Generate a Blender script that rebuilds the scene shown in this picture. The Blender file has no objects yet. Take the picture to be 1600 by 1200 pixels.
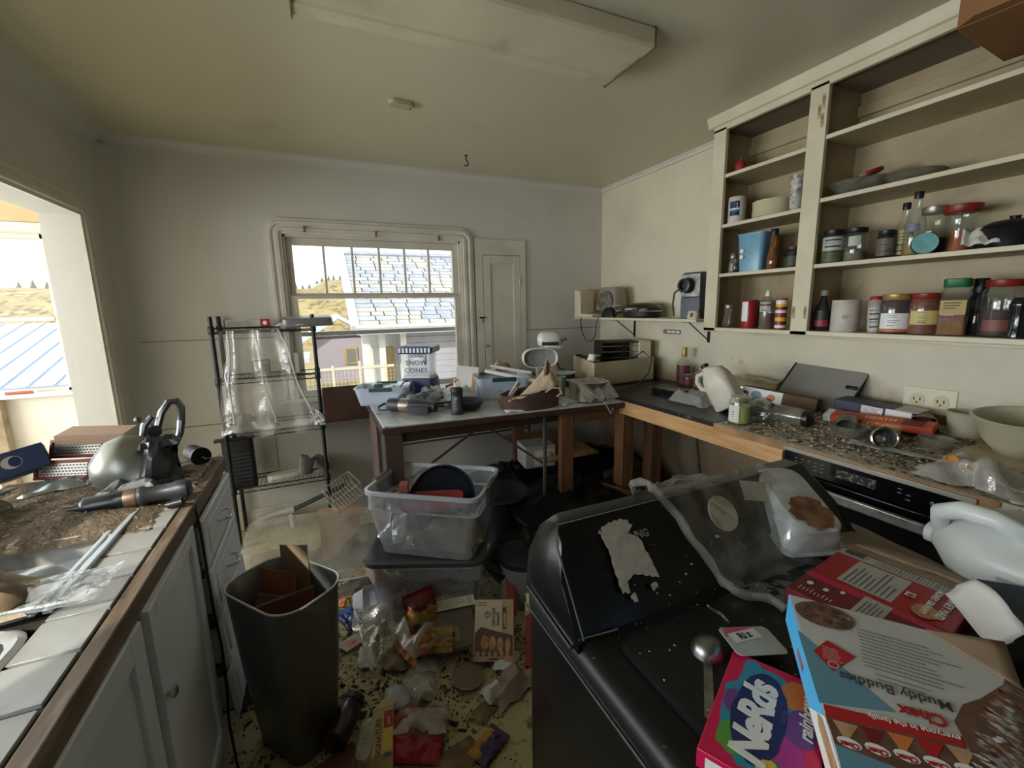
import bpy, bmesh, math, random
from mathutils import Vector, Matrix, Euler, noise
random.seed(11)
SC = bpy.context.scene
COL = SC.collection
PI = math.pi

EXPOSURE = 0.58
SKY_STRENGTH = 1.4
SUN_ENERGY = 3.0
KEY_POWER = 16.0
PORCH_POWER = 60.0

# ------------------------------------------------------------------ camera
def camera_axes(yaw, pitch, roll):
    cy, sy, cp, sp, cr, sr = math.cos(yaw), math.sin(yaw), math.cos(pitch), math.sin(pitch), math.cos(roll), math.sin(roll)
    f = Vector((sy, cy, 0)); r = Vector((cy, -sy, 0)); u = Vector((0, 0, 1))
    f2 = f*cp - u*sp; u2 = u*cp + f*sp
    return r*cr + u2*sr, u2*cr - r*sr, f2
_r, _u, _f = camera_axes(math.radians(23.96), math.radians(9.913), math.radians(-1.158))
cam_data = bpy.data.cameras.new('camera')
cam = bpy.data.objects.new('camera', cam_data); COL.objects.link(cam)
cam.matrix_world = Matrix(((_r.x, _u.x, -_f.x, 0), (_r.y, _u.y, -_f.y, 0), (_r.z, _u.z, -_f.z, 1.55), (0, 0, 0, 1)))
cam_data.sensor_width = 36.0
cam_data.lens = 679.0/1600*36
cam_data.clip_start = 0.02
cam_data.clip_end = 400
SC.camera = cam

# ------------------------------------------------------------------ world, sun, window daylight, exposure
SC.view_settings.view_transform = 'Standard'
SC.view_settings.look = 'None'
SC.view_settings.exposure = EXPOSURE
SC.view_settings.gamma = 1.0
SC.view_settings.use_curve_mapping = False
w = bpy.data.worlds.new('sky'); SC.world = w; w.use_nodes = True
nt = w.node_tree; nt.nodes.clear()
tc = nt.nodes.new('ShaderNodeTexCoord'); sep = nt.nodes.new('ShaderNodeSeparateXYZ')
ramp = nt.nodes.new('ShaderNodeValToRGB'); bg = nt.nodes.new('ShaderNodeBackground'); out = nt.nodes.new('ShaderNodeOutputWorld')
ramp.color_ramp.elements[0].position = 0.0; ramp.color_ramp.elements[0].color = (1.0, 0.99, 0.97, 1)
ramp.color_ramp.elements[1].position = 0.7; ramp.color_ramp.elements[1].color = (0.72, 0.86, 1.0, 1)
nt.links.new(tc.outputs['Generated'], sep.inputs[0]); nt.links.new(sep.outputs['Z'], ramp.inputs[0])
nt.links.new(ramp.outputs[0], bg.inputs[0]); nt.links.new(bg.outputs[0], out.inputs[0])
bg.inputs['Strength'].default_value = SKY_STRENGTH
sl = bpy.data.lights.new('sun', 'SUN'); sl.energy = SUN_ENERGY; sl.angle = math.radians(1.0); sl.color = (1.0, 0.93, 0.8)
so = bpy.data.objects.new('sun', sl); COL.objects.link(so)
so.rotation_euler = Vector((0.55, 0.62, -0.62)).to_track_quat('-Z', 'Y').to_euler()
def window_light(name, loc, direction, sx, sy, power, color):
    l = bpy.data.lights.new(name, 'AREA'); l.shape = 'RECTANGLE'; l.size = sx; l.size_y = sy; l.energy = power; l.color = color
    o = bpy.data.objects.new(name, l); COL.objects.link(o); o.location = loc
    o.rotation_euler = Vector(direction).to_track_quat('-Z', 'Y').to_euler()
    return o
# key light at an added unseen window; daylight from the porch's long glazed side
window_light('added_left_key', (-1.32, 0.6, 1.45), (1, 0.25, -0.02), 0.95, 0.85, KEY_POWER, (0.88, 0.94, 1.0))
window_light('daylight_porch', (-3.12, 2.3, 1.4), (1, -0.12, 0.0), 2.0, 0.95, PORCH_POWER, (0.9, 0.95, 1.0))
p = window_light('window_sky_portal', (0.48, 3.75, 1.52), (0, -1, 0), 1.4, 1.2, 1.0, (1, 1, 1)); p.data.cycles.is_portal = True

# ------------------------------------------------------------------ helpers: materials
def c(r, g, b):
    f = lambda v: (v/255/12.92) if v/255 <= 0.04045 else ((v/255+0.055)/1.055)**2.4
    return (f(r), f(g), f(b), 1)
def mat(name, col, rough=0.5, metal=0.0, col2=None, vs=8.0, vth=(0.35, 0.65), dirt=None, ds=5.0, dth=(0.55, 0.7), bump=0.0, bs=60.0, coat=0.0, stretch=None, trans=0.0, spec=0.5):
    m = bpy.data.materials.new(name); m.use_nodes = True
    n = m.node_tree.nodes; l = m.node_tree.links
    b = n['Principled BSDF']
    b.inputs['Roughness'].default_value = rough; b.inputs['Metallic'].default_value = metal
    b.inputs['Base Color'].default_value = col; b.inputs['Coat Weight'].default_value = coat
    b.inputs['Transmission Weight'].default_value = trans; b.inputs['Specular IOR Level'].default_value = spec
    m.diffuse_color = col
    if col2 or dirt or bump:
        t = n.new('ShaderNodeTexCoord'); vec = t.outputs['Object']
        if stretch:
            mp = n.new('ShaderNodeMapping'); mp.inputs['Scale'].default_value = stretch; l.new(vec, mp.inputs[0]); vec = mp.outputs[0]
    last = None
    def layer(prev, colour, scale, th, seed):
        ns = n.new('ShaderNodeTexNoise'); ns.inputs['Scale'].default_value = scale; ns.inputs['Detail'].default_value = 6
        ns.noise_dimensions = '4D'; ns.inputs['W'].default_value = seed
        l.new(vec, ns.inputs['Vector'])
        r = n.new('ShaderNodeValToRGB'); r.color_ramp.elements[0].position = th[0]; r.color_ramp.elements[1].position = th[1]
        l.new(ns.outputs['Fac'], r.inputs[0])
        mx = n.new('ShaderNodeMix'); mx.data_type = 'RGBA'
        l.new(r.outputs[0], mx.inputs['Factor'])
        if prev is None: mx.inputs['A'].default_value = col
        else: l.new(prev, mx.inputs['A'])
        mx.inputs['B'].default_value = colour
        return mx.outputs['Result']
    if col2: last = layer(last, col2, vs, vth, 0.0)
    if dirt: last = layer(last, dirt, ds, dth, 3.7)
    if last is not None: l.new(last, b.inputs['Base Color'])
    if bump:
        ns = n.new('ShaderNodeTexNoise'); ns.inputs['Scale'].default_value = bs; ns.inputs['Detail'].default_value = 4; l.new(vec, ns.inputs['Vector'])
        bp = n.new('ShaderNodeBump'); bp.inputs['Strength'].default_value = bump; bp.inputs['Distance'].default_value = 0.01
        l.new(ns.outputs['Fac'], bp.inputs['Height']); l.new(bp.outputs[0], b.inputs['Normal'])
    return m
def film(name, tint=(1, 1, 1, 1), haze=0.1, hazecol=None, gloss=0.06, edge=0.6, rough=0.08, bump=0.0, bs=20.0, spots=0.0):
    """thin clear sheet (glass, plastic film): see-through, a little milky, glossy at grazing angles"""
    m = bpy.data.materials.new(name); m.use_nodes = True
    n = m.node_tree.nodes; l = m.node_tree.links; n.clear()
    o = n.new('ShaderNodeOutputMaterial'); tr = n.new('ShaderNodeBsdfTransparent'); df = n.new('ShaderNodeBsdfDiffuse'); gl = n.new('ShaderNodeBsdfGlossy')
    tr.inputs[0].default_value = tint; df.inputs[0].default_value = hazecol or (0.8, 0.8, 0.8, 1); gl.inputs['Roughness'].default_value = rough
    m1 = n.new('ShaderNodeMixShader'); m2 = n.new('ShaderNodeMixShader')
    m1.inputs[0].default_value = haze
    l.new(tr.outputs[0], m1.inputs[1]); l.new(df.outputs[0], m1.inputs[2])
    lw = n.new('ShaderNodeLayerWeight'); lw.inputs[0].default_value = 0.5
    pw = n.new('ShaderNodeMath'); pw.operation = 'POWER'; pw.inputs[1].default_value = 3.0
    ma = n.new('ShaderNodeMath'); ma.operation = 'MULTIPLY_ADD'; ma.inputs[1].default_value = edge; ma.inputs[2].default_value = gloss
    l.new(lw.outputs['Facing'], pw.inputs[0]); l.new(pw.outputs[0], ma.inputs[0]); l.new(ma.outputs[0], m2.inputs[0])
    l.new(m1.outputs[0], m2.inputs[1]); l.new(gl.outputs[0], m2.inputs[2]); l.new(m2.outputs[0], o.inputs[0])
    if bump or spots:
        t = n.new('ShaderNodeTexCoord'); ns = n.new('ShaderNodeTexNoise'); ns.inputs['Scale'].default_value = bs; ns.inputs['Detail'].default_value = 5
        l.new(t.outputs['Object'], ns.inputs['Vector'])
        if bump:
            bp = n.new('ShaderNodeBump'); bp.inputs['Strength'].default_value = bump; bp.inputs['Distance'].default_value = 0.02
            l.new(ns.outputs['Fac'], bp.inputs['Height']); l.new(bp.outputs[0], gl.inputs['Normal']); l.new(bp.outputs[0], lw.inputs['Normal']); l.new(bp.outputs[0], df.inputs['Normal'])
        if spots:
            r = n.new('ShaderNodeMapRange'); r.inputs[1].default_value = 0.4; r.inputs[2].default_value = 0.75; r.inputs[3].default_value = haze; r.inputs[4].default_value = min(1, haze+spots)
            l.new(ns.outputs['Fac'], r.inputs[0]); l.new(r.outputs[0], m1.inputs[0])
    m.diffuse_color = (0.8, 0.8, 0.8, 0.4)
    return m

# ------------------------------------------------------------------ helpers: meshes
def rotz(a): return Matrix.Rotation(a, 4, 'Z')
def rotm(rx=0, ry=0, rz=0): return Euler((rx, ry, rz)).to_matrix().to_4x4()
def at(x, y, z, rx=0, ry=0, rz=0): return Matrix.Translation((x, y, z)) @ rotm(rx, ry, rz)
def frame(o, px, py):
    """matrix at o, x axis towards px, y axis roughly towards py"""
    o, px, py = Vector(o), Vector(px), Vector(py)
    x = (px-o).normalized(); z = x.cross(py-o).normalized(); y = z.cross(x)
    return Matrix(((x.x, y.x, z.x, o.x), (x.y, y.y, z.y, o.y), (x.z, y.z, z.z, o.z), (0, 0, 0, 1)))
class MB:
    def __init__(s): s.v = []; s.f = []; s.m = []
    def add(s, vs, fs, mi=0, M=None):
        b = len(s.v)
        s.v += [(M @ Vector(v)) if M is not None else Vector(v) for v in vs]
        for k, f in enumerate(fs):
            s.f.append([b+i for i in f]); s.m.append(mi[k] if isinstance(mi, (list, tuple)) else mi)
        return s
    def box(s, ctr, dim, mi=0, M=None, R=None):
        x, y, z = [d/2 for d in dim]
        vs = [Vector((i*x, j*y, k*z)) for i in (-1, 1) for j in (-1, 1) for k in (-1, 1)]
        if R is not None: vs = [R @ v for v in vs]
        vs = [v + Vector(ctr) for v in vs]
        return s.add(vs, [(0, 1, 3, 2), (4, 6, 7, 5), (0, 4, 5, 1), (2, 3, 7, 6), (0, 2, 6, 4), (1, 5, 7, 3)], mi, M)
    def bx(s, a, b, mi=0, M=None):
        return s.box([(p+q)/2 for p, q in zip(a, b)], [abs(q-p) for p, q in zip(a, b)], mi, M)
    def ring(s, rings, mi=0, M=None, cap0=True, cap1=True, closed=False):
        n = len(rings[0]); vs = [v for r in rings for v in r]; fs = []
        R = len(rings)
        for i in range(R-1 if not closed else R):
            for j in range(n):
                a = i*n+j; b = i*n+(j+1) % n; i2 = (i+1) % R
                fs.append((a, b, i2*n+(j+1) % n, i2*n+j))
        if not closed:
            if cap0: fs.append(tuple(reversed(range(n))))
            if cap1: fs.append(tuple((R-1)*n+j for j in range(n)))
        if isinstance(mi, (list, tuple)):
            ms = [mi[min(k//n, len(mi)-1)] for k in range(len(fs))]
        else: ms = mi
        return s.add(vs, fs, ms, M)
    def cyl(s, p0, p1, r0, r1=None, n=14, mi=0, M=None, cap=True):
        p0, p1 = Vector(p0), Vector(p1); d = (p1-p0).normalized(); r1 = r0 if r1 is None else r1
        a = d.orthogonal().normalized(); b = d.cross(a)
        rg = [[p + (a*math.cos(2*PI*k/n) + b*math.sin(2*PI*k/n))*r for k in range(n)] for p, r in ((p0, r0), (p1, r1))]
        return s.ring(rg, mi, M, cap, cap)
    def lathe(s, prof, n=20, mi=0, M=None, cap=True, sx=1, sy=1):
        rg = [[Vector((max(r, 1e-4)*math.cos(2*PI*k/n)*sx, max(r, 1e-4)*math.sin(2*PI*k/n)*sy, z)) for k in range(n)] for r, z in prof]
        return s.ring(rg, mi, M, cap, cap)
    def tube(s, pts, r, n=6, mi=0, M=None, closed=False):
        pts = [Vector(p) for p in pts]; rg = []; N = len(pts); up = None
        for i, p in enumerate(pts):
            d = (pts[(i+1) % N]-pts[i-1]) if closed else (pts[min(i+1, N-1)]-pts[max(i-1, 0)])
            d.normalize()
            if up is None: up = d.orthogonal().normalized()
            up = (up - d*up.dot(d)); up = up.normalized() if up.length > 1e-6 else d.orthogonal().normalized()
            b = d.cross(up); rr = r[i] if isinstance(r, (list, tuple)) else r
            rg.append([p + (up*math.cos(2*PI*k/n) + b*math.sin(2*PI*k/n))*rr for k in range(n)])
        return s.ring(rg, mi, M, closed=closed)
    def prism(s, poly, h, mi=0, M=None):
        n = len(poly)
        return s.ring([[Vector((x, y, 0)) for x, y in poly], [Vector((x, y, h)) for x, y in poly]], mi, M)
    def loft(s, secs, nc=4, mi=0, M=None, cap0=True, cap1=True):
        """rounded-rectangle sections (z, w, d, corner radius[, ox, oy])"""
        rg = []
        for q in secs:
            z, w_, d_, r = q[:4]; ox, oy = (q[4], q[5]) if len(q) > 4 else (0, 0); r = min(r, w_/2-1e-4, d_/2-1e-4); g = []
            for cx, cy, a0 in ((1, 1, 0), (-1, 1, PI/2), (-1, -1, PI), (1, -1, 1.5*PI)):
                for k in range(nc+1):
                    a = a0 + PI/2*k/nc
                    g.append(Vector((ox+cx*(w_/2-r)+r*math.cos(a), oy+cy*(d_/2-r)+r*math.sin(a), z)))
            rg.append(g)
        return s.ring(rg, mi, M, cap0, cap1)
    def grid(s, fn, nu, nv, mi=0, M=None):
        vs = [fn(i/nu, j/nv) for i in range(nu+1) for j in range(nv+1)]
        fs = [(i*(nv+1)+j, (i+1)*(nv+1)+j, (i+1)*(nv+1)+j+1, i*(nv+1)+j+1) for i in range(nu) for j in range(nv)]
        return s.add(vs, fs, mi, M)
    def sph(s, ctr, r, n=14, m=8, mi=0, M=None):
        r = r if isinstance(r, (list, tuple)) else (r, r, r)
        rg = [[Vector((ctr[0]+r[0]*math.sin(t)*math.cos(2*PI*k/n), ctr[1]+r[1]*math.sin(t)*math.sin(2*PI*k/n), ctr[2]-r[2]*math.cos(t))) for k in range(n)]
              for t in [max(0.02, min(PI-0.02, PI*i/m)) for i in range(m+1)]]
        return s.ring(rg, mi, M)
    def build(s, name, mats, parent=None, loc=None, rot=None, bevel=0.0, solid=0.0, sub=0, sharp=38, seg=2, me=None):
        if me is None:
            me = bpy.data.meshes.new(name); me.from_pydata(s.v, [], s.f)
            mats = mats if isinstance(mats, (list, tuple)) else [mats]
            for m in mats: me.materials.append(m)
            me.polygons.foreach_set('material_index', s.m)
            me.polygons.foreach_set('use_smooth', [True]*len(s.f)); me.update(); me.set_sharp_from_angle(angle=math.radians(sharp))
        o = bpy.data.objects.new(name, me); COL.objects.link(o)
        if parent is not None: o.parent = parent
        if loc is not None: o.location = loc
        if rot is not None: o.rotation_euler = rot
        if solid:
            q = o.modifiers.new('thickness', 'SOLIDIFY'); q.thickness = solid; q.offset = 0
        if bevel:
            q = o.modifiers.new('bevel', 'BEVEL'); q.width = bevel; q.segments = seg; q.limit_method = 'ANGLE'; q.angle_limit = math.radians(40)
        if sub:
            q = o.modifiers.new('smooth', 'SUBSURF'); q.levels = sub; q.render_levels = sub
        return o
def box(name, m, a, b, parent=None, bevel=0.0): return MB().bx(a, b).build(name, m, parent, bevel=bevel)
def thing(name, label, cat, loc=(0, 0, 0), rot=(0, 0, 0), group=None, M=None):
    o = bpy.data.objects.new(name, None); COL.objects.link(o); o.empty_display_size = 0.05
    if M is not None: o.matrix_world = M
    else: o.location = loc; o.rotation_euler = rot
    return tag(o, label, cat, group)
def tag(o, label, cat, group=None, kind=None):
    o['label'] = label; o['category'] = cat
    if group: o['group'] = group
    if kind: o['kind'] = kind
    return o
def struct(o): o['kind'] = 'structure'; return o
def srf(name, loc=(0, 0, 0)):
    o = bpy.data.objects.new(name, None); COL.objects.link(o); o.location = loc; o.empty_display_size = 0.05
    return struct(o)
def text(s, size, m, parent, M=None, shear=0.0, bold=0.0, align='LEFT', name='lettering', ext=0.0002, sp=1.0):
    cu = bpy.data.curves.new(name, 'FONT'); cu.body = s; cu.size = size; cu.shear = shear; cu.offset = bold; cu.align_x = align; cu.extrude = ext
    cu.resolution_u = 3; cu.space_character = sp
    t = bpy.data.objects.new('t', cu); COL.objects.link(t)
    bpy.context.view_layer.update()
    me = bpy.data.meshes.new_from_object(t.evaluated_get(bpy.context.evaluated_depsgraph_get()))
    bpy.data.objects.remove(t); bpy.data.curves.remove(cu)
    me.materials.clear(); me.materials.append(m); me.name = name
    o = bpy.data.objects.new(name, me); COL.objects.link(o)
    if parent is not None: o.parent = parent
    if M is not None: o.matrix_local = M
    return o
def nz(x, y, z=0.0): return noise.noise(Vector((x, y, z)))
def copy_thing(o, label=None):
    r = o.copy(); COL.objects.link(r)
    for ch in o.children:
        q = ch.copy(); COL.objects.link(q); q.parent = r
    if label: r['label'] = label
    return r
def crumple(w_, d_, h, seed, nu=16, nv=16, freq=9.0, edge=0.3):
    """a loosely crumpled sheet lying flat: returns f(u, v)"""
    def f(u, v):
        x = (u-0.5)*w_; y = (v-0.5)*d_
        n1 = nz(x*freq+seed, y*freq, seed*1.7); n2 = nz(x*freq*2.7, y*freq*2.7+seed, 4.1+seed)
        z = h*(0.5+abs(n1)*1.1+0.4*abs(n2)) * min(1, 0.12+3.5*min(u, v, 1-u, 1-v))
        k = 1+edge*nz(seed+3*u, 3*v, seed)
        return Vector((x*k+0.25*h*n2, y*k+0.25*h*n1, z))
    return f

# ------------------------------------------------------------------ materials of the place
WALL = mat('wall_paint', c(208, 205, 196), 0.55, col2=c(202, 199, 189), vs=1.2, dirt=c(190, 182, 166), ds=2.3, dth=(0.6, 0.9), bump=0.1, bs=25)
RWALL = mat('wall_paint_stained', c(218, 211, 186), 0.5, col2=c(204, 196, 170), vs=3.0, vth=(0.45, 0.75), dirt=c(158, 138, 100), ds=7, dth=(0.66, 0.82), bump=0.25, bs=18)
CEIL = mat('ceiling_paint', c(206, 199, 174), 0.4, col2=c(198, 190, 164), vs=0.9, dirt=c(176, 166, 138), ds=1.6, dth=(0.6, 0.9), bump=0.1, bs=14)
def wall_stain(m):
    n = m.node_tree.nodes; l = m.node_tree.links; b = n['Principled BSDF']; src = b.inputs['Base Color'].links[0].from_socket
    t = n.new('ShaderNodeTexCoord'); sp = n.new('ShaderNodeSeparateXYZ'); l.new(t.outputs['Object'], sp.inputs[0])
    g = n.new('ShaderNodeMapRange'); g.inputs[1].default_value = 1.24; g.inputs[2].default_value = 0.96; l.new(sp.outputs['Z'], g.inputs[0])
    ns = n.new('ShaderNodeTexNoise'); ns.inputs['Scale'].default_value = 5.5; ns.inputs['Detail'].default_value = 7; l.new(t.outputs['Object'], ns.inputs['Vector'])
    mu = n.new('ShaderNodeMath'); mu.operation = 'MULTIPLY_ADD'; mu.inputs[1].default_value = 1.0; l.new(g.outputs[0], mu.inputs[0]); l.new(ns.outputs['Fac'], mu.inputs[2])
    r = n.new('ShaderNodeValToRGB'); r.color_ramp.elements[0].position = 0.93; r.color_ramp.elements[1].position = 1.25 if False else 1.0; l.new(mu.outputs[0], r.inputs[0])
    g2 = n.new('ShaderNodeMapRange'); g2.inputs[1].default_value = 0.86; g2.inputs[2].default_value = 1.35; g2.inputs[4].default_value = 0.85; l.new(mu.outputs[0], g2.inputs[0])
    mx = n.new('ShaderNodeMix'); mx.data_type = 'RGBA'; l.new(g2.outputs[0], mx.inputs['Factor']); l.new(src, mx.inputs['A']); mx.inputs['B'].default_value = c(128, 104, 74); l.new(mx.outputs['Result'], b.inputs['Base Color'])
    n.remove(r)
wall_stain(RWALL)
TRIM = mat('trim_paint', c(216, 211, 198), 0.35, col2=c(202, 196, 180), vs=5, bump=0.08, bs=30)
GROOVE = mat('groove_shadow_gap', c(120, 112, 96), 0.8)
PORCHW = mat('porch_cream_paint', c(224, 217, 203), 0.6, col2=c(215, 207, 192), vs=3)
WHITE = mat('white_paint', c(232, 232, 228), 0.4, col2=c(218, 217, 210), vs=6)
TAN = mat('tan_board', c(206, 178, 136), 0.6, col2=c(190, 158, 114), vs=6)
FLOORM = mat('dirty_vinyl_floor', c(196, 184, 140), 0.6, col2=c(178, 165, 124), vs=5, dirt=c(110, 94, 70), ds=22, dth=(0.56, 0.7), bump=0.25, bs=60)
PANE = film('window_glass', (0.97, 0.99, 0.99, 1), haze=0.015, gloss=0.04, edge=0.5, rough=0.02)
DARKMETAL = mat('dark_iron', c(50, 46, 42), 0.5, 0.6)
BRASS = mat('dull_brass', c(150, 138, 110), 0.4, 0.8)
BLACK = mat('black_plastic', c(24, 24, 26), 0.35)
CHROME = mat('chrome', c(205, 205, 205), 0.22, 1.0)
STEEL = mat('brushed_steel', c(170, 170, 168), 0.35, 1.0, col2=c(130, 128, 124), vs=30)

# ------------------------------------------------------------------ room shell
RX0, RX1, RY0, RY1, RZ = -1.09, 2.5, -1.6, 3.5, 2.6
struct(box('floor', FLOORM, (-3.2, RY0-0.15, -0.12), (RX1+0.15, RY1+0.15, 0)))
struct(box('ceiling', CEIL, (-1.24, RY0-0.15, RZ), (RX1+0.15, RY1+0.15, RZ+0.15)))
mb = MB()                                   # wall with the kitchen window's hole
mb.bx((-1.24, RY1, 0), (-0.16, RY1+0.15, RZ)); mb.bx((1.12, RY1, 0), (RX1+0.15, RY1+0.15, RZ)); mb.bx((-0.16, RY1, 0), (1.12, RY1+0.15, 0.93)); mb.bx((-0.16, RY1, 2.085), (1.12, RY1+0.15, RZ))
struct(mb.build('wall_back', WALL))
mb = MB()
mb.bx((-1.24, 3.1, 0), (RX0, RY1, RZ)); mb.bx((-1.24, 1.2, 2.075), (RX0, 3.1, RZ)); mb.bx((-1.24, 1.1, 0), (RX0, 1.2, RZ))
mb.bx((-1.24, 0.1, 0), (RX0, 1.1, 1.02)); mb.bx((-1.24, 0.1, 1.92), (RX0, 1.1, RZ)); mb.bx((-1.24, RY0-0.15, 0), (RX0, 0.1, RZ))
struct(mb.build('wall_left', WALL))
struct(box('wall_right', RWALL, (RX1, RY0-0.15, 0), (RX1+0.15, RY1, RZ)))
struct(box('wall_front', WALL, (RX0, RY0-0.15, 0), (RX1, RY0, RZ)))
# porch beyond the opening
mb = MB()
mb.bx((-3.2, RY1, 0), (-2.75, RY1+0.15, 2.4)); mb.bx((-1.4, RY1, 0), (-1.24, RY1+0.15, 2.4)); mb.bx((-2.75, RY1, 0), (-1.4, RY1+0.15, 1.105)); mb.bx((-2.75, RY1, 2.03), (-1.4, RY1+0.15, 2.4))
struct(mb.build('wall_porch_back', PORCHW))
mb = MB()
mb.bx((-3.2, 1.12, 0), (-3.05, 1.25, 2.4)); mb.bx((-3.2, 3.35, 0), (-3.05, RY1, 2.4)); mb.bx((-3.2, 1.25, 0), (-3.05, 3.35, 1.0)); mb.bx((-3.2, 1.25, 2.0), (-3.05, 3.35, 2.4))
struct(mb.build('wall_porch_left', PORCHW))
struct(box('wall_porch_front', PORCHW, (-3.05, 1.12, 0), (-1.24, 1.2, 2.4)))
struct(box('ceiling_porch', WHITE, (-3.2, 1.12, 2.25), (-1.24, RY1, 2.4)))
struct(box('trim_porch_header', TAN, (-2.95, RY1-0.03, 2.085), (-1.24, RY1, 2.2)))
struct(box('trim_porch_head_casing', TRIM, (-2.85, RY1-0.035, 2.03), (-1.32, RY1, 2.083), bevel=0.004))
struct(box('trim_porch_sill', WHITE, (-2.85, RY1-0.05, 1.085), (-1.33, RY1+0.02, 1.108), bevel=0.003))
struct(box('trim_porch_post', mat('worn_wood_post', c(170, 150, 120), 0.6, col2=c(120, 98, 70), vs=9), (-1.77, RY1-0.06, 0.0), (-1.70, RY1-0.01, 1.08), bevel=0.003))
w2 = srf('window_2', (0, RY1, 0))
mb = MB(); y0, y1 = 0.03, 0.07
mb.bx((-2.75, y0, 1.105), (-1.4, y1, 1.125)); mb.bx((-2.75, y0, 2.0), (-1.4, y1, 2.03)); mb.bx((-1.425, y0, 1.105), (-1.4, y1, 2.03)); mb.bx((-2.75, y0, 1.105), (-2.72, y1, 2.03))
mb.build('sash_frame', TRIM, w2, bevel=0.002)
MB().bx((-2.72, 0.02, 1.53), (-1.425, 0.075, 1.555)).build('meeting_rail', TRIM, w2, bevel=0.002)
MB().bx((-2.72, 0.045, 1.555), (-1.425, 0.049, 2.0)).build('pane', PANE, w2); MB().bx((-2.72, 0.045, 1.125), (-1.425, 0.049, 1.53)).build('pane', PANE, w2)

t = thing('red_tube', 'thin red tube lying on the sill of the porch window', 'tube', (-1.62, RY1-.03, 1.118)); MB().cyl((-.06, 0, 0), (.06, .0, 0), .009, n=8).build('tube_body', mat('sill_red', c(176, 84, 60), .5), t); MB().cyl((.06, 0, 0), (.075, 0, 0), .006, n=8).build('cap', WHITE, t)
# ------------------------------------------------------------------ fluted casings with rounded outer corners
PROF = [(0, 0), (0, .018), (.016, .02), (.02, .03), (.04, .03), (.046, .022), (.06, .022), (.066, .03), (.082, .03), (.09, .022), (.104, .02), (.108, 0)]
def casing(mk, a0, a1, z0, z1, k=1.0):
    """mk(a, z, h): point at along-wall a, height z, h out of the wall"""
    path = [(a0, z0, -1, 0), (a0, z1, -1, 0)]
    for i in range(1, 6):
        t = PI/2*i/6; path.append((a0, z1, -math.cos(t), math.sin(t)))
    path += [(a0, z1, 0, 1), (a1, z1, 0, 1)]
    for i in range(1, 6):
        t = PI/2*i/6; path.append((a1, z1, math.sin(t), math.cos(t)))
    path += [(a1, z1, 1, 0), (a1, z0, 1, 0)]
    mb = MB(); mb.ring([[mk(a+na*o*k, z+nz_*o*k, h) for o, h in PROF] for a, z, na, nz_ in path])
    return mb
w1 = srf('window_1', (0, RY1, 0))
casing(lambda a, z, h: Vector((a, -h, z)), -0.16, 1.12, 0.93, 2.085).build('casing', TRIM, w1, sharp=25)
mb = MB()                                                                      # jamb lining
mb.bx((-0.16, 0, 0.93), (-0.145, 0.15, 2.085)); mb.bx((1.105, 0, 0.93), (1.12, 0.15, 2.085)); mb.bx((-0.16, 0, 2.07), (1.12, 0.15, 2.085))
mb.build('jamb', TRIM, w1)
MB().bx((-0.28, -0.05, 0.9), (1.24, 0.15, 0.93)).build('stool', TRIM, w1, bevel=0.004)
mb = MB()
mb.bx((-0.145, .035, 1.68), (-0.105, .075, 2.07)); mb.bx((1.06, .035, 1.68), (1.105, .075, 2.07)); mb.bx((-0.105, .035, 2.02), (1.06, .075, 2.07)); mb.bx((-0.145, .03, 1.645), (1.105, .078, 1.685))
mb.build('upper_sash', TRIM, w1, bevel=0.003)
gx = [-0.105, 0.098, 0.293, 0.487, 0.678, 0.868, 1.06]
for i in range(5): MB().bx((gx[i+1]-.008, .042, 1.685), (gx[i+1]+.008, .07, 2.02)).build('muntin', TRIM, w1, bevel=0.002)
for i in range(6): MB().bx((gx[i]+.008*(i > 0), .054, 1.685), (gx[i+1]-.008*(i < 5), .058, 2.02)).build('pane', PANE, w1)
mb = MB()
mb.bx((-0.145, .002, 0.93), (-0.1, .032, 1.645)); mb.bx((1.06, .002, 0.93), (1.105, .032, 1.645)); mb.bx((-0.1, .002, 0.93), (1.06, .032, 0.98)); mb.bx((-0.145, .0, 1.645), (1.105, .03, 1.668))
mb.build('lower_sash', TRIM, w1, bevel=0.003)
MB().bx((-0.1, .015, 0.98), (1.06, .019, 1.645)).build('pane', PANE, w1)
MB().bx((-0.145, .1, 1.372), (1.105, .12, 1.402)).build('storm_rail', mat('weathered_aluminium', c(170, 176, 180), 0.5, 0.3), w1)
hook = MB(); hook.box((0, 0, 0), (.012, .006, .04)); hook.tube([(0, -.004, .012), (0, -.03, .01), (0, -.034, -.008), (0, -.02, -.014)], .004, 6)
for x, z in ((-.015, 2.12), (.465, 2.109), (.939, 2.1)): hook.build('curtain_hook', BRASS, w1, loc=(x, -.03, z))
# casing of the opening to the porch
t1 = casing(lambda a, z, h: Vector((h, a, z)), 1.2, 3.1, 0.0, 2.075); o = t1.build('trim_opening_casing', TRIM, loc=(RX0, 0, 0), sharp=25); struct(o)
# grooves of the wall panelling
g = MB()
g.bx((-1.09, -.0015, 1.379), (-0.27, .0, 1.384)); g.bx((1.69, -.0015, 1.352), (2.5, 0, 1.358)); g.bx((-1.09, -.0015, .797), (-.02, 0, .803)); g.bx((-.02, -.0015, .77), (.33, 0, .776))
g.bx((-.34, -.0015, .42), (-.336, 0, .797)); g.bx((-.9, -.0015, .30), (-.3, 0, .305))
o = g.build('trim_wall_panel_seams', GROOVE, loc=(0, RY1, 0)); struct(o)
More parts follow.
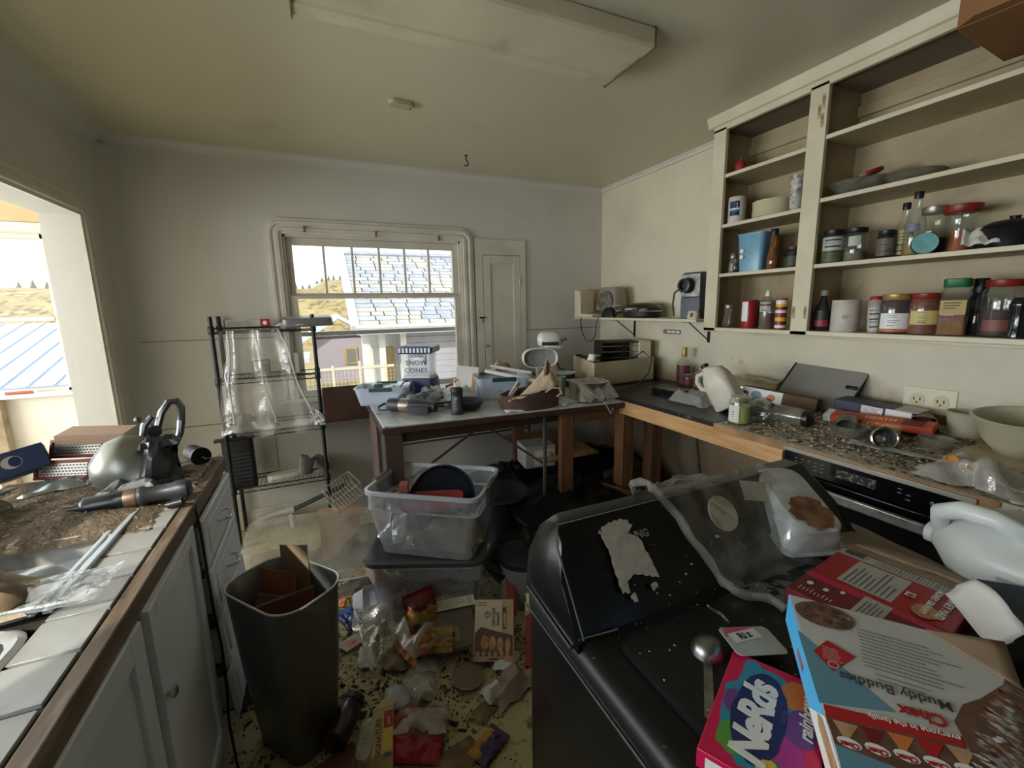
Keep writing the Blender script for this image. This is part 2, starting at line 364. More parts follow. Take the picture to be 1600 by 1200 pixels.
# crown strip at right wall / ceiling, small cove on the other walls
mb = MB(); mb.ring([[Vector((RX1-a, y, RZ-b)) for a, b in ((0, 0), (.03, 0), (.028, .008), (.018, .012), (.014, .03), (0, .034))] for y in (1.99, RY1)])
struct(mb.build('trim_crown_right', TRIM, sharp=20))
def cove(p0, p1, n, r, name):
    mb = MB(); n = Vector(n); p0, p1 = Vector(p0), Vector(p1); pr = [(0, 0)] + [(r-r*math.sin(t), r-r*math.cos(t)) for t in [PI/2*k/8 for k in range(9)]]
    mb.ring([[p + n*a - Vector((0, 0, b)) for a, b in pr] for p in (p0, p1)]); return struct(mb.build(name, CEIL if False else WALL, sharp=60))
cove((RX0, RY1, RZ), (RX1, RY1, RZ), (0, -1, 0), 0.05, 'trim_cove_back')
cove((RX0, RY0, RZ), (RX0, RY1, RZ), (1, 0, 0), 0.09, 'trim_cove_left')
mb = MB(); r = .07; mb.ring([[Vector((RX0+a, RY1-b, z)) for a, b in [(0, 0)] + [(r-r*math.sin(t), r-r*math.cos(t)) for t in [PI/2*k/8 for k in range(9)]]] for z in (0, RZ-.05)])
struct(mb.build('trim_rounded_corner', WALL, sharp=60))
struct(box('baseboard_back', TRIM, (RX0, RY1-.018, 0), (RX1, RY1, .14), bevel=0.004))
struct(box('baseboard_right', TRIM, (RX1-.018, 2.2, 0), (RX1, RY1-.018, .14), bevel=0.004))
# built-in cupboard door beside the window
d = srf('door_1', (0, RY1, 0))
mb = MB(); mb.bx((1.238, -.018, .9), (1.303, 0, 2.115)); mb.bx((1.652, -.018, .9), (1.70, 0, 2.115)); mb.bx((1.303, -.018, 1.99), (1.652, 0, 2.115))
mb.build('door_frame', TRIM, d, bevel=0.002)
mb = MB(); mb.bx((1.307, -.016, .9), (1.372, 0, 1.985)); mb.bx((1.583, -.016, .9), (1.648, 0, 1.985)); mb.bx((1.372, -.016, 1.92), (1.583, 0, 1.985)); mb.bx((1.372, -.006, .9), (1.583, 0, 1.92))
mb.build('door_leaf', TRIM, d, bevel=0.002)
mb = MB(); mb.box((1.286, -.024, 1.475), (.05, .01, .014)); mb.tube([(1.29, -.03, 1.475), (1.286, -.034, 1.455), (1.288, -.03, 1.43)], .004, 6); mb.build('latch', DARKMETAL, d)
MB().lathe([(.006, 0), (.006, .012), (.013, .02), (.012, .028), (.004, .032)], 12, M=at(1.318, -.016, 1.238, PI/2)).build('knob', CHROME, d)
mb = MB(); mb.box((1.64, -.022, 1.77), (.012, .008, .07)); mb.build('hinge', TRIM, d, bevel=.002)

# window added out of view to let the key light in
def plain_window(name, M, w_, h_):
    o = srf(name); o.matrix_world = M
    mb = MB(); mb.bx((0, 0, 0), (.05, .04, h_)); mb.bx((w_-.05, 0, 0), (w_, .04, h_)); mb.bx((.05, 0, 0), (w_-.05, .04, .05)); mb.bx((.05, 0, h_-.05), (w_-.05, .04, h_)); mb.bx((.05, 0, h_/2-.02), (w_-.05, .04, h_/2+.02))
    mb.build('sash_frame', TRIM, o); MB().bx((.05, .018, .05), (w_-.05, .022, h_-.05)).build('pane', PANE, o)
plain_window('added_window', at(RX0-.1, 1.1, 1.02, 0, 0, -PI/2), 1.0, 0.9)

# ------------------------------------------------------------------ outside
GROUND = mat('dry_ground', c(166, 146, 102), 0.9, col2=c(146, 124, 82), vs=0.6, bump=0.3, bs=4)
mb = MB(); mb.grid(lambda u, v: Vector((-40+80*u, 3.7+70*v, -0.55+(0.0 if v < .3 else 0.0)+.08*nz(u*20, v*20))), 40, 30)
struct(mb.build('ground', GROUND))
def hill(u, v):
    x = -34+60*u; y = 30+22*v
    h = 3.6 + 0.55*nz(x*.11, 2.2) + .25*nz(x*.5, 5.) + (0.9 if x > 0 else 0)*min(1, max(0, (x+2)/5.))
    return Vector((x, y, -0.8 + (h+.9)*math.sin(min(1, v*1.6)*PI/2)))
mb = MB(); mb.grid(hill, 60, 14); struct(mb.build('hill', mat('dry_grass_hill', c(172, 150, 104), 0.95, col2=c(142, 120, 80), vs=0.5, dirt=c(108, 96, 68), ds=2.2, dth=(.5, .62))))
TREEG = mat('far_pine', c(96, 104, 88), 0.9); random.seed(5)
PINEL = ['pine second from the end of the row on the crest seen through the porch window', 'pine third from the end of the row seen through the porch window', 'pine fourth from the end of the row seen through the porch window', 'pine nearest the jamb in the row seen through the porch window'] + ['pine number %s from the outer window edge on the crest over the little house' % w_ for w_ in ('one', 'two', 'three', 'four', 'five', 'six', 'seven', 'eight', 'nine')] + ['pine at the outer end of the row on the crest seen through the porch window']
for i in range(14):
    x = [-17.6, -16.9, -16.2, -15.4, -1.6, -1.2, -.7, -.2, .4, .8, 1.3, 1.7, 2.2, -18.4][i]; y = 44
    p = Vector((x*1.1*(1.0), y, hill((x*1.1+34)/60, (y-30)/22).z-.1)); h = random.uniform(.35, .8); b = random.uniform(.14, .2)
    mb = MB(); mb.lathe([(.03, 0), (b, .12*h), (b*.55, .5*h), (b*.3, .75*h), (.0, h)], 7)
    tag(mb.build('pine_tree', TREEG, loc=p), PINEL[i], 'tree', 'pines on the far hill crest')
# the neighbour's shingled house
H = thing('neighbour_house', 'pale house outside the window with a shingled roof slope and clapboard wall', 'house', (0, 7, 0))
SH = [mat('shingle_pale', c(174, 173, 176), 0.9, col2=c(160, 158, 162), vs=9), mat('shingle_grey', c(164, 165, 172), 0.9, col2=c(146, 146, 156), vs=9), mat('shingle_warm', c(178, 174, 166), 0.9, col2=c(168, 160, 146), vs=9)]
RD = mat('roof_deck', c(44, 42, 48), 0.95)
X0, X1 = 0.6, 3.4; E0 = Vector((0, 0, 1.33)); E1 = Vector((0, 2.0, 2.6)); dirv = (E1-E0); rl = dirv.length; ang = math.atan2(dirv.z, dirv.y)
Mr = Matrix.Translation((X0, 0, 1.33)) @ rotm(ang)
MB().bx((0, -.03, -.06), (X1-X0, rl, 0), M=Mr).build('roof_deck', RD, H)
NR = 19; ph = rl/NR; meshes = []
for k in range(3):
    for wd in (.2, .26, .32):
        o = MB().bx((0.009, .0, 0), (wd-.009, ph-.008, .014)).build('shingle', SH[k], H); meshes.append((wd, o.data)); bpy.data.objects.remove(o)
random.seed(3); nsh = 0
for rI in range(NR):
    x = -random.uniform(0, .06)
    while x < X1-X0-.05 and nsh < 296:
        wd, me = random.choice(meshes)
        if True:
            o = MB().build('shingle', None, H, me=me); nsh += 1
            o.matrix_local = Mr @ at(x, rI*ph-.012, .004+random.uniform(0, .004), math.radians(-1.2), 0, random.uniform(-.008, .008))
        x += wd
MB().bx((-.05, -.1, -.1), (X1-X0, -.03, .03), M=Mr).build('gutter', WHITE, H)
MB().bx((-.12, -.05, -.08), (0.0, rl+.03, .04), M=Mr).build('rake_board', mat('rake_board_paint', c(205, 214, 220), .7), H)
MB().bx((0, rl-.05, 0), (X1-X0, rl+.06, .05), M=Mr).build('ridge_cap', SH[1], H)
WB = mat('clapboard_paint', c(172, 170, 176), .8, col2=c(160, 158, 162), vs=4)
MB().bx((1.35, .28, -.55), (3.4, 1.8, 1.5)).build('wall', WB, H)
bd = None
for k in range(17):
    z = -.35+k*.105
    if bd is None: bd = MB().bx((1.34, 0, 0), (3.4, .03, .1)).build('clapboard', WB, H, loc=(0, .25, z), rot=(math.radians(7), 0, 0))
    else: MB().build('clapboard', None, H, loc=(0, .25, z), rot=(math.radians(7), 0, 0), me=bd.data)
OCH = mat('ochre_door', c(182, 154, 96), .7, col2=c(164, 134, 78), vs=5)
MB().bx((.72, .5, -.4), (1.35, .56, 1.3)).build('porch_wall', WHITE, H)
MB().bx((.98, .44, -.4), (1.16, .5, .95)).build('porch_door', OCH, H)
for x in (.64, .9, 1.24): MB().bx((x, .2, -.55), (x+.09, .29, 1.28)).build('porch_post', WHITE, H)
# little house, shed, fence
H2 = thing('little_house', 'small lilac grey house with a pale gable roof, seen beyond the fence', 'house', (0, 14, 0))
LIL = mat('lilac_siding', c(158, 148, 156), .8)
MB().bx((-.1, 0, -.6), (1.3, 2, .75)).build('wall', LIL, H2)
MB().ring([[Vector((x, y, z)) for x, z in ((-.5, .62), (.6, 1.35), (1.6, .75), (1.6, .85), (.6, 1.47), (-.5, .74))] for y in (-.3, 2.2)]).build('roof', mat('pale_roof', c(196, 204, 214), .7), H2)
f = MB().bx((.72, -.05, -.02), (1.08, 0, .48)).build('window', OCH, H2); MB().bx((.77, -.06, .03), (1.03, -.045, .43)).build('pane', mat('far_pane', c(120, 118, 110), .2), f)
H3 = thing('low_shed', 'low tan shed with a flat pale roof on the dry slope outside', 'shed', (0, 11, 0))
MB().bx((-1.7, 0, -.55), (-.35, 1.5, .42)).build('wall', mat('shed_tan', c(214, 190, 150), .8), H3); MB().bx((-1.8, -.2, .42), (-.2, 1.6, .52)).build('roof', mat('shed_roof', c(190, 200, 206), .7), H3)
for k in range(3): MB().bx((-1.72, -.04, -.35+k*.28), (-.34, 0, -.23+k*.28)).build('board', mat('shed_board', c(196, 168, 124), .8), H3)
H4 = thing('metal_roof_shed', 'shed with a broad blue grey metal roof, seen through the porch window', 'shed', (-6.6, 9.5, 0))
MR = mat('blue_metal_roof', c(170, 182, 204), .45, col2=c(160, 174, 198), vs=1.5)
MB().bx((-.5, 0.1, -.6), (3.0, 3, .55)).build('wall', mat('shed_stucco', c(186, 164, 138), .9), H4)
Ms = Matrix.Translation((-.7, -.15, .42)) @ rotm(math.radians(17), 0, 0)
MB().bx((0, 0, 0), (3.9, 3.3, .05), M=Ms).build('roof', MR, H4)
for k in range(12): MB().bx((.15+k*.32, 0, .05), (.18+k*.32, 3.3, .075), M=Ms).build('roof_rib', MR, H4)
F = thing('wire_fence', 'pale post and wire fence across the yard below the window', 'fence', (0, 6.2, 0))
FW = mat('pale_fence', c(206, 196, 170), .7)
for k in range(9): MB().bx((-1.9+k*.34, -.02, -.55), (-1.87+k*.34, .02, .84+.04*(k % 2))).build('fence_post', FW, F)
for z in (.78, .42): MB().bx((-1.9, -.012, z), (.95, .012, z+.03)).build('fence_rail', FW, F)
FB_ = mat('weathered_fence_board', c(150, 132, 104), .85, col2=c(126, 108, 82), vs=6)
bd = None
for k in range(19):
    if bd is None: bd = MB().bx((0, .03, -.55), (.142, .05, .42)).build('fence_board', FB_, F, loc=(-1.9, 0, 0))
    else: MB().build('fence_board', None, F, loc=(-1.9+.15*k, 0, random.uniform(-.02, .02)), me=bd.data)
mb = MB()
for k in range(58): mb.tube([(-1.9+k*.05, 0, .42), (-1.9+k*.05, 0, .8)], .0025, 3)
for k in range(8): mb.tube([(-1.9, 0, .42+k*.05), (.95, 0, .42+k*.05)], .0025, 3)
mb.build('wire_mesh', FW, F)['kind'] = 'stuff'
T = thing('bare_tree', 'reddish leafed tree top showing above the shingled roof', 'tree', (3.3, 11.5, -.5))
MB().tube([(0, 0, 0), (.05, 0, 1.5), (-.02, 0, 2.6)], [.09, .06, .03], 7).build('trunk', mat('far_bark', c(130, 104, 84), .9), T)
mb = MB(); random.seed(8)
for k in range(420):
    a, b2, r = random.uniform(0, 2*PI), random.uniform(-1, 1), random.uniform(.3, 1)**.5
    p = Vector((.75*r*math.cos(a), .6*r*math.sin(a), 3.1+.55*r*b2)); q = [p+Vector([random.uniform(-.05, .05) for _ in range(3)]) for _ in range(3)]
    mb.add(q, [(0, 1, 2)])
mb.build('foliage', mat('rust_leaves', c(196, 140, 110), .9), T)['kind'] = 'stuff'

# ------------------------------------------------------------------ fixed furniture
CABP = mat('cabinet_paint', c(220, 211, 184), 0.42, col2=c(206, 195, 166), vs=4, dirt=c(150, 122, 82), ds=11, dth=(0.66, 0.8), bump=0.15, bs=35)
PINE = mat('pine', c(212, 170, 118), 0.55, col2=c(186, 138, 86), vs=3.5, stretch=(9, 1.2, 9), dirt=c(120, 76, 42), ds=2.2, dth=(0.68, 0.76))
PINEV = mat('shaded_pine_upright', c(132, 92, 60), 0.6, col2=c(104, 70, 44), vs=3.5, stretch=(9, 9, 1.2))  # pine darkened, under-table shade put into the posts' colour
PLY = mat('plywood_edge', c(176, 136, 92), 0.65, col2=c(140, 104, 68), vs=12)
DIRTTOP = mat('dirt_covered_laminate', c(200, 193, 178), 0.6, col2=c(176, 167, 150), vs=10, dirt=c(112, 96, 76), ds=30, dth=(0.55, 0.66), bump=0.4, bs=70)
BLACKTOP = mat('black_worktop', c(34, 35, 38), 0.35, dirt=c(120, 116, 108), ds=22, dth=(0.62, 0.8))
LENS = mat('yellowed_diffuser', c(212, 204, 176), 0.3, col2=c(196, 188, 160), vs=3, dirt=c(150, 138, 110), ds=6, dth=(.62, .85))
CABI = mat('shaded_cabinet_inside', c(182, 166, 132), 0.5, col2=c(160, 142, 106), vs=3.0, dirt=c(120, 98, 64), ds=6, dth=(0.6, 0.82), bump=0.15, bs=35)  # darker copy of the cabinet paint, interior shade put into its colour
# fluorescent light
t = thing('fluorescent_light', 'long yellowed fluorescent ceiling light with a ribbed diffuser, switched off', 'ceiling light', (0.015, 1.475, 2.6))
MB().bx((0.01, .02, -.02), (1.265, .305, 0)).build('housing', LENS, t)
mb = MB(); pr = [(0, -.005), (0, -.062), (.01, -.07), (.075, -.072), (.085, -.066), (.24, -.066), (.25, -.072), (.315, -.07), (.325, -.062), (.325, -.005)]
mb.ring([[Vector((x, y, z)) for y, z in pr] for x in (.006, 1.269)]); mb.build('diffuser', LENS, t, sharp=20)
for x in (0, 1.269): MB().bx((x, -.004, -.076), (x+.006, .33, 0)).build('end_plate', mat('end_plate_metal', c(110, 98, 76), .5, .3), t)
t = thing('ceiling_plate', 'small pale rounded plate fixed on the ceiling', 'plate', (.5, 2.45, 2.6), (0, 0, .1))
MB().loft([(-.022, .125, .06, .028), (-.004, .135, .07, .032), (0, .135, .07, .032)], 5).build('cover', mat('ceiling_plate_plastic', c(180, 170, 140), .4), t, bevel=.002)
MB().lathe([(.004, -.026), (.005, -.021)], 8).build('screw', DARKMETAL, t, loc=(.045, 0, 0))
t = thing('ceiling_hook', 'small dark screw hook in the ceiling', 'hook', (1.055, 3.08, 2.6))
MB().tube([(0, 0, 0), (0, 0, -.03), (.012, 0, -.045), (.014, 0, -.06), (0, 0, -.07), (-.014, 0, -.062)], .004, 6).build('hook_wire', DARKMETAL, t)
MB().lathe([(.012, -.004), (.012, 0)], 10).build('base_plate', DARKMETAL, t)

# upper cabinets without doors
U = thing('upper_cabinet', 'open cream wall cabinet with doors gone and worn painted shelves', 'cabinet', (2.2, 0, 0))
CY0, CYL = -0.6, 2.0
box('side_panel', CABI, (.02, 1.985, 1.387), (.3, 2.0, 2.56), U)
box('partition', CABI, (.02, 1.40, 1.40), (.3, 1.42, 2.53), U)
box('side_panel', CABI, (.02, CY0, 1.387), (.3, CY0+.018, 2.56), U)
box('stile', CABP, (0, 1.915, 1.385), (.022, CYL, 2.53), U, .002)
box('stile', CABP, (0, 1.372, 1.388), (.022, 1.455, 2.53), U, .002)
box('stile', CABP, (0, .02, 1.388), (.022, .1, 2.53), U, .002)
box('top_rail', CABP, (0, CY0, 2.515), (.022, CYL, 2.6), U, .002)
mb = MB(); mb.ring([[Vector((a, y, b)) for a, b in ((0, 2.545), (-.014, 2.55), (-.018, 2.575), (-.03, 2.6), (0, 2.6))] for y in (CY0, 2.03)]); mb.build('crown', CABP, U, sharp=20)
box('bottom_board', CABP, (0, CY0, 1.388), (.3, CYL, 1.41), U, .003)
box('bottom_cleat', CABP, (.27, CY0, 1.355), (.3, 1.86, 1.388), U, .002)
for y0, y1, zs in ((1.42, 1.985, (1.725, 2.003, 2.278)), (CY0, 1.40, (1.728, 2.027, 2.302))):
    box('added_shaded_back', CABI, (.2945, y0, 1.41), (.2985, y1, 2.53), U)  # sheet added over the wall to carry the painted interior shade
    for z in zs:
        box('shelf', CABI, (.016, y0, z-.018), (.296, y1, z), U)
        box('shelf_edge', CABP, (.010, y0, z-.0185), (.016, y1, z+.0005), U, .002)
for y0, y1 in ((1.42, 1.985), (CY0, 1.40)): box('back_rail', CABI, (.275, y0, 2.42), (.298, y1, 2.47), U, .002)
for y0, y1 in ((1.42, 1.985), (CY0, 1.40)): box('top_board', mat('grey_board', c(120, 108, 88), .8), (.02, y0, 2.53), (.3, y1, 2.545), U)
sc = MB().bx((-.0015, 0, 0), (0, .013, .06)).build('hinge_scar', mat('bare_scar', c(140, 112, 74), .8, col2=c(190, 176, 146), vs=40), U, loc=(0, 1.437, 1.47))
for y, z in ((1.38, 1.47), (1.384, 2.42), (1.384, 2.34), (1.40, 2.38)): MB().build('hinge_scar', None, U, loc=(0, y, z), me=sc.data)

# small wall shelf in the corner
S = thing('wall_shelf', 'small cream wall shelf in the corner on two dark strap brackets', 'shelf', (2.2, 0, 0))
mb = MB(); mb.bx((0, 2.06, 1.437), (.3, 3.495, 1.457)); mb.build('board', CABP, S, bevel=.004)
def bracket(y):
    mb = MB(); mb.box((.299-.003, y, 1.36), (.006, .02, .15)); mb.box((.18, y, 1.434), (.24, .02, .005)); mb.cyl((.295, y, 1.30), (.10, y, 1.434), .004, n=6)
    return mb.build('bracket', DARKMETAL, S)
bracket(3.0); bracket(2.22)

# right-hand counter: plywood top, dark end, pine rail and posts
K = thing('right_counter', 'long plywood topped counter with a pine front rail, strewn with dirt', 'counter', (1.76, 0, 0))
box('worktop', DIRTTOP, (.0, -.9, .94), (.738, 1.50, .97), K, .003)
box('worktop_edge', PLY, (-.006, .50, .935), (0, 1.50, .969), K, .001)
box('dark_worktop', BLACKTOP, (.0, 1.50, .945), (.738, 2.25, .972), K, .003)
box('corner_worktop', BLACKTOP, (.0, 2.25, .945), (.738, 3.49, .968), K, .003)
box('front_rail', PINE, (-.004, 1.145, .862), (.034, 2.24, .948), K, .003)
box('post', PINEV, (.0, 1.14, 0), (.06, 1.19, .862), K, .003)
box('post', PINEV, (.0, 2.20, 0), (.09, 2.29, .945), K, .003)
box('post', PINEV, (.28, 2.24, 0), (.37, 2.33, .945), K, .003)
# built-in oven
O = thing('built_in_oven', 'built-in black glass oven with steel trim and bar handle under the counter', 'oven', (1.76, 0, 0))
OB = mat('oven_black_glass', c(10, 12, 16), .12, coat=.3); OP = mat('oven_print', c(96, 100, 104), .5)
box('body', BLACK, (.02, .55, .12), (.6, 1.13, .93), O)
box('trim_strip', mat('oven_trim_steel', c(176, 172, 162), .35, .7), (-.014, .545, .944), (.05, 1.138, .962), O, .002)
cp = box('control_panel', OB, (-.008, .55, .868), (.02, 1.134, .944), O, .002)
dp = MB().bx((-.0105, .80, .893), (-.008, .93, .925)).build('display', mat('display_glass', c(46, 48, 50), .25, col2=c(110, 108, 100), vs=70, vth=(.5, .55)), O)
mb = MB(); random.seed(4)
for y in [1.085, 1.06, 1.035, 1.01, .985, .76, .735, .71]:
    for z in (.89, .906, .92):
        if random.random() < .8: mb.bx((-.009, y-.008, z), (-.008, y+.004, z+.004))
mb.build('button_print', OP, O)
for y in (.645, .615): MB().lathe([(.007, 0), (.007, .002), (.004, .003)], 10, M=at(-.008, y, .905, 0, -PI/2)).build('button', mat('oven_button', c(70, 72, 76), .3), O)
box('door', OB, (-.012, .55, .2), (.02, 1.134, .862), O, .004)
mb = MB(); mb.box((-.052, .84, .828), (.016, .54, .04)); h = mb.build('handle', STEEL, O, bevel=.006)
for y in (.6, 1.08): box('handle_mount', STEEL, (-.046, y-.012, .815), (-.01, y+.012, .841), O, .003)
box('lower_drawer', OB, (-.01, .55, .12), (.02, 1.134, .19), O, .003)
# base cabinet nearer the camera
B = thing('base_cabinet', 'plain dark wood base cabinet under the counter, beyond the oven', 'cabinet', (1.76, 0, 0))
DW = mat('dark_wood', c(74, 50, 34), .5, col2=c(52, 34, 22), vs=3, stretch=(2, 2, 14))
box('body', DW, (.02, -.6, .08), (.7, .53, .938), B); box('door', DW, (0, -.02, .1), (.02, .52, .74), B, .004); box('drawer', DW, (0, -.02, .76), (.02, .52, .90), B, .004)

# work table under the window
T = thing('work_table', 'brown edged table with a dusty white top standing under the window', 'table', (0, 0, 0))
TT = mat('dusty_white_tabletop', c(206, 208, 208), .35, col2=c(178, 176, 170), vs=9, dirt=c(110, 100, 86), ds=16, dth=(.6, .72))
TB = mat('table_brown', c(72, 50, 36), .5, col2=c(56, 38, 28), vs=6)
mb = MB(); mb.prism([(.275, 2.29), (1.75, 2.19), (1.75, 3.44), (.275, 3.44)], .025); mb.build('tabletop', TT, T, loc=(0, 0, .925), bevel=.003)
mb = MB(); mb.prism([(.268, 2.282), (1.758, 2.18), (1.758, 2.215), (.268, 2.315)], .034); mb.build('front_edge', TB, T, loc=(0, 0, .908), bevel=.004)
mb = MB(); mb.prism([(.262, 2.285), (.28, 2.285), (.28, 3.44), (.262, 3.44)], .034); mb.build('side_edge', TB, T, loc=(0, 0, .908), bevel=.003)
box('apron', TB, (.31, 2.36, .83), (1.70, 2.38, .91), T); 
LEGM = mat('table_leg_grey', c(96, 92, 90), .4, .4)
for x, y in ((.36, 2.42), (1.27, 2.36), (.36, 3.38), (1.66, 3.38)): MB().tube([(x, y, .92), (x, y, 0)], .014, 8).build('leg', LEGM, T)
for a_, b_ in (((.36, 2.42, .55), (.85, 2.5, .8)), ((.36, 3.38, .5), (1.66, 3.38, .5)), ((1.27, 2.36, .55), (.95, 2.46, .8))): MB().tube([a_, b_], .008, 6).build('brace', LEGM, T)
box('side_panel', mat('brown_side_panel', c(88, 72, 62), .7), (.285, 2.72, .32), (.31, 3.1, .92), T)
box('front_panel', mat('brown_front_panel', c(84, 66, 56), .7), (.284, 2.325, .40), (.375, 2.335, .91), T)
box('side_panel', mat('dark_side_panel', c(58, 54, 54), .7), (.285, 2.36, .18), (.312, 2.52, .91), T)
# pine bench frame holding up the table's end
Q = thing('bench_frame', 'rough pine bench frame with a low shelf under the table end', 'bench', (0, 0, 0))
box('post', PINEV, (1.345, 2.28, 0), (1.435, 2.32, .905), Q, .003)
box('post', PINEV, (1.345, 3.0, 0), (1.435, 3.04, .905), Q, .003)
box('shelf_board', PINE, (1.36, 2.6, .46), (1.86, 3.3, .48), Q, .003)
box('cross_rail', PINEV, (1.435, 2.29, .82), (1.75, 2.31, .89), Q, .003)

# sink cabinet at the left
L = thing('sink_cabinet', 'white painted sink cabinet with recessed doors and drawers pulled ajar', 'cabinet', (-.42, 0, 0))
CW = mat('white_cabinet_paint', c(228, 234, 243), .4, col2=c(218, 224, 233), vs=3, dirt=c(164, 160, 152), ds=5, dth=(.62, .85))
CWD = mat('grubby_cabinet_paint', c(212, 214, 214), .45, col2=c(186, 184, 178), vs=4)
box('body', CW, (-.64, -1.0, .08), (-.02, 2.13, .9), L); box('toe_kick', mat('toe_kick', c(60, 54, 48), .8), (-.6, -1.0, 0), (-.08, 2.1, .08), L)
mb = MB()
for y0, y1 in ((-1.0, .0), (.02, .06), (1.09, 1.135), (1.555, 1.60), (2.09, 2.13)): mb.bx((-.02, y0, .08), (0, y1, .915))
[mb.bx((-.02, 1.60, z_), (0, 2.09, z_+.014)) for z_ in (.333, .523, .713)]; mb.bx((-.02, 0, .87), (0, 2.13, .915)); mb.bx((-.02, 0, .08), (0, 2.13, .15)); mb.build('face_frame', CWD, L, bevel=.002)
def panel_door(y0, y1, z0, z1, swing=0.0, w_=.06):
    M = at(0, y1, 0, 0, 0, swing)
    mb = MB(); a = y0-y1
    mb.bx((0, a, z0), (.018, a+w_, z1), M=M); mb.bx((0, -w_, z0), (.018, 0, z1), M=M); mb.bx((0, a+w_, z1-w_), (.018, -w_, z1), M=M); mb.bx((0, a+w_, z0), (.018, -w_, z0+w_), M=M)
    d = mb.build('door', CW, L, bevel=.002)
    MB().bx((.001, a+w_-.002, z0+w_-.002), (.007, -w_+.002, z1-w_+.002), M=M).build('door_panel', CW, d)
    return d
d1 = panel_door(.56, 1.10, .14, .90); d0 = panel_door(.03, .55, .14, .90)
d2 = panel_door(1.12, 1.555, .14, .905, math.radians(1.2), .045)
kn = MB().lathe([(.005, 0), (.005, .012), (.014, .02), (.014, .026), (.006, .031)], 12, M=rotm(0, PI/2)); k1 = kn.build('knob', CHROME, d2, loc=(.018, 1.135, .68))
MB().build('knob', None, d1, loc=(.018, .59, .68), me=k1.data)
mb = MB(); mb.tube([(.0, -.045, 0), (.022, -.045, .0), (.03, -.02, -.012), (.032, 0, -.016), (.03, .02, -.012), (.022, .045, 0), (0, .045, 0)], .005, 6); hd = None
for k, (z0, z1, out, tilt) in enumerate(((.725, .895, .012, 1), (.535, .712, .022, -2), (.345, .522, .03, -2.5), (.155, .332, .04, -3))):
    M = at(out, 1.60, z0, 0, math.radians(tilt), 0); h = z1-z0
    m2 = MB(); m2.bx((0, 0, 0), (.018, .48, h)); dr = m2.build('drawer', CW, L, bevel=.006); dr.matrix_local = M
    MB().bx((.017, .05, .035), (.021, .43, h-.035)).build('drawer_panel', CW, dr, bevel=.002)
    m3 = MB(); m3.bx((-.2, .02, .01), (0, .03, h-.03)); m3.bx((-.2, .45, .01), (0, .46, h-.03)); m3.bx((-.2, .02, .01), (0, .46, .02)); m3.build('drawer_box', CWD, dr)
    if hd is None: hd = mb.build('drawer_handle', CHROME, dr, loc=(.021, .22, h*.55))
    else: MB().build('drawer_handle', None, dr, loc=(.021, .22, h*.55), me=hd.data)
# tiled countertop with two sink openings
G = thing('tiled_countertop', 'grimy tiled countertop with a brown wooden edge over the sink cabinet', 'countertop', (0, 0, 0))
GR = mat('countertop_grout', c(74, 66, 58), .9, col2=c(58, 50, 44), vs=12); DIRT = mat('brown_dirt', c(96, 80, 60), .95, col2=c(70, 58, 44), vs=14, dirt=c(140, 122, 96), ds=25, dth=(.55, .7), bump=.6, bs=60)
mb = MB(); x0, x1 = -1.09, -.44
for a, b in (((x0, -1.0), (x1, .30)), ((x0, .30), (-1.0, 1.50)), ((-.555, .30), (x1, 1.50)), ((-1.0, 1.09), (-.555, 1.13)), ((x0, 1.50), (x1, 2.15))): mb.bx((a[0], a[1], .915), (b[0], b[1], .943))
mb.build('slab', GR, G)
box('wooden_edge', mat('worn_brown_edge', c(120, 102, 84), .6, col2=c(98, 80, 64), vs=3, stretch=(14, 2, 14), dirt=c(150, 140, 126), ds=2, dth=(.55, .7)), (-.44, -1.0, .892), (-.408, 2.15, .949), G, .003)
TILE = mat('white_tile', c(172, 171, 168), .3, col2=c(150, 146, 138), vs=8, dirt=c(112, 98, 80), ds=9, dth=(.58, .75))
tl = None; k = 0
for i in range(19):
    y = -.30+i*.127
    if tl is None: tl = MB().bx((-.548, 0, .943), (-.446, .118, .951)).build('tile', TILE, G, loc=(0, y, 0), bevel=.001)
    else:
        o = MB().build('tile', None, G, loc=(0, y, random.uniform(-.0006, .0006)), me=tl.data); o.modifiers.new('bevel', 'BEVEL').width = .001
for i in range(4):
    for j in range(4):
        MB().build('tile', None, G, loc=(-.107*(j+1)-.004, 1.605+i*.127+.0, 0), me=tl.data)
# double sink
K2 = thing('double_sink', 'grubby white double sink set into the tiled countertop', 'sink', (0, 0, 0))
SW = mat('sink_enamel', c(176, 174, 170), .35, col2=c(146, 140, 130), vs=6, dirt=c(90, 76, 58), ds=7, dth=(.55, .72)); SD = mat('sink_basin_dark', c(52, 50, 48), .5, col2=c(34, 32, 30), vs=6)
def basin(y0, y1, m, name):
    w_, d_ = .44, y1-y0; cx, cy = -.778, (y0+y1)/2
    mb = MB(); mb.loft([(.952, w_+.02, d_+.02, .07, cx, cy), (.958, w_, d_, .065, cx, cy), (.950, w_-.03, d_-.03, .06, cx, cy), (.80, w_-.06, d_-.06, .06, cx, cy), (.775, w_-.12, d_-.12, .05, cx, cy)], 5, mi=[0, 0, 1, 1, 1, 1], cap0=False)
    b = mb.build(name, [SW, m], K2, sharp=50)
    MB().lathe([(.03, .776), (.03, .779), (.0, .778)], 14).build('drain', DARKMETAL, b, loc=(cx, cy, 0))
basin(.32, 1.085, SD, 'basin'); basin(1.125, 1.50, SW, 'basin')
mb = MB(); mb.bx((-.562, 1.12, .951), (-.545, 1.62, .963)); mb.bx((-.585, 1.12, .951), (-.572, 1.6, .959)); mb.build('sink_edge', mat('bright_sink_edge', c(196, 204, 212), .25, .3), K2, bevel=.003)

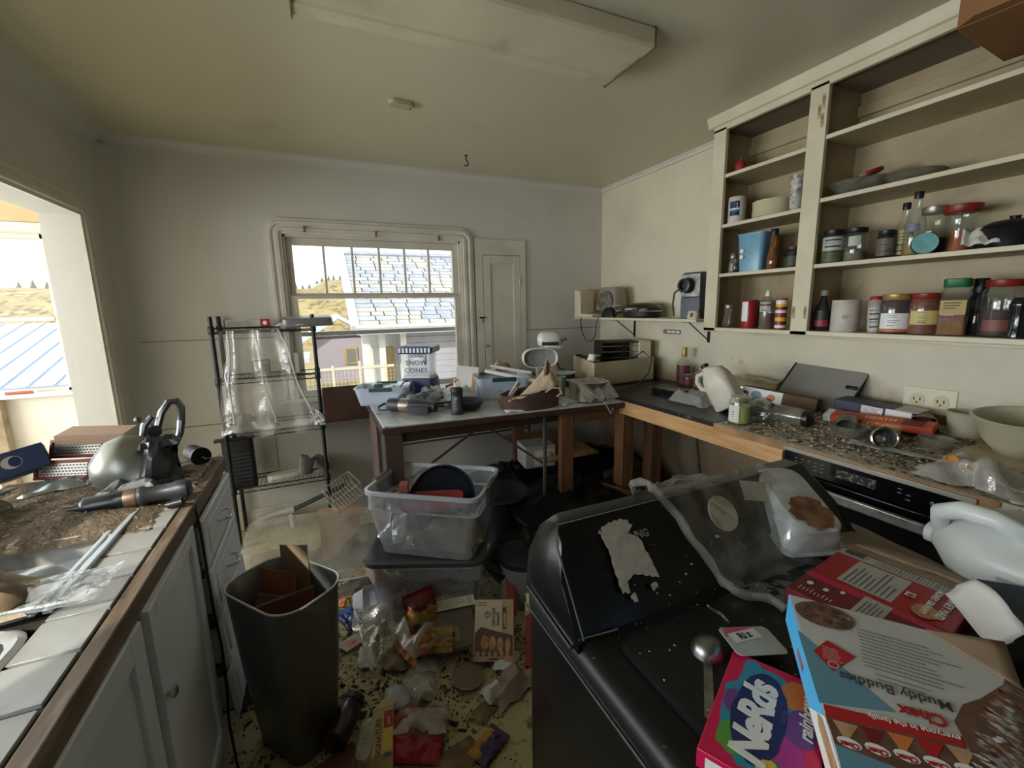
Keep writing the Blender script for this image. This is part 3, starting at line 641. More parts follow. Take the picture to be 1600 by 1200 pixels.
# ------------------------------------------------------------------ washer and what lies on it
CARD = mat('raw_cardboard', c(150, 128, 104), .8, col2=c(132, 110, 86), vs=10)
PAPER = mat('white_paper', c(222, 220, 214), .7, col2=c(206, 203, 194), vs=9)
PGREY = mat('printed_grey_white', c(190, 190, 184), .5, col2=c(178, 177, 170), vs=5)
RED = mat('printed_red', c(176, 32, 34), .4, col2=c(160, 26, 30), vs=6); DRED = mat('printed_dark_red', c(112, 26, 30), .45)
BLUE = mat('printed_sky_blue', c(84, 182, 232), .4); TEALG = mat('printed_grey_blue', c(96, 140, 158), .45)
NAVY = mat('printed_navy', c(26, 40, 92), .4); PINK = mat('printed_magenta', c(206, 24, 78), .35); INK = mat('printed_ink', c(60, 58, 58), .5); WINK = mat('printed_white', c(232, 230, 224), .45)
YEL = mat('printed_yellow', c(224, 188, 62), .45); ORG = mat('printed_orange', c(206, 118, 60), .45); GRN = mat('printed_green', c(92, 152, 60), .45); TEAL = mat('printed_teal', c(46, 138, 160), .45); PURP = mat('printed_purple', c(112, 62, 130), .45)
BRN = mat('printed_brown', c(112, 82, 66), .5, col2=c(90, 62, 48), vs=60); TANP = mat('printed_tan', c(196, 160, 120), .5, col2=c(166, 122, 84), vs=40)
class Print:
    """flat print on a face: polygons and lettering in the face's own x, y"""
    def __init__(s, parent, M=None, z=0.0003): s.p = parent; s.M = M or Matrix(); s.mb = MB(); s.mats = []; s.k = 0; s.z = z
    def poly(s, pts, m, lift=True):
        if m not in s.mats: s.mats.append(m)
        s.k += 1 if lift else 0
        s.mb.add([(x, y, s.z+.00006*s.k) for x, y in pts], [tuple(range(len(pts)))], s.mats.index(m), s.M); return s
    def rect(s, x0, y0, x1, y1, m): return s.poly([(x0, y0), (x1, y0), (x1, y1), (x0, y1)], m)
    def ell(s, x, y, rx, ry, m, n=16, wob=0.0, seed=0): return s.poly([(x+rx*math.cos(2*PI*k/n)*(1+wob*nz(k*.9, seed)), y+ry*math.sin(2*PI*k/n)*(1+wob*nz(k*.9, seed+5))) for k in range(n)], m)
    def lines(s, x0, y0, x1, y1, n, m, th=.0012, rag=.25, rot=0.0):
        for k in range(n):
            y = y0+(y1-y0)*(k+.5)/n; e = x1-(x1-x0)*rag*random.random(); s.rect(x0, y-th/2, e, y+th/2, m); s.k -= 1
        s.k += 1; return s
    def text(s, t, x, y, size, m, rot=0.0, shear=0.0, bold=0.0, align='LEFT', sp=1.0):
        s.k += 1; return text(t, size, m, s.p, s.M @ Matrix.Translation((x, y, s.z+.00006*s.k+.0002)) @ rotz(rot), shear, bold, align, sp=sp)
    def done(s, name='print'):
        return s.mb.build(name, s.mats, s.p, sharp=180) if s.mats else None

W = thing('washing_machine', 'black top loading washing machine with a raised console, strewn with litter', 'washing machine', (0, 0, 0))
WBK = mat('washer_black', c(14, 15, 17), .3, dirt=c(66, 66, 66), ds=30, dth=(.62, .85), coat=.2); WTOP = mat('washer_dusty_top', c(13, 13, 14), .42, spec=.35, dirt=c(84, 80, 76), ds=60, dth=(.64, .76)); WGL = mat('washer_console_gloss', c(10, 10, 12), .3, spec=.4)
X0, X1, YB, YF = .345, 1.12, .735, .06
mb = MB(); mb.loft([(.02, X1-X0-.02, YB-YF-.02, .03, (X0+X1)/2, (YB+YF)/2), (.06, X1-X0, YB-YF, .035, (X0+X1)/2, (YB+YF)/2), (.955, X1-X0, YB-YF, .035, (X0+X1)/2, (YB+YF)/2)], 5, cap0=True, cap1=False)
mb.build('body', WBK, W)
mb = MB(); cx, cy = (X0+X1)/2, (YB+YF)/2
mb.loft([(.957, X1-X0+.004, YB-YF+.004, .036, cx, cy), (.985, X1-X0+.004, YB-YF+.004, .036, cx, cy), (.998, X1-X0-.02, YB-YF-.02, .03, cx, cy), (1.0, X1-X0-.04, YB-YF-.04, .025, cx, cy)], 5); mb.build('top_deck', WTOP, W, sharp=50)
mb = MB(); mb.loft([(0, .66, .40, .03), (.009, .66, .40, .03), (.013, .645, .385, .025)], 4); mb.build('lid', WTOP, W, loc=(.735, .315, 1.0), sharp=50)
mb = MB()                                                                    # console: sloped face, tapered ends
rg = []
for x, k in ((X0, 0.0), (X0+.004, .55), (X0+.03, .93), (X0+.05, 1.0), (X1-.05, 1.0), (X1-.03, .93), (X1-.004, .55), (X1, 0.0)):
    z0 = .985; pts = [(.733, z0), (.53+.0*(1-k), z0), (.53+.11*k, z0+.02+.13*k), (.652+.02*(k-1), z0+.02+.149*k), (.69, z0+.02+.149*k), (.72, z0+.02+.125*k)]
    rg.append([Vector((x, y, z)) for y, z in pts])
mb.ring(rg); mb.build('console', WGL, W, bevel=.006)
TR = mat('chrome_trim', c(150, 156, 158), .25, .9)
MB().tube([(X0-.003, YB-.02, .998), (X0-.003, .55, .985), (X0+.002, .545, 1.002), (X0+.05, .535, 1.006), (X0+.08, .532, 1.006)], .0022, 5).build('chrome_trim', TR, W)
MB().tube([(X0-.004, YB-.01, .956), (X0-.004, YF+.03, .956)], .002, 5).build('chrome_trim', TR, W)
MB().tube([(X0+.012, .533, 1.008), (X0+.012, .62, 1.13), (X0+.03, .652, 1.152), (X1-.03, .652, 1.154)], .002, 5).build('chrome_trim', TR, W)
# console face frame
MC = frame((X0, .53, 1.0), (X1, .53, 1.0), (X0, .64, 1.135))
t = thing('torn_label', 'torn white sticker half scraped off the black washer console', 'sticker', M=MC @ Matrix.Translation((0, 0, .004)))
STK = mat('torn_sticker', c(196, 190, 178), .75, col2=c(172, 164, 150), vs=40)
def jag(pts, amp, n, seed):
    out = []; random.seed(seed)
    for i, a in enumerate(pts):
        b = pts[(i+1) % len(pts)]
        for k in range(n): t_ = k/n; out.append((a[0]+(b[0]-a[0])*t_+random.uniform(-amp, amp)*(k > 0), a[1]+(b[1]-a[1])*t_+random.uniform(-amp, amp)*(k > 0)))
    return out
for pts, sd in (([(.118, .172), (.150, .178), (.176, .174), (.186, .160), (.168, .150), (.190, .132), (.196, .098), (.200, .060), (.176, .068), (.150, .078), (.130, .070), (.128, .052), (.112, .054), (.113, .095), (.116, .13), (.110, .15)], 1), ([(.172, .052), (.186, .056), (.190, .046), (.176, .043)], 2), ([(.126, .046), (.136, .05), (.138, .036), (.130, .034)], 3), ([(.106, .162), (.112, .168), (.115, .158)], 5)):
    MB().prism(jag(pts, .0022, 5, sd), .0004).build('paper_scrap', STK, t)
text('UNG', .020, mat('console_lettering', c(140, 138, 132), .5), W, MC @ Matrix.Translation((.172, .136, .0022)) @ rotz(-.05), bold=.0006)

def washer_z(x, y):
    if y > .70: return 1.13
    if y > .64: return 1.156
    if y > .53: return 1.004+.152*(y-.53)/.11
    return 1.002
# clear wrap over the console
WRAP = film('clear_wrap', (.92, .92, .9, 1), haze=.05, hazecol=(.5, .48, .44, 1), gloss=.05, edge=.45, rough=.18, bump=.6, bs=16, spots=.35)
def wrapf(u, v):
    x = .585+.33*u+.12*v; y = .70-.27*v+.02*math.sin(u*7)-.05*u; x += .02*nz(v*6, u*4)
    z = washer_z(x, y)+.006+.016*abs(nz(u*7, v*7, 3))+.010*abs(nz(u*17, v*15, 8))+.01*(u in (0, 1))
    return Vector((x, y, z))
t = thing('plastic_wrap', 'dusty clear plastic wrap draped over the washer console', 'plastic wrap')
MB().grid(wrapf, 34, 30).build('sheet', WRAP, t, sharp=180)
def hem(v, du):
    return [wrapf(min(1, max(0, u/24+du)), v)+Vector((0, 0, .004+.006*abs(nz(u, v*9)))) for u in range(25)]
MB().tube(hem(0.0, 0), .006, 5).build('rolled_hem', WRAP, t)
MB().tube([wrapf(0, k/20)+Vector((0, 0, .004)) for k in range(21)], [.008+.005*nz(k*.8, 1) for k in range(21)], 6).build('rolled_hem', WRAP, t)
MB().tube([(.60, .50, 1.012), (.597, .47, 1.02), (.60, .455, 1.01), (.605, .435, 1.006)], .003, 5).build('torn_strip', WRAP, t)
t = thing('dip_lid', 'round clear lid lying under the plastic wrap on the washer console', 'lid', M=MC @ at(.405, .135, .012))
MB().lathe([(.034, 0), (.036, .003), (.033, .005), (.030, .003), (0.0, .003)], 28).build('disc', film('cloudy_lid', (.9, .9, .86, 1), haze=.35, hazecol=(.6, .57, .5, 1), gloss=.1), t)
MB().lathe([(.0355, .001), (.0375, .003), (.0355, .005)], 28).build('rim', mat('lid_rim', c(190, 186, 170), .4), t)
t = thing('white_card', 'plain white paper card slipped behind the wrap on the console', 'card', M=MC @ at(.55, .155, .012, .05, 0, -.25))
MB().bx((-.06, -.022, 0), (.06, .022, .0006)).build('sheet', PAPER, t)
# takeaway box lying upside down on the console
CLAM = film('clear_tub', (.95, .96, .96, 1), haze=.45, hazecol=(.78, .8, .78, 1), gloss=.14, edge=.6, rough=.1, spots=.25, bs=30)
t = thing('takeaway_box', 'clear plastic takeaway box with brown sauce dried inside, tipped over beside the wrap', 'food box', M=frame((.955, .60, 1.068), (.955-.3, .60-.85, 1.068-.42), (.955+.95, .60-.3, 1.068)) @ Matrix.Scale(1.1, 4))
mb = MB(); mb.loft([(0, .20, .135, .02), (.003, .20, .135, .02), (.004, .186, .122, .025), (.03, .178, .114, .03), (.034, .172, .108, .03), (.05, .166, .102, .03), (.056, .150, .088, .03)], 5, cap0=False); mb.build('tub', CLAM, t, sharp=30)
mb = MB(); mb.loft([(.006, .184, .12, .025), (.052, .16, .096, .03)], 5, cap0=False); mb.build('inner_shell', CLAM, t)
mb = MB(); random.seed(2); mb.add([(.040+.040*math.cos(2*PI*k/26)*(1+.35*nz(k*.7, 2)), .002+.040*math.sin(2*PI*k/26)*(1+.35*nz(k*.7, 7)), .0569) for k in range(26)], [tuple(range(26))]); mb.build('dried_sauce', mat('dried_sauce', c(98, 58, 36), .6, col2=c(140, 104, 74), vs=40), t)
# flattened red cracker box
MR_ = frame((.737, .452, 1.042), (.737+.99, .452+.14, 1.042), (.737-.14, .452+.99, 1.042))
t = thing('red_cracker_box', 'flattened red cracker box lying upside down with a torn open flap', 'box', M=MR_)
mb = MB(); mb.bx((0, -.20, -.036), (.262, 0, 0)); mb.build('carton', [DRED], t, bevel=.0015)
MB().prism([(.235, -.20), (.262, -.20), (.262, 0), (.24, 0)], .001).build('side_panel', CARD, t, loc=(0, 0, .0005))
P = Print(t); P.rect(.002, -.198, .07, -.002, DRED); P.poly([(.07, -.198), (.07, -.002), (.095, -.002), (.085, -.198)], PINK); P.rect(.088, -.198, .232, -.002, RED)
P.rect(.205, -.198, .234, -.002, PGREY); P.rect(.10, -.12, .20, -.04, PGREY); P.rect(.006, -.09, .085, -.128, PGREY)
for k in range(7): P.rect(.212, -.020-.026*k, .23, -.019-.026*k, INK)
for k in range(14): P.rect(.213, -.008-.0024*k, .23, -.0092-.0024*k-.0008*(k % 3), INK)
P.lines(.104, -.115, .194, -.045, 9, INK, .0014, .5); P.lines(.01, -.124, .08, -.095, 5, INK, .0012, .4)
P.lines(.206, -.19, .232, -.06, 26, INK, .0009, .2)
for x, y, r in ((.045, -.02, .007), (.045, -.045, .006), (.06, -.065, .005)): P.ell(x, y, r, r*.7, WINK)
P.lines(.012, -.066, .03, -.012, 9, WINK, .0012, .5)
P.text('HONEY MAID', .205, -.172, .0155, WINK, rot=PI/2*0+PI, bold=.0004); P.text('HONEY GRAHAM', .205, -.154, .0125, WINK, rot=PI, bold=.0004)
P.rect(.142, -.125, .158, -.138, WINK); P.text('N', .153, -.128, .012, RED, rot=PI, bold=.0006)
P.ell(.115, -.16, .022, .018, TANP, 12, .2); P.ell(.112, -.158, .012, .009, ORG, 10, .2); P.done()
fl = MB(); fl.grid(lambda u, v: Vector((.26+.055*u, -.21+.2*v-.03*u, .002+.012*u-.02*u*u+.004*nz(u*3, v*4))), 6, 8); fl.build('torn_flap', CARD, t, solid=.0008)
t = thing('grey_board', 'greyish torn cardboard sheet lying along the edge of the washer behind the red box', 'cardboard', (1.045, .46, 1.006), (0, 0, -.16))
MB().grid(lambda u, v: Vector((-.10+.2*u, -.13+.26*v, .004+.006*nz(u*3, v*3, 7))), 8, 8).build('sheet', mat('grey_board_paper', c(150, 140, 124), .8, col2=c(128, 116, 98), vs=7), t, solid=.0012)
# milk jug
JUG = mat('milk_jug_plastic', c(222, 226, 222), .35, trans=0.12, spec=.5)
t = thing('milk_jug', 'large white plastic milk jug lying on its side on the washer edge', 'jug', M=Matrix.Translation((1.11, .185, 1.078)) @ rotz(-.06) @ rotm(-PI/2) @ rotz(math.radians(236)))
mb = MB(); mb.loft([(-.02, .12, .12, .02), (-.012, .15, .15, .03), (.10, .155, .155, .035), (.14, .15, .15, .045), (.18, .11, .11, .05), (.205, .06, .06, .028), (.215, .042, .042, .02)], 6); mb.build('bottle', JUG, t, sharp=60)
MB().tube([(.068, 0, .075), (.095, 0, .085), (.108, 0, .115), (.105, 0, .16), (.08, 0, .195), (.03, 0, .205)], [.016, .017, .017, .017, .016, .014], 10).build('handle', JUG, t)
MB().lathe([(.021, .213), (.021, .228), (.017, .23)], 16).build('neck', JUG, t)
MB().bx((-.06, -.079, .01), (.06, -.0785, .09)).build('pasted_label', mat('jug_label', c(206, 210, 206), .5), t)
# cereal box with the printed back panel
MX = Matrix(((.586, .793, -.165, .601), (-.81, .574, -.119, .363), (0, .203, .979, 1.127), (0, 0, 0, 1)))
t = thing('cereal_box', 'large pale cereal box lying recipe side up with a sky blue narrow side', 'box', M=MX)
mb = MB(); mb.prism([(0, 0), (.215, 0), (.24, -.27), (.048, -.27)], -.052); mb.build('carton', [PGREY], t, bevel=.001)
P = Print(t); sk = lambda x, y: (x, y)
P.poly([(.008, -.062), (.098, -.137), (.026, -.158)], TEALG); P.poly([(.03, -.158), (.15, -.139), (.152, -.149), (.031, -.173)], RED)
P.poly([(.031, -.173), (.15, -.149), (.16, -.199), (.037, -.20)], BRN); P.poly([(.037, -.20), (.16, -.199), (.17, -.268), (.046, -.268)], TEALG)
for k in range(5):
    x, y = .048+.024*k, -.181+.0045*k; P.poly([(x-.011, y+.008), (x, y-.012), (x+.012, y+.011)], [TANP, DRED, ORG, RED, TANP][k]); P.ell(x+.002, y-.012, .011, .0055, WINK, 12); P.text('Chex', x+.010, y-.0105, .0075, RED, rot=PI+.15, bold=.0003)
P.ell(.040, -.024, .034, .021, BRN, 18, .12)
random.seed(6)
for k in range(46):
    a, r = random.uniform(0, 2*PI), random.random()**.5; x, y = .040+.031*r*math.cos(a), -.024+.018*r*math.sin(a); d = random.uniform(.003, .006); b = random.uniform(0, PI)
    P.poly([(x+d*math.cos(b+q*PI/2), y+.7*d*math.sin(b+q*PI/2)) for q in range(4)], random.choice([TANP, BRN, CARD]), False)
P.poly([(.024, -.089), (.040, -.066), (.068, -.079), (.043, -.110)], RED); P.lines(.034, -.096, .056, -.076, 6, PGREY, .0008, .3); P.ell(.044, -.101, .006, .005, PGREY); P.ell(.044, -.101, .0046, .0036, RED)
P.lines(.075, -.090, .172, -.030, 11, INK, .0009, .35); P.lines(.085, -.105, .145, -.092, 2, INK, .0008, .3)
P.text('Muddy Buddies', .150, -.103, .0165, INK, rot=PI+.05, bold=.00005); P.text('Chex', .140, -.1235, .0185, RED, rot=PI+.1, bold=.0006)
P.text('everyone in the family', .148, -.1405, .0088, WINK, rot=PI+.135)
# printed heap of sugared cereal at the corner
P.poly([(.152, -.149), (.147, -.125), (.16, -.10), (.178, -.085), (.205, -.055), (.214, -.03), (.218, -.03), (.239, -.268), (.17, -.268), (.155, -.2)], BRN)
random.seed(9)
def inheap(x, y): return x > .155-.02*min(1, max(0, (-.15-y)/.05))*0 and x > .152+(y+.15)*.55*(y > -.15) and x < .2175-.087*(y+.03)
for k in range(620):
    x, y = random.uniform(.15, .238), random.uniform(-.266, -.05)
    if inheap(x, y):
        l, w_ = random.uniform(.003, .009), random.uniform(.0012, .003); b = -.45+random.uniform(-.3, .3); ca, sa = math.cos(b), math.sin(b)
        P.poly([(x+l*ca*p_-w_*sa*q_, y+l*sa*p_+w_*ca*q_) for p_, q_ in ((-1, 0), (0, -1), (1, 0), (0, 1))], random.choice([WINK, WINK, TANP, DRED, PGREY, PGREY]), False)
P.done()
Ms = frame((0, 0, -.052), (.048, -.27, -.052), (0, 0, 0))
P = Print(t, Ms); P.rect(0, 0, .274, .0515, WINK); P.poly([(0, 0), (.13, 0), (.175, .0515), (0, .0515)], BLUE); P.rect(.066, .014, .095, .024, RED); P.lines(.068, .0165, .093, .0215, 2, PGREY, .0008, .2)
P.poly([(.155, .028), (.165, .02), (.25, .024), (.27, .04), (.24, .046), (.17, .042)], TANP); P.done('side_print')
mb = MB(); mb.grid(lambda u, v: Vector((.15+.07*u, .0-.06*v*u, .001+.03*u*(1-v)*.4)), 5, 5); mb.build('folded_flap', CARD, t, solid=.0008)
# candy box
MN = frame((.368, .310, 1.032), (.368+.889, .310+.458, 1.036), (.368-.458, .310+.889, 1.032))
t = thing('candy_box', 'magenta candy box with big white letters on a blue splash', 'box', M=MN)
MB().bx((0, -.118, -.026), (.187, 0, 0)).build('carton', PINK, t, bevel=.001)
P = Print(t); P.rect(.002, -.116, .185, -.004, PINK)
P.ell(.092, -.052, .083, .045, TEAL, 30, .16, 1); P.ell(.040, -.030, .024, .018, GRN, 14, .2, 2); P.ell(.055, -.085, .024, .017, mat('printed_violet', c(178, 52, 140), .4), 14, .25, 3); P.ell(.15, -.085, .026, .018, ORG, 14, .2, 4); P.ell(.10, -.095, .03, .018, PURP, 14, .25, 5); P.ell(.165, -.03, .018, .012, TEAL, 12, .25, 6); P.ell(.02, -.07, .016, .012, YEL, 12, .2, 7); P.ell(.095, -.018, .02, .01, PURP, 12, .2, 9)
P.ell(.092, -.050, .074, .030, NAVY, 26, .14, 8)
P.text('NeRds', .016, -.066, .052, WINK, rot=.03, shear=.2, bold=.0022, sp=.88); P.text('rainbow', .085, -.107, .021, WINK, rot=.06, shear=.3, bold=.0005); P.text('Candy', .095, -.078, .0085, PURP); P.done()
P = Print(t, frame((0, 0, -.026), (0, -1, -.026), (0, 0, 0)), z=.0006); P.rect(.01, .006, .108, .020, WINK); P.done('end_panel')
# little candy card, measuring spoon, packet
t = thing('candy_card', 'small pink and white card tucked behind the magenta candy box', 'card', (.575, .395, 1.034), (.05, .1, -.28))
MB().loft([(0, .085, .055, .008), (.0008, .085, .055, .008)], 3).build('sheet', PGREY, t)
P = Print(t, z=.0012); P.poly([(-.04, .008), (.02, .026), (-.034, .026)], mat('printed_pink', c(206, 92, 110), .5)); P.poly([(-.03, -.004), (.022, .006), (.018, .024), (-.034, .014)], WINK); P.text('Ri', -.018, .002, .017, INK, rot=.2, bold=.0006); P.text('z', -.001, .006, .017, INK, rot=.2, bold=.0006); P.done()
t = thing('measuring_spoon', 'steel scoop spoon lying face down on the dusty washer lid', 'spoon', (.515, .425, 1.016), (0, 0, math.radians(133)))
mb = MB(); mb.lathe([(.025, -.008), (.0245, .004), (.020, .014), (.012, .019), (0, .021)], 20, cap=False); mb.build('bowl', STEEL, t)
MB().loft([(0, .012, .10, .004), (.002, .012, .10, .004)], 3, M=at(0, .072, -.004)).build('handle', STEEL, t)
MP = at(.955, .215, 1.085, math.radians(14), math.radians(6), math.radians(-34))
t = thing('torn_packet', 'navy and red packet with its white torn flap standing up', 'packet', M=MP)
MB().bx((-.05, -.05, -.012), (.08, .05, .0)).build('carton', mat('packet_navy', c(40, 58, 84), .35), t, bevel=.002)
P = Print(t); P.poly([(-.03, -.048), (.078, -.048), (.078, .0), (-.01, -.012)], mat('packet_red', c(112, 44, 48), .4)); P.ell(-.01, -.02, .014, .01, NAVY); P.done()
MB().grid(lambda u, v: Vector((-.052-.022*u+.006*nz(v*5, u*3), -.05+.10*v, .001-.045*u+.012*math.sin(PI*v)*(1-u))), 6, 8).build('torn_flap', WINK, t, solid=.0008)
# crumbs on the lid
random.seed(21); mb = MB()
for k in range(240):
    x, y = random.uniform(.40, .78), random.uniform(.12, .60); d = random.uniform(.0006, .0035)*(2 if random.random() < .06 else 1); z = washer_z(x, y)+(.013 if (.41 < x < 1.06 and .12 < y < .51) else .003)
    a = random.uniform(0, 6.3); mb.add([(x+d*math.cos(a+q*1.9), y+d*math.sin(a+q*1.9), z+random.uniform(0, .0012)) for q in range(3)]+[(x, y, z+d*.7)], [(0, 1, 2), (0, 3, 1), (1, 3, 2), (2, 3, 0)], k % 2)
tag(mb.build('crumbs', [mat('pale_crumb', c(176, 160, 138), .9), mat('brown_crumb', c(86, 66, 48), .9)]), 'crumbs and flakes scattered over the black washer top', 'crumbs', kind='stuff')

# ------------------------------------------------------------------ jars, bottles and tins on the wall cabinet's shelves
GLASS = film('jar_glass', (.93, .95, .92, 1), haze=.06, hazecol=(.6, .6, .54, 1), gloss=.07, edge=.55, rough=.06)
DUSTGLASS = film('dusty_jar_glass', (.88, .87, .83, 1), haze=.13, hazecol=(.5, .47, .4, 1), gloss=.07, edge=.5, rough=.15, spots=.2)
AMBER = film('amber_glass', (.72, .4, .14, 1), haze=.35, hazecol=(.36, .18, .06, 1), gloss=.07, edge=.5)
DARKG = film('dark_bottle_glass', (.25, .25, .22, 1), haze=.6, hazecol=(.03, .03, .03, 1), gloss=.07, edge=.5)
LIDB = mat('black_lid', c(22, 26, 26), .4); LIDR = mat('red_lid', c(150, 36, 30), .4, col2=c(120, 30, 26), vs=20); LIDG = mat('green_lid', c(28, 104, 62), .4); LIDM = mat('tin_lid', c(160, 156, 146), .35, .7); LIDW = mat('white_cap', c(232, 230, 224), .4)
LIDY = mat('gold_lid', c(176, 146, 84), .4, .5)
def solidm(name, *col): return mat(name, c(*col), .6, col2=c(*[int(v*.9) for v in col]), vs=18)
class Jar:
    """lathe body with cap, contents and a wrapped label facing the room"""
    def __init__(s, name, label, cat, x, y, z, h, prof, m, group=None, tilt=(0, 0, 0), n=20, sx=1, sy=1):
        s.h = h; s.prof = prof
        s.t = thing(name, label, cat, (x, y, z), tilt, group); s.sx, s.sy = sx, sy
        MB().lathe([(r, q*h) for r, q in prof], n, sx=sx, sy=sy).build('body', m, s.t, sharp=50)
    def rad(s, q):
        p = s.prof
        for (r0, q0), (r1, q1) in zip(p, p[1:]):
            if q0 <= q <= q1 and q1 > q0: return r0+(r1-r0)*(q-q0)/(q1-q0)
        return p[-1][0]
    def cap(s, q0, q1, r, m, r1=None):
        MB().lathe([(r*.96, q0*s.h), (r, (q0+.012)*s.h), (r1 or r, (q1-.01)*s.h), ((r1 or r)*.93, q1*s.h)], 20).build('cap' if r < .02 else 'lid', m, s.t, sharp=50); return s
    def fill(s, q0, q1, m):
        pr = [(s.rad(q0)*.92, q0*s.h)] + [(r*.93, q*s.h) for r, q in s.prof if q0 < q < q1] + [(s.rad(q1)*.93, q1*s.h)]
        MB().lathe(pr, 16, sx=s.sx, sy=s.sy).build('contents', m, s.t); return s
    def label(s, q0, q1, mats, rows=None, a0=130, a1=285, marks=True, ink=None):
        """rows: (fraction, material) bands from bottom to top"""
        rows = rows or [(1.0, 0)]; mb = MB(); N = 14; lo = q0; mats = list(mats)
        def strip(za, zb, b0, b1, mi, k=1.0):
            ra, rb = s.rad(za)*1.015+.0004*k, s.rad(zb)*1.015+.0004*k; g = []
            for i in range(N+1):
                a = math.radians(b0+(b1-b0)*i/N); g.append((ra, rb, a))
            vs = [Vector((r_*math.cos(a)*s.sx, r_*math.sin(a)*s.sy, z_*s.h)) for ra_, rb_, a in g for r_, z_ in ((ra_, za), (rb_, zb))]
            mb.add(vs, [(2*i, 2*i+2, 2*i+3, 2*i+1) for i in range(N)], mi)
        for fr_, mi in rows:
            hi = lo+(q1-q0)*fr_; strip(lo, hi, a0, a1, mi); lo = hi
        if marks:
            mats.append(ink or INK); q = q0+.12*(q1-q0)
            while q < q1-.1*(q1-q0):
                e = random.uniform(.45, .95); st = (q1-q0)*random.choice([.025, .03, .07])
                strip(q, q+st, a0+30, a0+30+(a1-a0-55)*e, len(mats)-1, 2.2); q += st+(q1-q0)*random.choice([.07, .1, .16])
        mb.build('label_band', mats, s.t, sharp=180); return s
P_JAR = lambda r: [(r*.9, 0), (r, .03), (r, .74), (r*.93, .82), (r*.8, .87), (r*.8, .93)]
P_SPICE = lambda r: [(r*.95, 0), (r, .02), (r, .8), (r*.82, .86), (r*.82, .9)]
P_BOT = lambda r: [(r*.93, 0), (r, .02), (r, .5), (r*.85, .6), (r*.42, .74), (r*.36, .9)]
P_CAN = lambda r: [(r*.97, 0), (r, .02), (r, .98), (r*.97, 1)]
P_TALL = lambda r: [(r*.95, 0), (r, .015), (r, .84), (r*.9, .88), (r*.86, .9)]
random.seed(31)
A1, A2, A3, A4, B3, CC, DD = 2.279, 2.004, 1.726, 1.411, 2.028, 1.729, 1.411
# narrow bay
t = thing('red_pepper_tin', 'red pepper shaped tin on the topmost shelf of the narrow bay', 'ornament', (2.30, 1.89, A1))
MB().lathe([(.012, 0), (.026, .012), (.031, .035), (.029, .06), (.018, .075), (.004, .07)], 14).build('body', solidm('pepper_red', 168, 42, 46), t); MB().cyl((0, 0, .07), (.006, 0, .088), .004, n=6).build('stem', GRN, t)
t = thing('red_packet', 'flat dark red packet lying on the topmost shelf of the narrow bay', 'packet', (2.31, 1.80, A1), (0, 0, .3)); MB().bx((-.03, -.05, 0), (.03, .05, .028)).build('packet_body', solidm('packet_dark_red', 110, 30, 26), t, bevel=.005); MB().bx((-.0305, -.03, .008), (-.03, .03, .02)).build('printed_band', YEL, t)
j = Jar('canister', 'white canister with a navy printed badge beside the plates', 'canister', 2.275, 1.875, A2, .145, P_CAN(.046), solidm('canister_white', 214, 204, 194)); j.label(.28, .82, [NAVY, WINK, TEAL], [(.3, 0), (.12, 2), (.1, 1), (.48, 0)], 170, 235, False)
text('GE', .03, WINK, j.t, at(-.0470, .002, .085, PI/2, 0, -PI/2+.3), bold=.0005)
t0 = None
for k in range(8):
    if t0 is None:
        t0 = thing('dinner_plate', 'cream dinner plate at the bottom of the stack in the narrow bay', 'plate', (2.335, 1.695, A2), group='stack of cream plates')
        MB().lathe([(.05, 0), (.062, .002), (.10, .014), (.102, .017), (.09, .0145), (.06, .006), (0, .005)], 30).build('dish', mat('cream_china', c(224, 216, 186), .25), t0, sharp=40); MB().lathe([(.045, -.001), (.045, .001)], 24).build('foot_ring', mat('cream_china_foot', c(214, 204, 172), .4), t0); r = t0
    else: r = copy_thing(t0, ['', 'cream dinner plate second from the bottom of the stack', 'cream dinner plate third from the bottom of the stack', 'cream dinner plate just below the middle of the stack', 'cream dinner plate just above the middle of the stack', 'cream dinner plate third from the top of the stack', 'cream dinner plate second from the top of the stack', 'cream dinner plate at the very top of the stack'][k]); r.location.z = A2+.0105*k; r.location.x += random.uniform(-.003, .003)
j = Jar('patterned_tumbler', 'tall glass tumbler with a grey frosted pattern at the right of the plates', 'glass', 2.26, 1.52, A2, .17, [(.026, 0), (.028, .02), (.034, 1.0), (.032, .99), (.027, .05)], mat('frosted_tumbler', c(196, 190, 176), .35, col2=c(130, 126, 118), vs=55, vth=(.45, .6))); j.label(.08, .4, [PGREY], None, 150, 260)
j = Jar('salt_shaker', 'small glass salt shaker with a steel top beside the blue tub', 'shaker', 2.27, 1.872, A3, .115, [(.026, 0), (.027, .05), (.022, .7), (.022, .74)], DUSTGLASS); j.cap(.74, 1, .023, LIDM, .016); j.fill(.03, .5, solidm('grey_salt', 150, 140, 122))
t = thing('toothpick_glass', 'tiny round glass jar in front of the blue tub', 'glass', (2.235, 1.845, A3)); MB().lathe([(.015, 0), (.024, .015), (.02, .036), (.021, .042)], 14).build('body', GLASS, t); MB().lathe([(.0, .003), (.016, .004), (.018, .012)], 12).build('contents', solidm('picks', 140, 110, 70), t)
t = thing('blue_tub', 'tall light blue plastic tub on the narrow bay shelf', 'tub', (2.275, 1.735, A3), (0, 0, .15)); BL = mat('blue_plastic', c(118, 168, 192), .3, col2=c(104, 154, 180), vs=5)
MB().loft([(0, .115, .125, .02), (.19, .135, .15, .025), (.196, .142, .157, .027), (.202, .142, .157, .027), (.20, .13, .146, .02), (.02, .11, .12, .02)], 5, cap1=True).build('tub_body', BL, t, sharp=40)
P = Print(t, at(-.0665, .04, .06, PI/2, 0, -PI/2), z=.004); P.ell(0, .05, .011, .011, WINK); P.ell(0, .018, .011, .011, WINK); P.done()
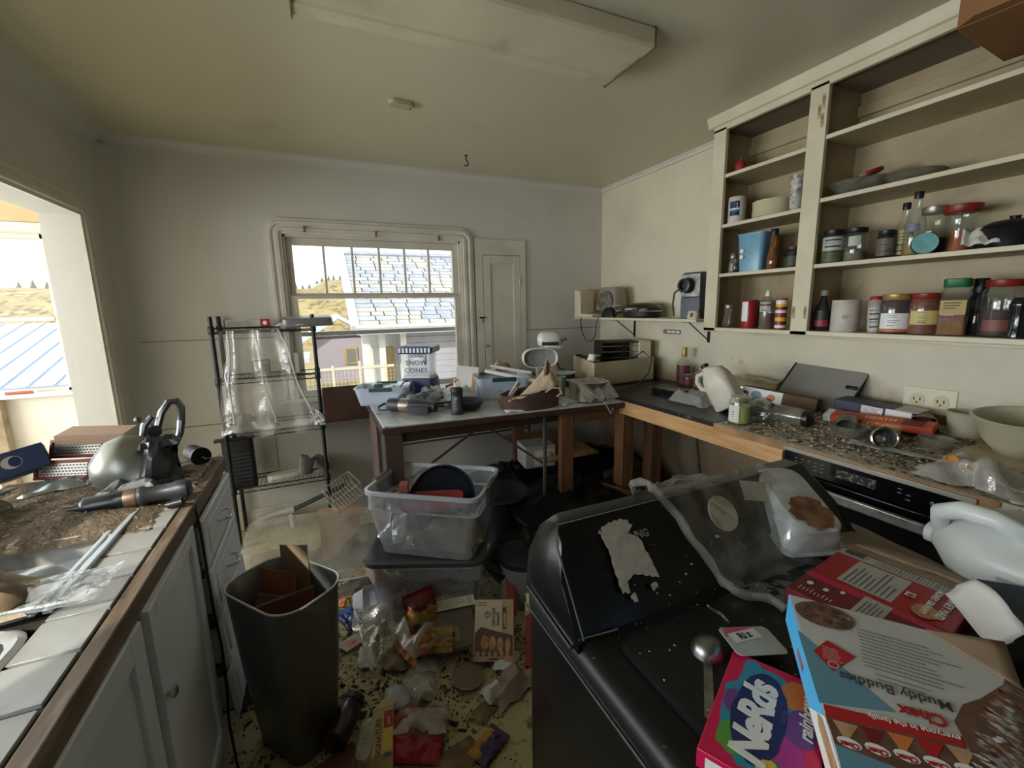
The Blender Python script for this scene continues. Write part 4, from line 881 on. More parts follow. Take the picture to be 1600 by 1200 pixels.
j = Jar('sauce_bottle', 'slender amber sauce bottle with a dark cap beside the blue tub', 'bottle', 2.255, 1.617, A3, .208, [(.027, 0), (.03, .02), (.029, .3), (.02, .5), (.0165, .72), (.015, .86)], AMBER); j.cap(.84, 1, .019, mat('navy_cap', c(30, 34, 52), .4)); j.fill(.02, .55, solidm('amber_sauce', 120, 66, 24))
j = Jar('green_jar', 'squat dark green jar half hidden behind the middle stile', 'jar', 2.32, 1.545, A3, .11, P_JAR(.05), DARKG); j.cap(.86, 1, .043, mat('brown_lid', c(60, 34, 28), .4)); j.label(.1, .55, [mat('label_green_dark', c(60, 66, 40), .5)], None, 150, 260, False)
j = Jar('glass_shaker', 'glass shaker leaning against the side of the narrow bay', 'shaker', 2.26, 1.885, A4+.012, .13, [(.025, 0), (.027, .03), (.022, .6), (.026, .72), (.026, .8)], DUSTGLASS, tilt=(math.radians(14), math.radians(-8), 0)); j.cap(.8, 1, .028, LIDM, .024)
j = Jar('dark_spice_jar', 'dark brown spice jar with a black lid behind the red can', 'jar', 2.36, 1.80, A4, .15, P_SPICE(.042), DARKG); j.cap(.86, 1, .04, LIDB); j.label(.2, .6, [mat('label_maroon', c(80, 36, 30), .5)], None, 150, 260, False)
j = Jar('red_seasoning_can', 'red seasoning can with a white panel on the lowest narrow shelf', 'can', 2.25, 1.728, A4, .155, P_CAN(.040), mat('can_red', c(150, 34, 30), .35)); j.label(.25, .95, [WINK], None, 150, 205, True); j.cap(.98, 1.02, .041, LIDR)
j = Jar('squeeze_bottle', 'clear squeeze bottle with a pointed white cap on the lowest shelf', 'bottle', 2.25, 1.622, A4, .205, [(.036, 0), (.038, .02), (.036, .5), (.034, .72), (.02, .82), (.012, .86)], DUSTGLASS); j.cap(.85, 1, .014, LIDW, .009); j.fill(.02, .4, solidm('brown_sauce', 96, 60, 36)); j.label(.45, .7, [PGREY, LIDR], [(.6, 0), (.2, 1), (.2, 0)], 140, 240)
j = Jar('red_yellow_tube', 'slim round carton banded red, yellow and white beside the stile', 'canister', 2.24, 1.535, A4, .16, P_CAN(.026), mat('tube_red', c(168, 34, 34), .4)); j.label(.05, .95, [WINK, YEL, LIDR], [(.1, 0), (.14, 2), (.14, 1), (.16, 2), (.1, 0), (.12, 2), (.1, 1), (.14, 0)], 120, 290, False)
for (y, lb) in ((1.845, 'tiny dark jar lying in the shadow behind the leaning shaker'),):
    j = Jar('small_jar', lb, 'jar', 2.42, y, A4, .09, P_SPICE(.03), DARKG); j.cap(.86, 1, .028, LIDB)
# wide bay, upper shelf: serving dishes
t = thing('glass_serving_dish', 'ribbed clear glass serving dish at the left of the upper shelf', 'dish', (2.33, 1.27, B3))
mb = MB(); n = 40
mb.ring([[Vector((r*(1+(.02 if k % 2 else -.02)*(z > .01))*math.cos(2*PI*k/n), r*(1+(.02 if k % 2 else -.02)*(z > .01))*math.sin(2*PI*k/n), z)) for k in range(n)] for r, z in ((.06, 0), (.075, .004), (.11, .035), (.125, .052), (.122, .055), (.105, .035), (.07, .008))]); mb.build('bowl', DUSTGLASS, t); MB().lathe([(.128, .05), (.13, .055), (.126, .058)], 30).build('rim', GLASS, t)
t = thing('red_plastic_lid', 'round red plastic lid tilted on the glass serving dish', 'lid', (2.30, 1.235, B3+.075), (math.radians(-16), math.radians(-14), 0)); MB().lathe([(.055, -.008), (.06, -.006), (.06, .006), (.05, .008), (.0, .006)], 24).build('lid_body', LIDR, t); MB().lathe([(.016, .006), (.014, .014), (.0, .014)], 14).build('grip', LIDR, t)
t = thing('glass_plate_cover', 'shallow clear glass dish overlapping the ribbed serving dish', 'dish', (2.36, 1.09, B3)); MB().lathe([(.06, 0), (.07, .004), (.10, .045), (.105, .047), (.072, .01)], 28).build('bowl', DUSTGLASS, t); MB().lathe([(.104, .044), (.108, .047), (.104, .05)], 28).build('rim', GLASS, t)
# wide bay, middle shelf
j = Jar('green_label_jar', 'spice jar with a cream and green label at the left end of the middle shelf', 'jar', 2.265, 1.325, CC, .15, P_SPICE(.042), GLASS); j.cap(.86, 1, .04, LIDB); j.label(.05, .78, [mat('label_leaf_green', c(88, 104, 52), .5), PGREY], [(.45, 0), (.55, 1)]); j.fill(.03, .75, solidm('dried_herb', 110, 112, 64))
j = Jar('herb_jar', 'dark lidded jar just behind the green labelled one', 'jar', 2.40, 1.355, CC, .15, P_SPICE(.04), GLASS); j.cap(.86, 1, .038, LIDB); j.fill(.03, .6, solidm('dark_herb', 70, 66, 44))
j = Jar('square_spice_jar', 'clear square shouldered spice jar with a black lid, half empty', 'jar', 2.275, 1.235, CC, .145, P_SPICE(.044), GLASS); j.cap(.86, 1, .042, LIDB); j.label(.45, .75, [PGREY], None, 170, 230); j.fill(.03, .3, solidm('grey_powder', 120, 110, 92))
t = thing('red_saucer', 'little dark red saucer behind the small black lidded jar', 'saucer', (2.38, 1.15, CC)); MB().lathe([(.02, 0), (.04, .018), (.042, .02), (.0, .004)], 20).build('dish', solidm('red_saucer', 130, 34, 30), t); MB().lathe([(.041, .018), (.043, .021), (.04, .021)], 20).build('rim', LIDR, t)
j = Jar('small_spice_jar', 'small dark spice jar with a white striped label left of the tall bottles', 'jar', 2.26, 1.11, CC, .115, P_SPICE(.031), DARKG); j.cap(.84, 1, .03, LIDB); j.label(.08, .7, [mat('label_dusky', c(110, 96, 90), .5)], None)
j = Jar('slim_vinegar_bottle', 'slim glass bottle with a black cap and pale label', 'bottle', 2.31, 1.075, CC, .222, P_BOT(.031), GLASS); j.cap(.88, 1, .014, LIDB); j.label(.05, .5, [mat('label_olive', c(170, 164, 104), .5)], None)
j = Jar('tall_glass_bottle', 'tallest clear bottle with a black cap on the middle shelf', 'bottle', 2.27, 1.02, CC, .25, P_BOT(.034), GLASS); j.cap(.9, 1, .015, LIDB); j.fill(.02, .2, solidm('yellow_oil', 150, 126, 60)); j.label(.38, .5, [mat('label_violet_grey', c(120, 120, 136), .5)], None, 150, 230, False)
j = Jar('mason_jar', 'wide clear jar with a tin lid behind the turquoise tin end', 'jar', 2.36, 1.0, CC, .195, P_JAR(.05), GLASS); j.cap(.86, 1, .043, LIDM); j.fill(.03, .35, solidm('dark_syrup', 46, 20, 22))
j = Jar('sweets_jar', 'clear jar of orange sweets with a broad red lid', 'jar', 2.34, .905, CC, .18, [(.034, 0), (.038, .02), (.034, .35), (.04, .55), (.048, .75), (.044, .86)], GLASS); j.cap(.84, 1, .056, LIDR); j.fill(.03, .45, solidm('orange_sweets', 190, 96, 44))
t = thing('turquoise_tin', 'round tin lying on its side, turquoise end facing the room', 'tin', (2.235, .965, CC+.042), (0, PI/2, .5)); MB().lathe([(.04, 0), (.042, .004), (.042, .11), (.04, .114)], 24).build('tin_body', mat('tin_dark', c(44, 46, 46), .4), t); MB().lathe([(.0405, -.002), (.039, -.004), (.0, -.003)], 24).build('tin_end', mat('turquoise_lid', c(132, 186, 186), .45, col2=c(108, 166, 168), vs=30), t); MB().lathe([(.0424, .04), (.0424, .09)], 20, cap=False).build('label_band', mat('tin_label', c(120, 116, 104), .5), t)
t = thing('black_pan_dish', 'black lidded dish draped with white paper at the far end of the middle shelf', 'pan', (2.33, .755, CC)); MB().lathe([(.075, 0), (.085, .006), (.10, .06), (.105, .066), (.10, .072), (.06, .095), (.0, .1)], 26).build('pan_body', BLACK, t); MB().lathe([(.012, .098), (.016, .112), (.0, .114)], 12).build('knob', BLACK, t)
t = thing('white_napkin', 'folded white paper napkin hanging over the black dish', 'napkin', (2.225, .80, CC+.015), (0, math.radians(-60), .35)); MB().grid(lambda u, v: Vector((.07*u, -.05+.1*v, .012*nz(u*3, v*6)+.006*math.sin(v*14))), 6, 14).build('sheet', PAPER, t, solid=.001)
# wide bay, lowest shelf
j = Jar('soy_bottle', 'dark sauce bottle with a black collar next to the middle stile', 'bottle', 2.29, 1.355, DD, .195, P_BOT(.036), DARKG); j.cap(.86, 1, .019, mat('grey_cap', c(140, 134, 122), .4)); j.label(.1, .5, [mat('label_black', c(40, 36, 40), .5), mat('label_crimson', c(150, 40, 66), .5)], [(.4, 1), (.6, 0)], 150, 250, False)
j = Jar('white_canister', 'plain white canister with small black print on the lowest wide shelf', 'canister', 2.255, 1.235, DD, .145, P_CAN(.055), solidm('canister_dirty_white', 206, 198, 186)); j.label(.4, .62, [solidm('canister_panel', 206, 198, 186)], None, 165, 250)
j = Jar('red_cap_shaker', 'pale spice shaker with a red cap, leaning on the purple jar', 'shaker', 2.27, 1.115, DD, .158, P_SPICE(.029), solidm('shaker_pink_grey', 176, 160, 156), tilt=(math.radians(-4), 0, 0)); j.cap(.84, 1, .022, mat('crimson_cap', c(166, 34, 56), .4)); j.label(.06, .7, [PGREY], None)
j = Jar('jam_jar', 'dark purple jam jar with a white label and gold lid', 'jar', 2.255, 1.04, DD, .165, P_JAR(.058), GLASS); j.cap(.85, 1, .05, LIDY); j.fill(.02, .84, solidm('purple_jam', 62, 34, 44)); j.label(.06, .52, [WINK, ORG], [(.15, 1), (.85, 0)], 150, 250)
j = Jar('salsa_jar', 'red salsa jar with a yellow label and red lid', 'jar', 2.26, .945, DD, .165, P_JAR(.052), GLASS); j.cap(.86, 1, .046, LIDR); j.fill(.02, .85, mat('salsa', c(150, 66, 40), .5, col2=c(110, 54, 34), vs=40)); j.label(.25, .58, [mat('label_yellow', c(206, 190, 116), .5)], None, 150, 250)
t = thing('grated_cheese_bottle', 'tall square clear bottle of tan powder with a green lid', 'bottle', (2.265, .858, DD), (0, 0, .25))
MB().loft([(0, .092, .08, .012), (.006, .098, .086, .015), (.17, .092, .08, .015), (.182, .08, .07, .02)], 4).build('body', GLASS, t); MB().loft([(.004, .088, .078, .012), (.075, .086, .074, .012)], 4).build('contents', mat('tan_powder', c(170, 120, 66), .8, col2=c(140, 92, 48), vs=20), t); MB().loft([(.184, .082, .072, .02), (.188, .086, .076, .02), (.214, .086, .076, .02), (.216, .08, .07, .02)], 4).build('lid', LIDG, t)
P = Print(t, at(-.048, .0, .0, PI/2, 0, -PI/2), z=.0015); P.rect(-.036, .08, .036, .135, mat('label_ochre', c(186, 160, 90), .5)); P.lines(-.026, .1, .026, .13, 3, INK, .004, .4); P.rect(-.034, .064, .034, .078, DRED); P.done()
j = Jar('dark_syrup_bottle', 'dark syrup bottle with a tall black cap behind the grated cheese bottle', 'bottle', 2.33, .815, DD, .215, [(.038, 0), (.04, .02), (.04, .56), (.02, .72), (.016, .76)], DARKG); j.cap(.74, 1, .022, LIDB)
j = Jar('big_red_lid_jar', 'large clear jar of dark beans with a red lid', 'jar', 2.30, .742, DD, .205, P_JAR(.056), GLASS); j.cap(.88, 1, .05, LIDR); j.fill(.02, .45, solidm('dark_beans', 64, 36, 30)); j.label(.1, .3, [mat('label_rose', c(130, 74, 66), .5)], None, 150, 250, False)
j = Jar('big_red_lid_jar', 'large clear jar with a red lid half out of view beside the pepper mill', 'jar', 2.31, .62, DD, .212, P_JAR(.058), GLASS); j.cap(.88, 1, .052, LIDR); j.fill(.02, .4, solidm('brown_beans', 82, 52, 40))
j = Jar('pepper_grinder', 'shiny black pepper grinder at the far right of the lowest shelf', 'grinder', 2.235, .672, DD, .14, [(.03, 0), (.031, .06), (.026, .2), (.024, .6), (.03, .78), (.03, .84)], mat('gloss_black', c(20, 26, 34), .15, coat=.5)); j.cap(.84, 1.0, .028, LIDB, .02)
j = Jar('brown_small_jar', 'little brown jar in the shadow right of the white canister', 'jar', 2.40, 1.16, DD, .07, P_SPICE(.045), DARKG); j.cap(.8, 1, .04, LIDB)
# cardboard box jutting out over the top shelf, near the camera
t = thing('cardboard_box', 'brown cardboard box jutting off the topmost shelf above the camera', 'box', (2.06, .56, 2.355), (0, math.radians(0), math.radians(4)))
CBX = mat('box_cardboard', c(158, 112, 70), .75, col2=c(142, 98, 60), vs=3)
mb = MB(); mb.bx((-.19, -.32, 0), (.21, .25, .16)); mb.build('carton', CBX, t, bevel=.003)
MB().prism([(-.19, .25), (-.19, -.30), (-.23, -.27), (-.23, .2)], .004).build('bottom_flap', CBX, t, loc=(0, 0, .002)); MB().bx((-.02, -.321, .1605), (.03, .251, .162)).build('packing_tape', mat('packing_tape', c(190, 150, 100), .3), t)
# -------------------------------------------------- small corner wall shelf
Z = 1.458
t = thing('food_slicer', 'cream and grey electric food slicer at the corner end of the small wall shelf', 'slicer', (2.34, 3.20, Z), (0, 0, .12)); CR = mat('cream_appliance', c(206, 192, 164), .4); GY = mat('grey_appliance', c(150, 142, 126), .4)
mb = MB(); mb.prism([(-.10, 0), (.13, 0), (.13, .03), (-.02, .03), (-.02, .22), (-.10, .24)], .16, M=rotm(PI/2, 0, PI/2)); mb.build('housing', CR, t, loc=(-.1, .02, 0), rot=(0, 0, PI), bevel=.01)
mb = MB(); mb.loft([(0, .16, .24, .03), (.12, .14, .22, .03), (.17, .12, .2, .04), (.19, .1, .16, .04)], 4); mb.build('motor_cover', GY, t, loc=(-.02, -.09, .06), bevel=.004)
MB().bx((-.11, .13, .0), (.09, .16, .25)).build('back_post', CR, t, bevel=.006); MB().lathe([(.085, -.004), (.088, 0), (.085, .004)], 28).build('blade', STEEL, t, loc=(-.105, -.1, .13), rot=(0, PI/2, 0))
MB().bx((-.12, -.30, .09), (-.02, -.18, .10)).build('food_carriage', GY, t, bevel=.003); MB().bx((-.115, -.13, .13), (-.108, -.05, .16)).build('thickness_plate', LIDM, t)
t = thing('waffle_iron', 'dark waffle iron with a chrome handle lying on the wall shelf', 'waffle iron', (2.33, 2.72, Z), (0, 0, .1))
MB().lathe([(.10, 0), (.12, .01), (.125, .045)], 28, sy=1.35).build('lower_shell', BLACK, t); MB().lathe([(.126, .05), (.125, .07), (.10, .10), (.05, .112), (0, .114)], 28, sy=1.35).build('upper_shell', mat('dark_steel_shell', c(66, 62, 56), .3, .7), t); MB().lathe([(.127, .044), (.13, .048), (.127, .052)], 28, sy=1.35).build('chrome_band', CHROME, t)
MB().tube([(-.12, .03, .06), (-.15, .02, .065), (-.15, -.05, .065), (-.12, -.06, .06)], .012, 8).build('handle', CHROME, t)
t = thing('black_tongs_handle', 'black plastic appliance handle with a clamp, in front of the slicer', 'handle', (2.24, 3.02, Z), (0, 0, .2)); MB().loft([(0, .06, .14, .02), (.05, .05, .12, .02), (.08, .03, .06, .012)], 4).build('grip', BLACK, t); MB().tube([(0, -.07, .03), (0, -.14, .045), (0, -.2, .03)], .011, 8).build('lever', BLACK, t)
t = thing('power_cord', 'black power cord looping below the left end of the wall shelf', 'cord', (0, 0, 0)); MB().tube([(2.24, 3.02, 1.47), (2.19, 3.10, 1.465), (2.185, 3.12, 1.40), (2.19, 3.14, 1.30), (2.20, 3.22, 1.245), (2.20, 3.31, 1.26), (2.195, 3.36, 1.34), (2.19, 3.37, 1.43), (2.2, 3.37, 1.467)], .004, 6).build('cable', BLACK, t); MB().cyl((2.2, 3.365, 1.467), (2.24, 3.34, 1.468), .008, n=8).build('plug', BLACK, t)
t = thing('pasta_machine', 'grey and chrome pasta extruder with a black round nozzle on the wall shelf', 'pasta machine', (2.36, 2.20, Z), (0, 0, .15))
mb = MB(); mb.loft([(0, .17, .15, .015), (.29, .17, .15, .02), (.30, .16, .14, .02)], 4); mb.build('case', mat('slate_case', c(84, 84, 84), .4, col2=c(70, 70, 72), vs=6), t, bevel=.003)
MB().bx((-.092, -.07, .14), (-.085, .07, .29)).build('chrome_front', STEEL, t, bevel=.004); MB().bx((-.09, -.072, .0), (-.084, .072, .135)).build('lower_front', mat('blue_grey_front', c(92, 98, 106), .35), t, bevel=.004)
MB().lathe([(.05, 0), (.052, .01), (.046, .03), (.046, .05), (.03, .052), (.028, .03), (.0, .03)], 24).build('nozzle', BLACK, t, loc=(-.09, .02, .215), rot=(0, -PI/2, 0)); MB().tube([(-.12, .05, .2), (-.14, .085, .17), (-.14, .095, .1), (-.13, .09, .015)], .006, 6).build('cord', BLACK, t)
t = thing('small_grey_block', 'small rounded grey plastic holder beside the pasta machine base', 'holder', (2.235, 2.115, Z), (0, 0, .2)); MB().loft([(0, .06, .075, .02), (.045, .055, .07, .025), (.052, .045, .06, .025)], 5).build('holder_body', CR, t, sharp=50); MB().bx((-.032, -.012, .012), (-.028, .006, .038)).build('slot', BLACK, t)
t = thing('grey_switch_plate', 'long rounded grey switch plate screwed on the wall under the small shelf', 'switch', (2.5, 2.57, 1.345), (0, -PI/2, 0)); MB().loft([(0, .036, .185, .017), (.006, .034, .18, .016)], 5).build('plate', mat('switch_plate', c(128, 122, 110), .5), t); 
for k in range(3): MB().bx((-.008, -.035-.018+.045*k-.03, .006), (.008, .0-.018+.045*k-.03, .009)).build('rocker', LIDW, t, bevel=.001)
t = thing('wall_outlet', 'cream double socket plate on the stained wall above the counter', 'socket', (2.5, .985, 1.10), (0, -PI/2, 0)); MB().loft([(0, .115, .19, .006), (.005, .11, .185, .006)], 3).build('cover_plate', mat('socket_cream', c(226, 220, 196), .35), t)
for s_ in (-1, 1):
    f = MB().lathe([(.028, .004), (.028, .0075), (.0, .0078)], 20, sx=1.1).build('socket', mat('socket_face', c(214, 200, 160), .4), t, loc=(.0, .042*s_, 0))
    for q in (-1, 1): MB().bx((-.004+.0, q*.011-.002, .0075), (.010, q*.011+.002, .009)).build('slot', DARKMETAL, f)
    MB().lathe([(.004, .0077), (.004, .009)], 8).build('ground_hole', DARKMETAL, f, loc=(-.013, 0, 0))

# ------------------------------------------------------------------ on the right-hand counter
CT = .972
j = Jar('liquor_bottle', 'liquor bottle with a gold neck and dark red label standing by the wall', 'bottle', 2.40, 2.335, CT, .275, [(.044, 0), (.048, .02), (.048, .58), (.03, .68), (.018, .74), (.017, .84)], GLASS); j.cap(.76, 1, .019, LIDY, .018); j.label(.04, .55, [mat('label_wine', c(96, 40, 44), .5)], None, 140, 280); j.fill(.02, .3, solidm('liquor', 90, 50, 36))
j = Jar('red_label_jar', 'small jar with a faded red label in front of the liquor bottle', 'jar', 2.36, 2.25, CT, .10, P_JAR(.036), GLASS); j.cap(.85, 1, .033, LIDM); j.label(.1, .7, [mat('label_brick', c(130, 54, 52), .5)], None, 140, 280)
j = Jar('clear_lidded_jar', 'clear glass jar with a dark metal lid and brown remains beside the red label jar', 'jar', 2.34, 2.13, CT, .125, P_JAR(.047), GLASS); j.cap(.88, 1, .044, LIDM); j.fill(.02, .4, solidm('brown_remains', 140, 112, 70))
PL = mat('jug_plastic_white', c(226, 222, 206), .4, col2=c(208, 200, 176), vs=6, trans=.08)
t = thing('vinegar_jug', 'white plastic gallon jug leaning over on the dark worktop', 'jug', (2.0, 1.615, CT+.055), (math.radians(-33), 0, math.radians(12)))
mb = MB(); mb.loft([(-.03, .10, .13, .02), (-.022, .115, .15, .025), (.10, .115, .15, .03), (.15, .11, .145, .04), (.195, .085, .11, .04), (.215, .05, .06, .022, 0, .02), (.225, .038, .038, .018, 0, .03)], 5); mb.build('bottle', PL, t, sharp=60)
MB().tube([(0, .05, .20), (0, .095, .205), (0, .115, .175), (0, .11, .13), (0, .07, .10)], [.013, .014, .015, .014, .013], 8).build('handle', PL, t); MB().lathe([(.02, .222), (.021, .224), (.021, .242), (.019, .245)], 14).build('cap', BLACK, t, loc=(0, .03, 0))
j = Jar('pickle_jar', 'jar of yellow green brine with a white label near the counter edge', 'jar', 1.865, 1.445, CT, .14, P_JAR(.051), GLASS); j.fill(.03, .62, mat('green_brine', c(176, 176, 108), .4)); j.label(.08, .66, [mat('label_ivory', c(220, 216, 200), .5)], None, 150, 215); MB().lathe([(.043, .13), (.045, .133), (.045, .139), (.041, .14)], 20, cap=False).build('mouth_rim', GLASS, j.t)
def lying(name, label, cat, x, y, r, L, az, m, lid=None, fillm=None, z=CT):
    """a jar lying on its side, mouth towards azimuth az"""
    t = thing(name, label, cat, M=Matrix.Translation((x, y, z+r)) @ rotz(az) @ rotm(0, PI/2, 0))
    MB().lathe([(.0, 0), (r*.9, 0), (r, .004), (r, L*.76), (r*.86, L*.86), (r*.84, L), (r*.80, L), (r*.82, L*.86), (r*.95, L*.75), (r*.95, .008), (0, .007)], 24, cap=False).build('body', m, t, sharp=50)
    MB().lathe([(r*.84, L*.985), (r*.88, L), (r*.84, L*1.015), (r*.80, L)], 24, cap=False).build('mouth_rim', m, t)
    if lid: MB().lathe([(r*.9, L*.87), (r*.9, L*1.02), (0, L*1.03)], 22).build('lid', lid, t)
    if fillm: MB().grid(lambda u, v: Vector((.25*r+.5*r*(1-math.sin(PI*v))*0+.35*r, (v-.5)*1.4*r, .01+L*.7*u))+Vector((.1*r*nz(u*4, v*4), 0, 0)), 6, 6).build('contents', fillm, t)
    return t
lying('empty_jar', 'empty clear jar lying with its open mouth towards the room', 'jar', 2.0, 1.44, .054, .14, math.radians(212), GLASS)
lying('dusty_jar', 'dusty grey jar with a black lid lying on its side in the dirt', 'jar', 2.02, 1.375, .045, .16, math.radians(-84), DUSTGLASS, BLACK)
lying('grey_cup', 'grey metal cup lying on its side behind the dusty jar', 'cup', 2.15, 1.12, .042, .12, math.radians(205), mat('dull_tin', c(132, 128, 120), .45, .6))
lying('plastic_bottle', 'yellowed clear plastic bottle lying by the wall behind the white jug', 'bottle', 2.36, 1.92, .07, .30, math.radians(-82), film('yellow_plastic', (.95, .92, .8, 1), haze=.3, hazecol=(.72, .66, .46, 1), gloss=.1), None)
lying('glass_tumbler', 'glass tumbler on its side in front of the brown box', 'glass', 2.14, 1.50, .045, .11, math.radians(160), GLASS)
t = thing('baking_tin', 'flat black baking tin on the dark end of the counter', 'tin', (2.12, 2.14, CT), (0, 0, .2)); MB().loft([(0, .16, .24, .03), (.03, .18, .26, .035), (.034, .2, .28, .04), (.032, .17, .25, .035), (.008, .155, .235, .03)], 4, cap1=True).build('tray', BLACK, t); MB().loft([(.03, .10, .2, .01), (.034, .1, .2, .01)], 2).build('lining_paper', mat('greasy_paper', c(150, 142, 124), .7, col2=c(120, 112, 94), vs=8), t)
CRINK = film('crinkled_plastic', (.94, .95, .94, 1), haze=.35, hazecol=(.75, .74, .7, 1), gloss=.14, edge=.6, rough=.12, bump=.7, bs=14)
t = thing('crumpled_wrapper', 'crumpled clear wrapper in front of the white jug', 'wrapper', (2.02, 1.86, CT)); MB().grid(crumple(.20, .26, .07, 3.3, freq=8), 18, 18).build('sheet', CRINK, t, sharp=180)
t = thing('cake_box', 'brown topped cake mix box with a green and orange printed end, lying by the tray', 'box', (2.20, 1.50, CT+.05), (math.radians(6), math.radians(8), math.radians(24)))
MB().bx((-.075, -.19, 0), (.075, .15, .065)).build('carton', mat('brown_box', c(110, 80, 56), .7, col2=c(84, 60, 42), vs=8), t, bevel=.002)
P = Print(t, at(-.0755, .15, 0, PI/2, 0, -PI/2)); P.rect(.0, .002, .19, .063, WINK); P.ell(.07, .03, .026, .02, TEALG); P.ell(.14, .028, .02, .018, ORG); P.ell(.02, .03, .014, .014, PURP); P.done()
t = thing('leaning_tray', 'flat grey metal tray leaning on the wall above the brown box', 'tray', M=frame((2.335, 1.60, CT+.055), (2.335, 1.235, CT+.04), (2.485, 1.60, CT+.215))); MB().loft([(-.006, .36, .25, .012, .18, .115), (.0, .365, .255, .014, .18, .115), (.006, .365, .255, .014, .18, .115)], 3).build('tray_body', mat('grey_enamel', c(150, 148, 142), .35, col2=c(136, 134, 128), vs=4), t); MB().bx((-.006, -.012, -.008), (.002, .242, .010)).build('black_edge', BLACK, t); MB().bx((.31, .13, .006), (.36, .145, .02)).build('catch', BLACK, t, bevel=.003)
t = thing('toffee_carton', 'long orange red candy carton with a white end, lying across glass bowls', 'box', M=frame((2.13, 1.215, 1.03), (2.19, .83, 1.045), (2.30, 1.23, 1.075)))
OR = mat('orange_red_print', c(206, 92, 62), .5, col2=c(190, 80, 54), vs=7); MB().bx((0, 0, -.03), (.38, .07, .0)).build('carton', OR, t, bevel=.002); MB().bx((-.001, -.001, -.031), (.028, .071, .001)).build('white_end', WINK, t, bevel=.001)
P = Print(t); P.text('HEATH', .15, .024, .034, mat('printed_cream', c(232, 206, 130), .5), bold=.001); P.rect(.28, .004, .35, .066, DRED); P.done()
P = Print(t, at(0, 0, -.03, PI/2, 0, 0)); P.text('HEATH', .15, .006, .024, mat('printed_cream_side', c(232, 206, 130), .5), bold=.0008); P.rect(.225, .004, .285, .026, TANP); P.done('side_print')
t = thing('navy_carton', 'navy and white carton lying against the wall behind the orange candy carton', 'box', (2.33, 1.10, CT+.06), (.05, 0, .12)); MB().bx((-.06, -.15, 0), (.06, .15, .05)).build('carton', mat('dull_navy', c(38, 42, 72), .5), t, bevel=.002); P = Print(t, at(-.0605, .15, 0, PI/2, 0, -PI/2)); P.rect(.11, .008, .19, .044, WINK); P.rect(.2, .004, .29, .048, WINK); P.lines(.115, .012, .185, .04, 4, INK, .002); P.done(); MB().bx((-.06, -.16, .05), (.07, -.08, .052)).build('open_flap', PAPER, t)
for lb, x, y, r, h in (('clear glass bowl in the dirt under the orange carton', 2.03, 1.05, .07, .06), ('small clear glass dish right of the glass bowl', 2.10, .955, .05, .05), ('clear glass custard cup beside the round tin cup', 2.13, .80, .055, .055)):
    t = thing('glass_bowl', lb, 'bowl', (x, y, CT)); MB().lathe([(r*.6, 0), (r*.65, .003), (r, h), (r*.96, h), (r*.6, .006), (0, .005)], 24, cap=False).build('bowl', DUSTGLASS, t, sharp=50); MB().lathe([(r*.97, h-.002), (r*1.02, h), (r*.97, h+.003), (r*.94, h)], 24, cap=False).build('rim', GLASS, t)
t = thing('tin_measuring_cup', 'round tin cup tipped over, bright rim facing the room', 'cup', M=Matrix.Translation((2.0, .905, CT+.045)) @ rotz(math.radians(222)) @ rotm(0, math.radians(72), 0)); MB().lathe([(.0, -.07), (.036, -.07), (.043, 0), (.041, 0), (.034, -.065), (0, -.066)], 26, cap=False).build('cup_body', mat('tin_grey', c(120, 122, 122), .4, .7), t, sharp=50); MB().lathe([(.041, -.002), (.046, 0), (.041, .003), (.038, 0)], 26, cap=False).build('rim', CHROME, t); MB().lathe([(.0, -.05), (.018, -.05), (.0, -.046)], 16).build('base_boss', CHROME, t)
t = thing('steel_strip', 'long strip of torn grey foil lying in the dirt at the counter edge', 'foil', (1.96, .83, CT+.012), (0, 0, math.radians(8))); MB().grid(lambda u, v: Vector(((u-.5)*.05*(1-.4*abs(v-.5)), (v-.5)*.34, .006+.010*nz(u*3, v*6, 2))), 5, 22).build('sheet', mat('grey_foil', c(176, 178, 180), .4, .4), t, solid=.0006)
CUPM = mat('cloudy_plastic', c(214, 208, 180), .45, trans=.25)
t = thing('cloudy_beaker', 'cloudy white plastic beaker behind the big bowl', 'beaker', (2.36, .80, CT)); MB().lathe([(.05, 0), (.053, .004), (.066, .125), (.069, .128), (.064, .128), (.05, .008), (0, .006)], 26, cap=False).build('cup_body', CUPM, t, sharp=50); MB().lathe([(.066, .124), (.071, .128), (.066, .132), (.062, .128)], 26, cap=False).build('rim', CUPM, t)
t = thing('mixing_bowl', 'large cloudy plastic mixing bowl at the right end of the counter', 'bowl', (2.26, .60, CT+.03), (0, math.radians(-5), 0)); MB().lathe([(.075, 0), (.085, .004), (.12, .05), (.148, .13), (.153, .134), (.145, .134), (.115, .052), (.08, .009), (0, .007)], 34, cap=False).build('bowl', CUPM, t, sharp=50); MB().lathe([(.147, .13), (.156, .134), (.147, .139), (.142, .134)], 34, cap=False).build('rim', CUPM, t)
t = thing('bread_board', 'pale board lying under the big cloudy bowl', 'board', (2.17, .575, CT+.002), (0, 0, .1)); MB().bx((-.16, -.17, 0), (.17, .17, .026)).build('board_body', mat('pale_board', c(206, 192, 156), .5, col2=c(186, 170, 132), vs=4), t, bevel=.006); MB().bx((-.162, -.15, .005), (-.16, .15, .02)).build('board_edge', PLY, t)
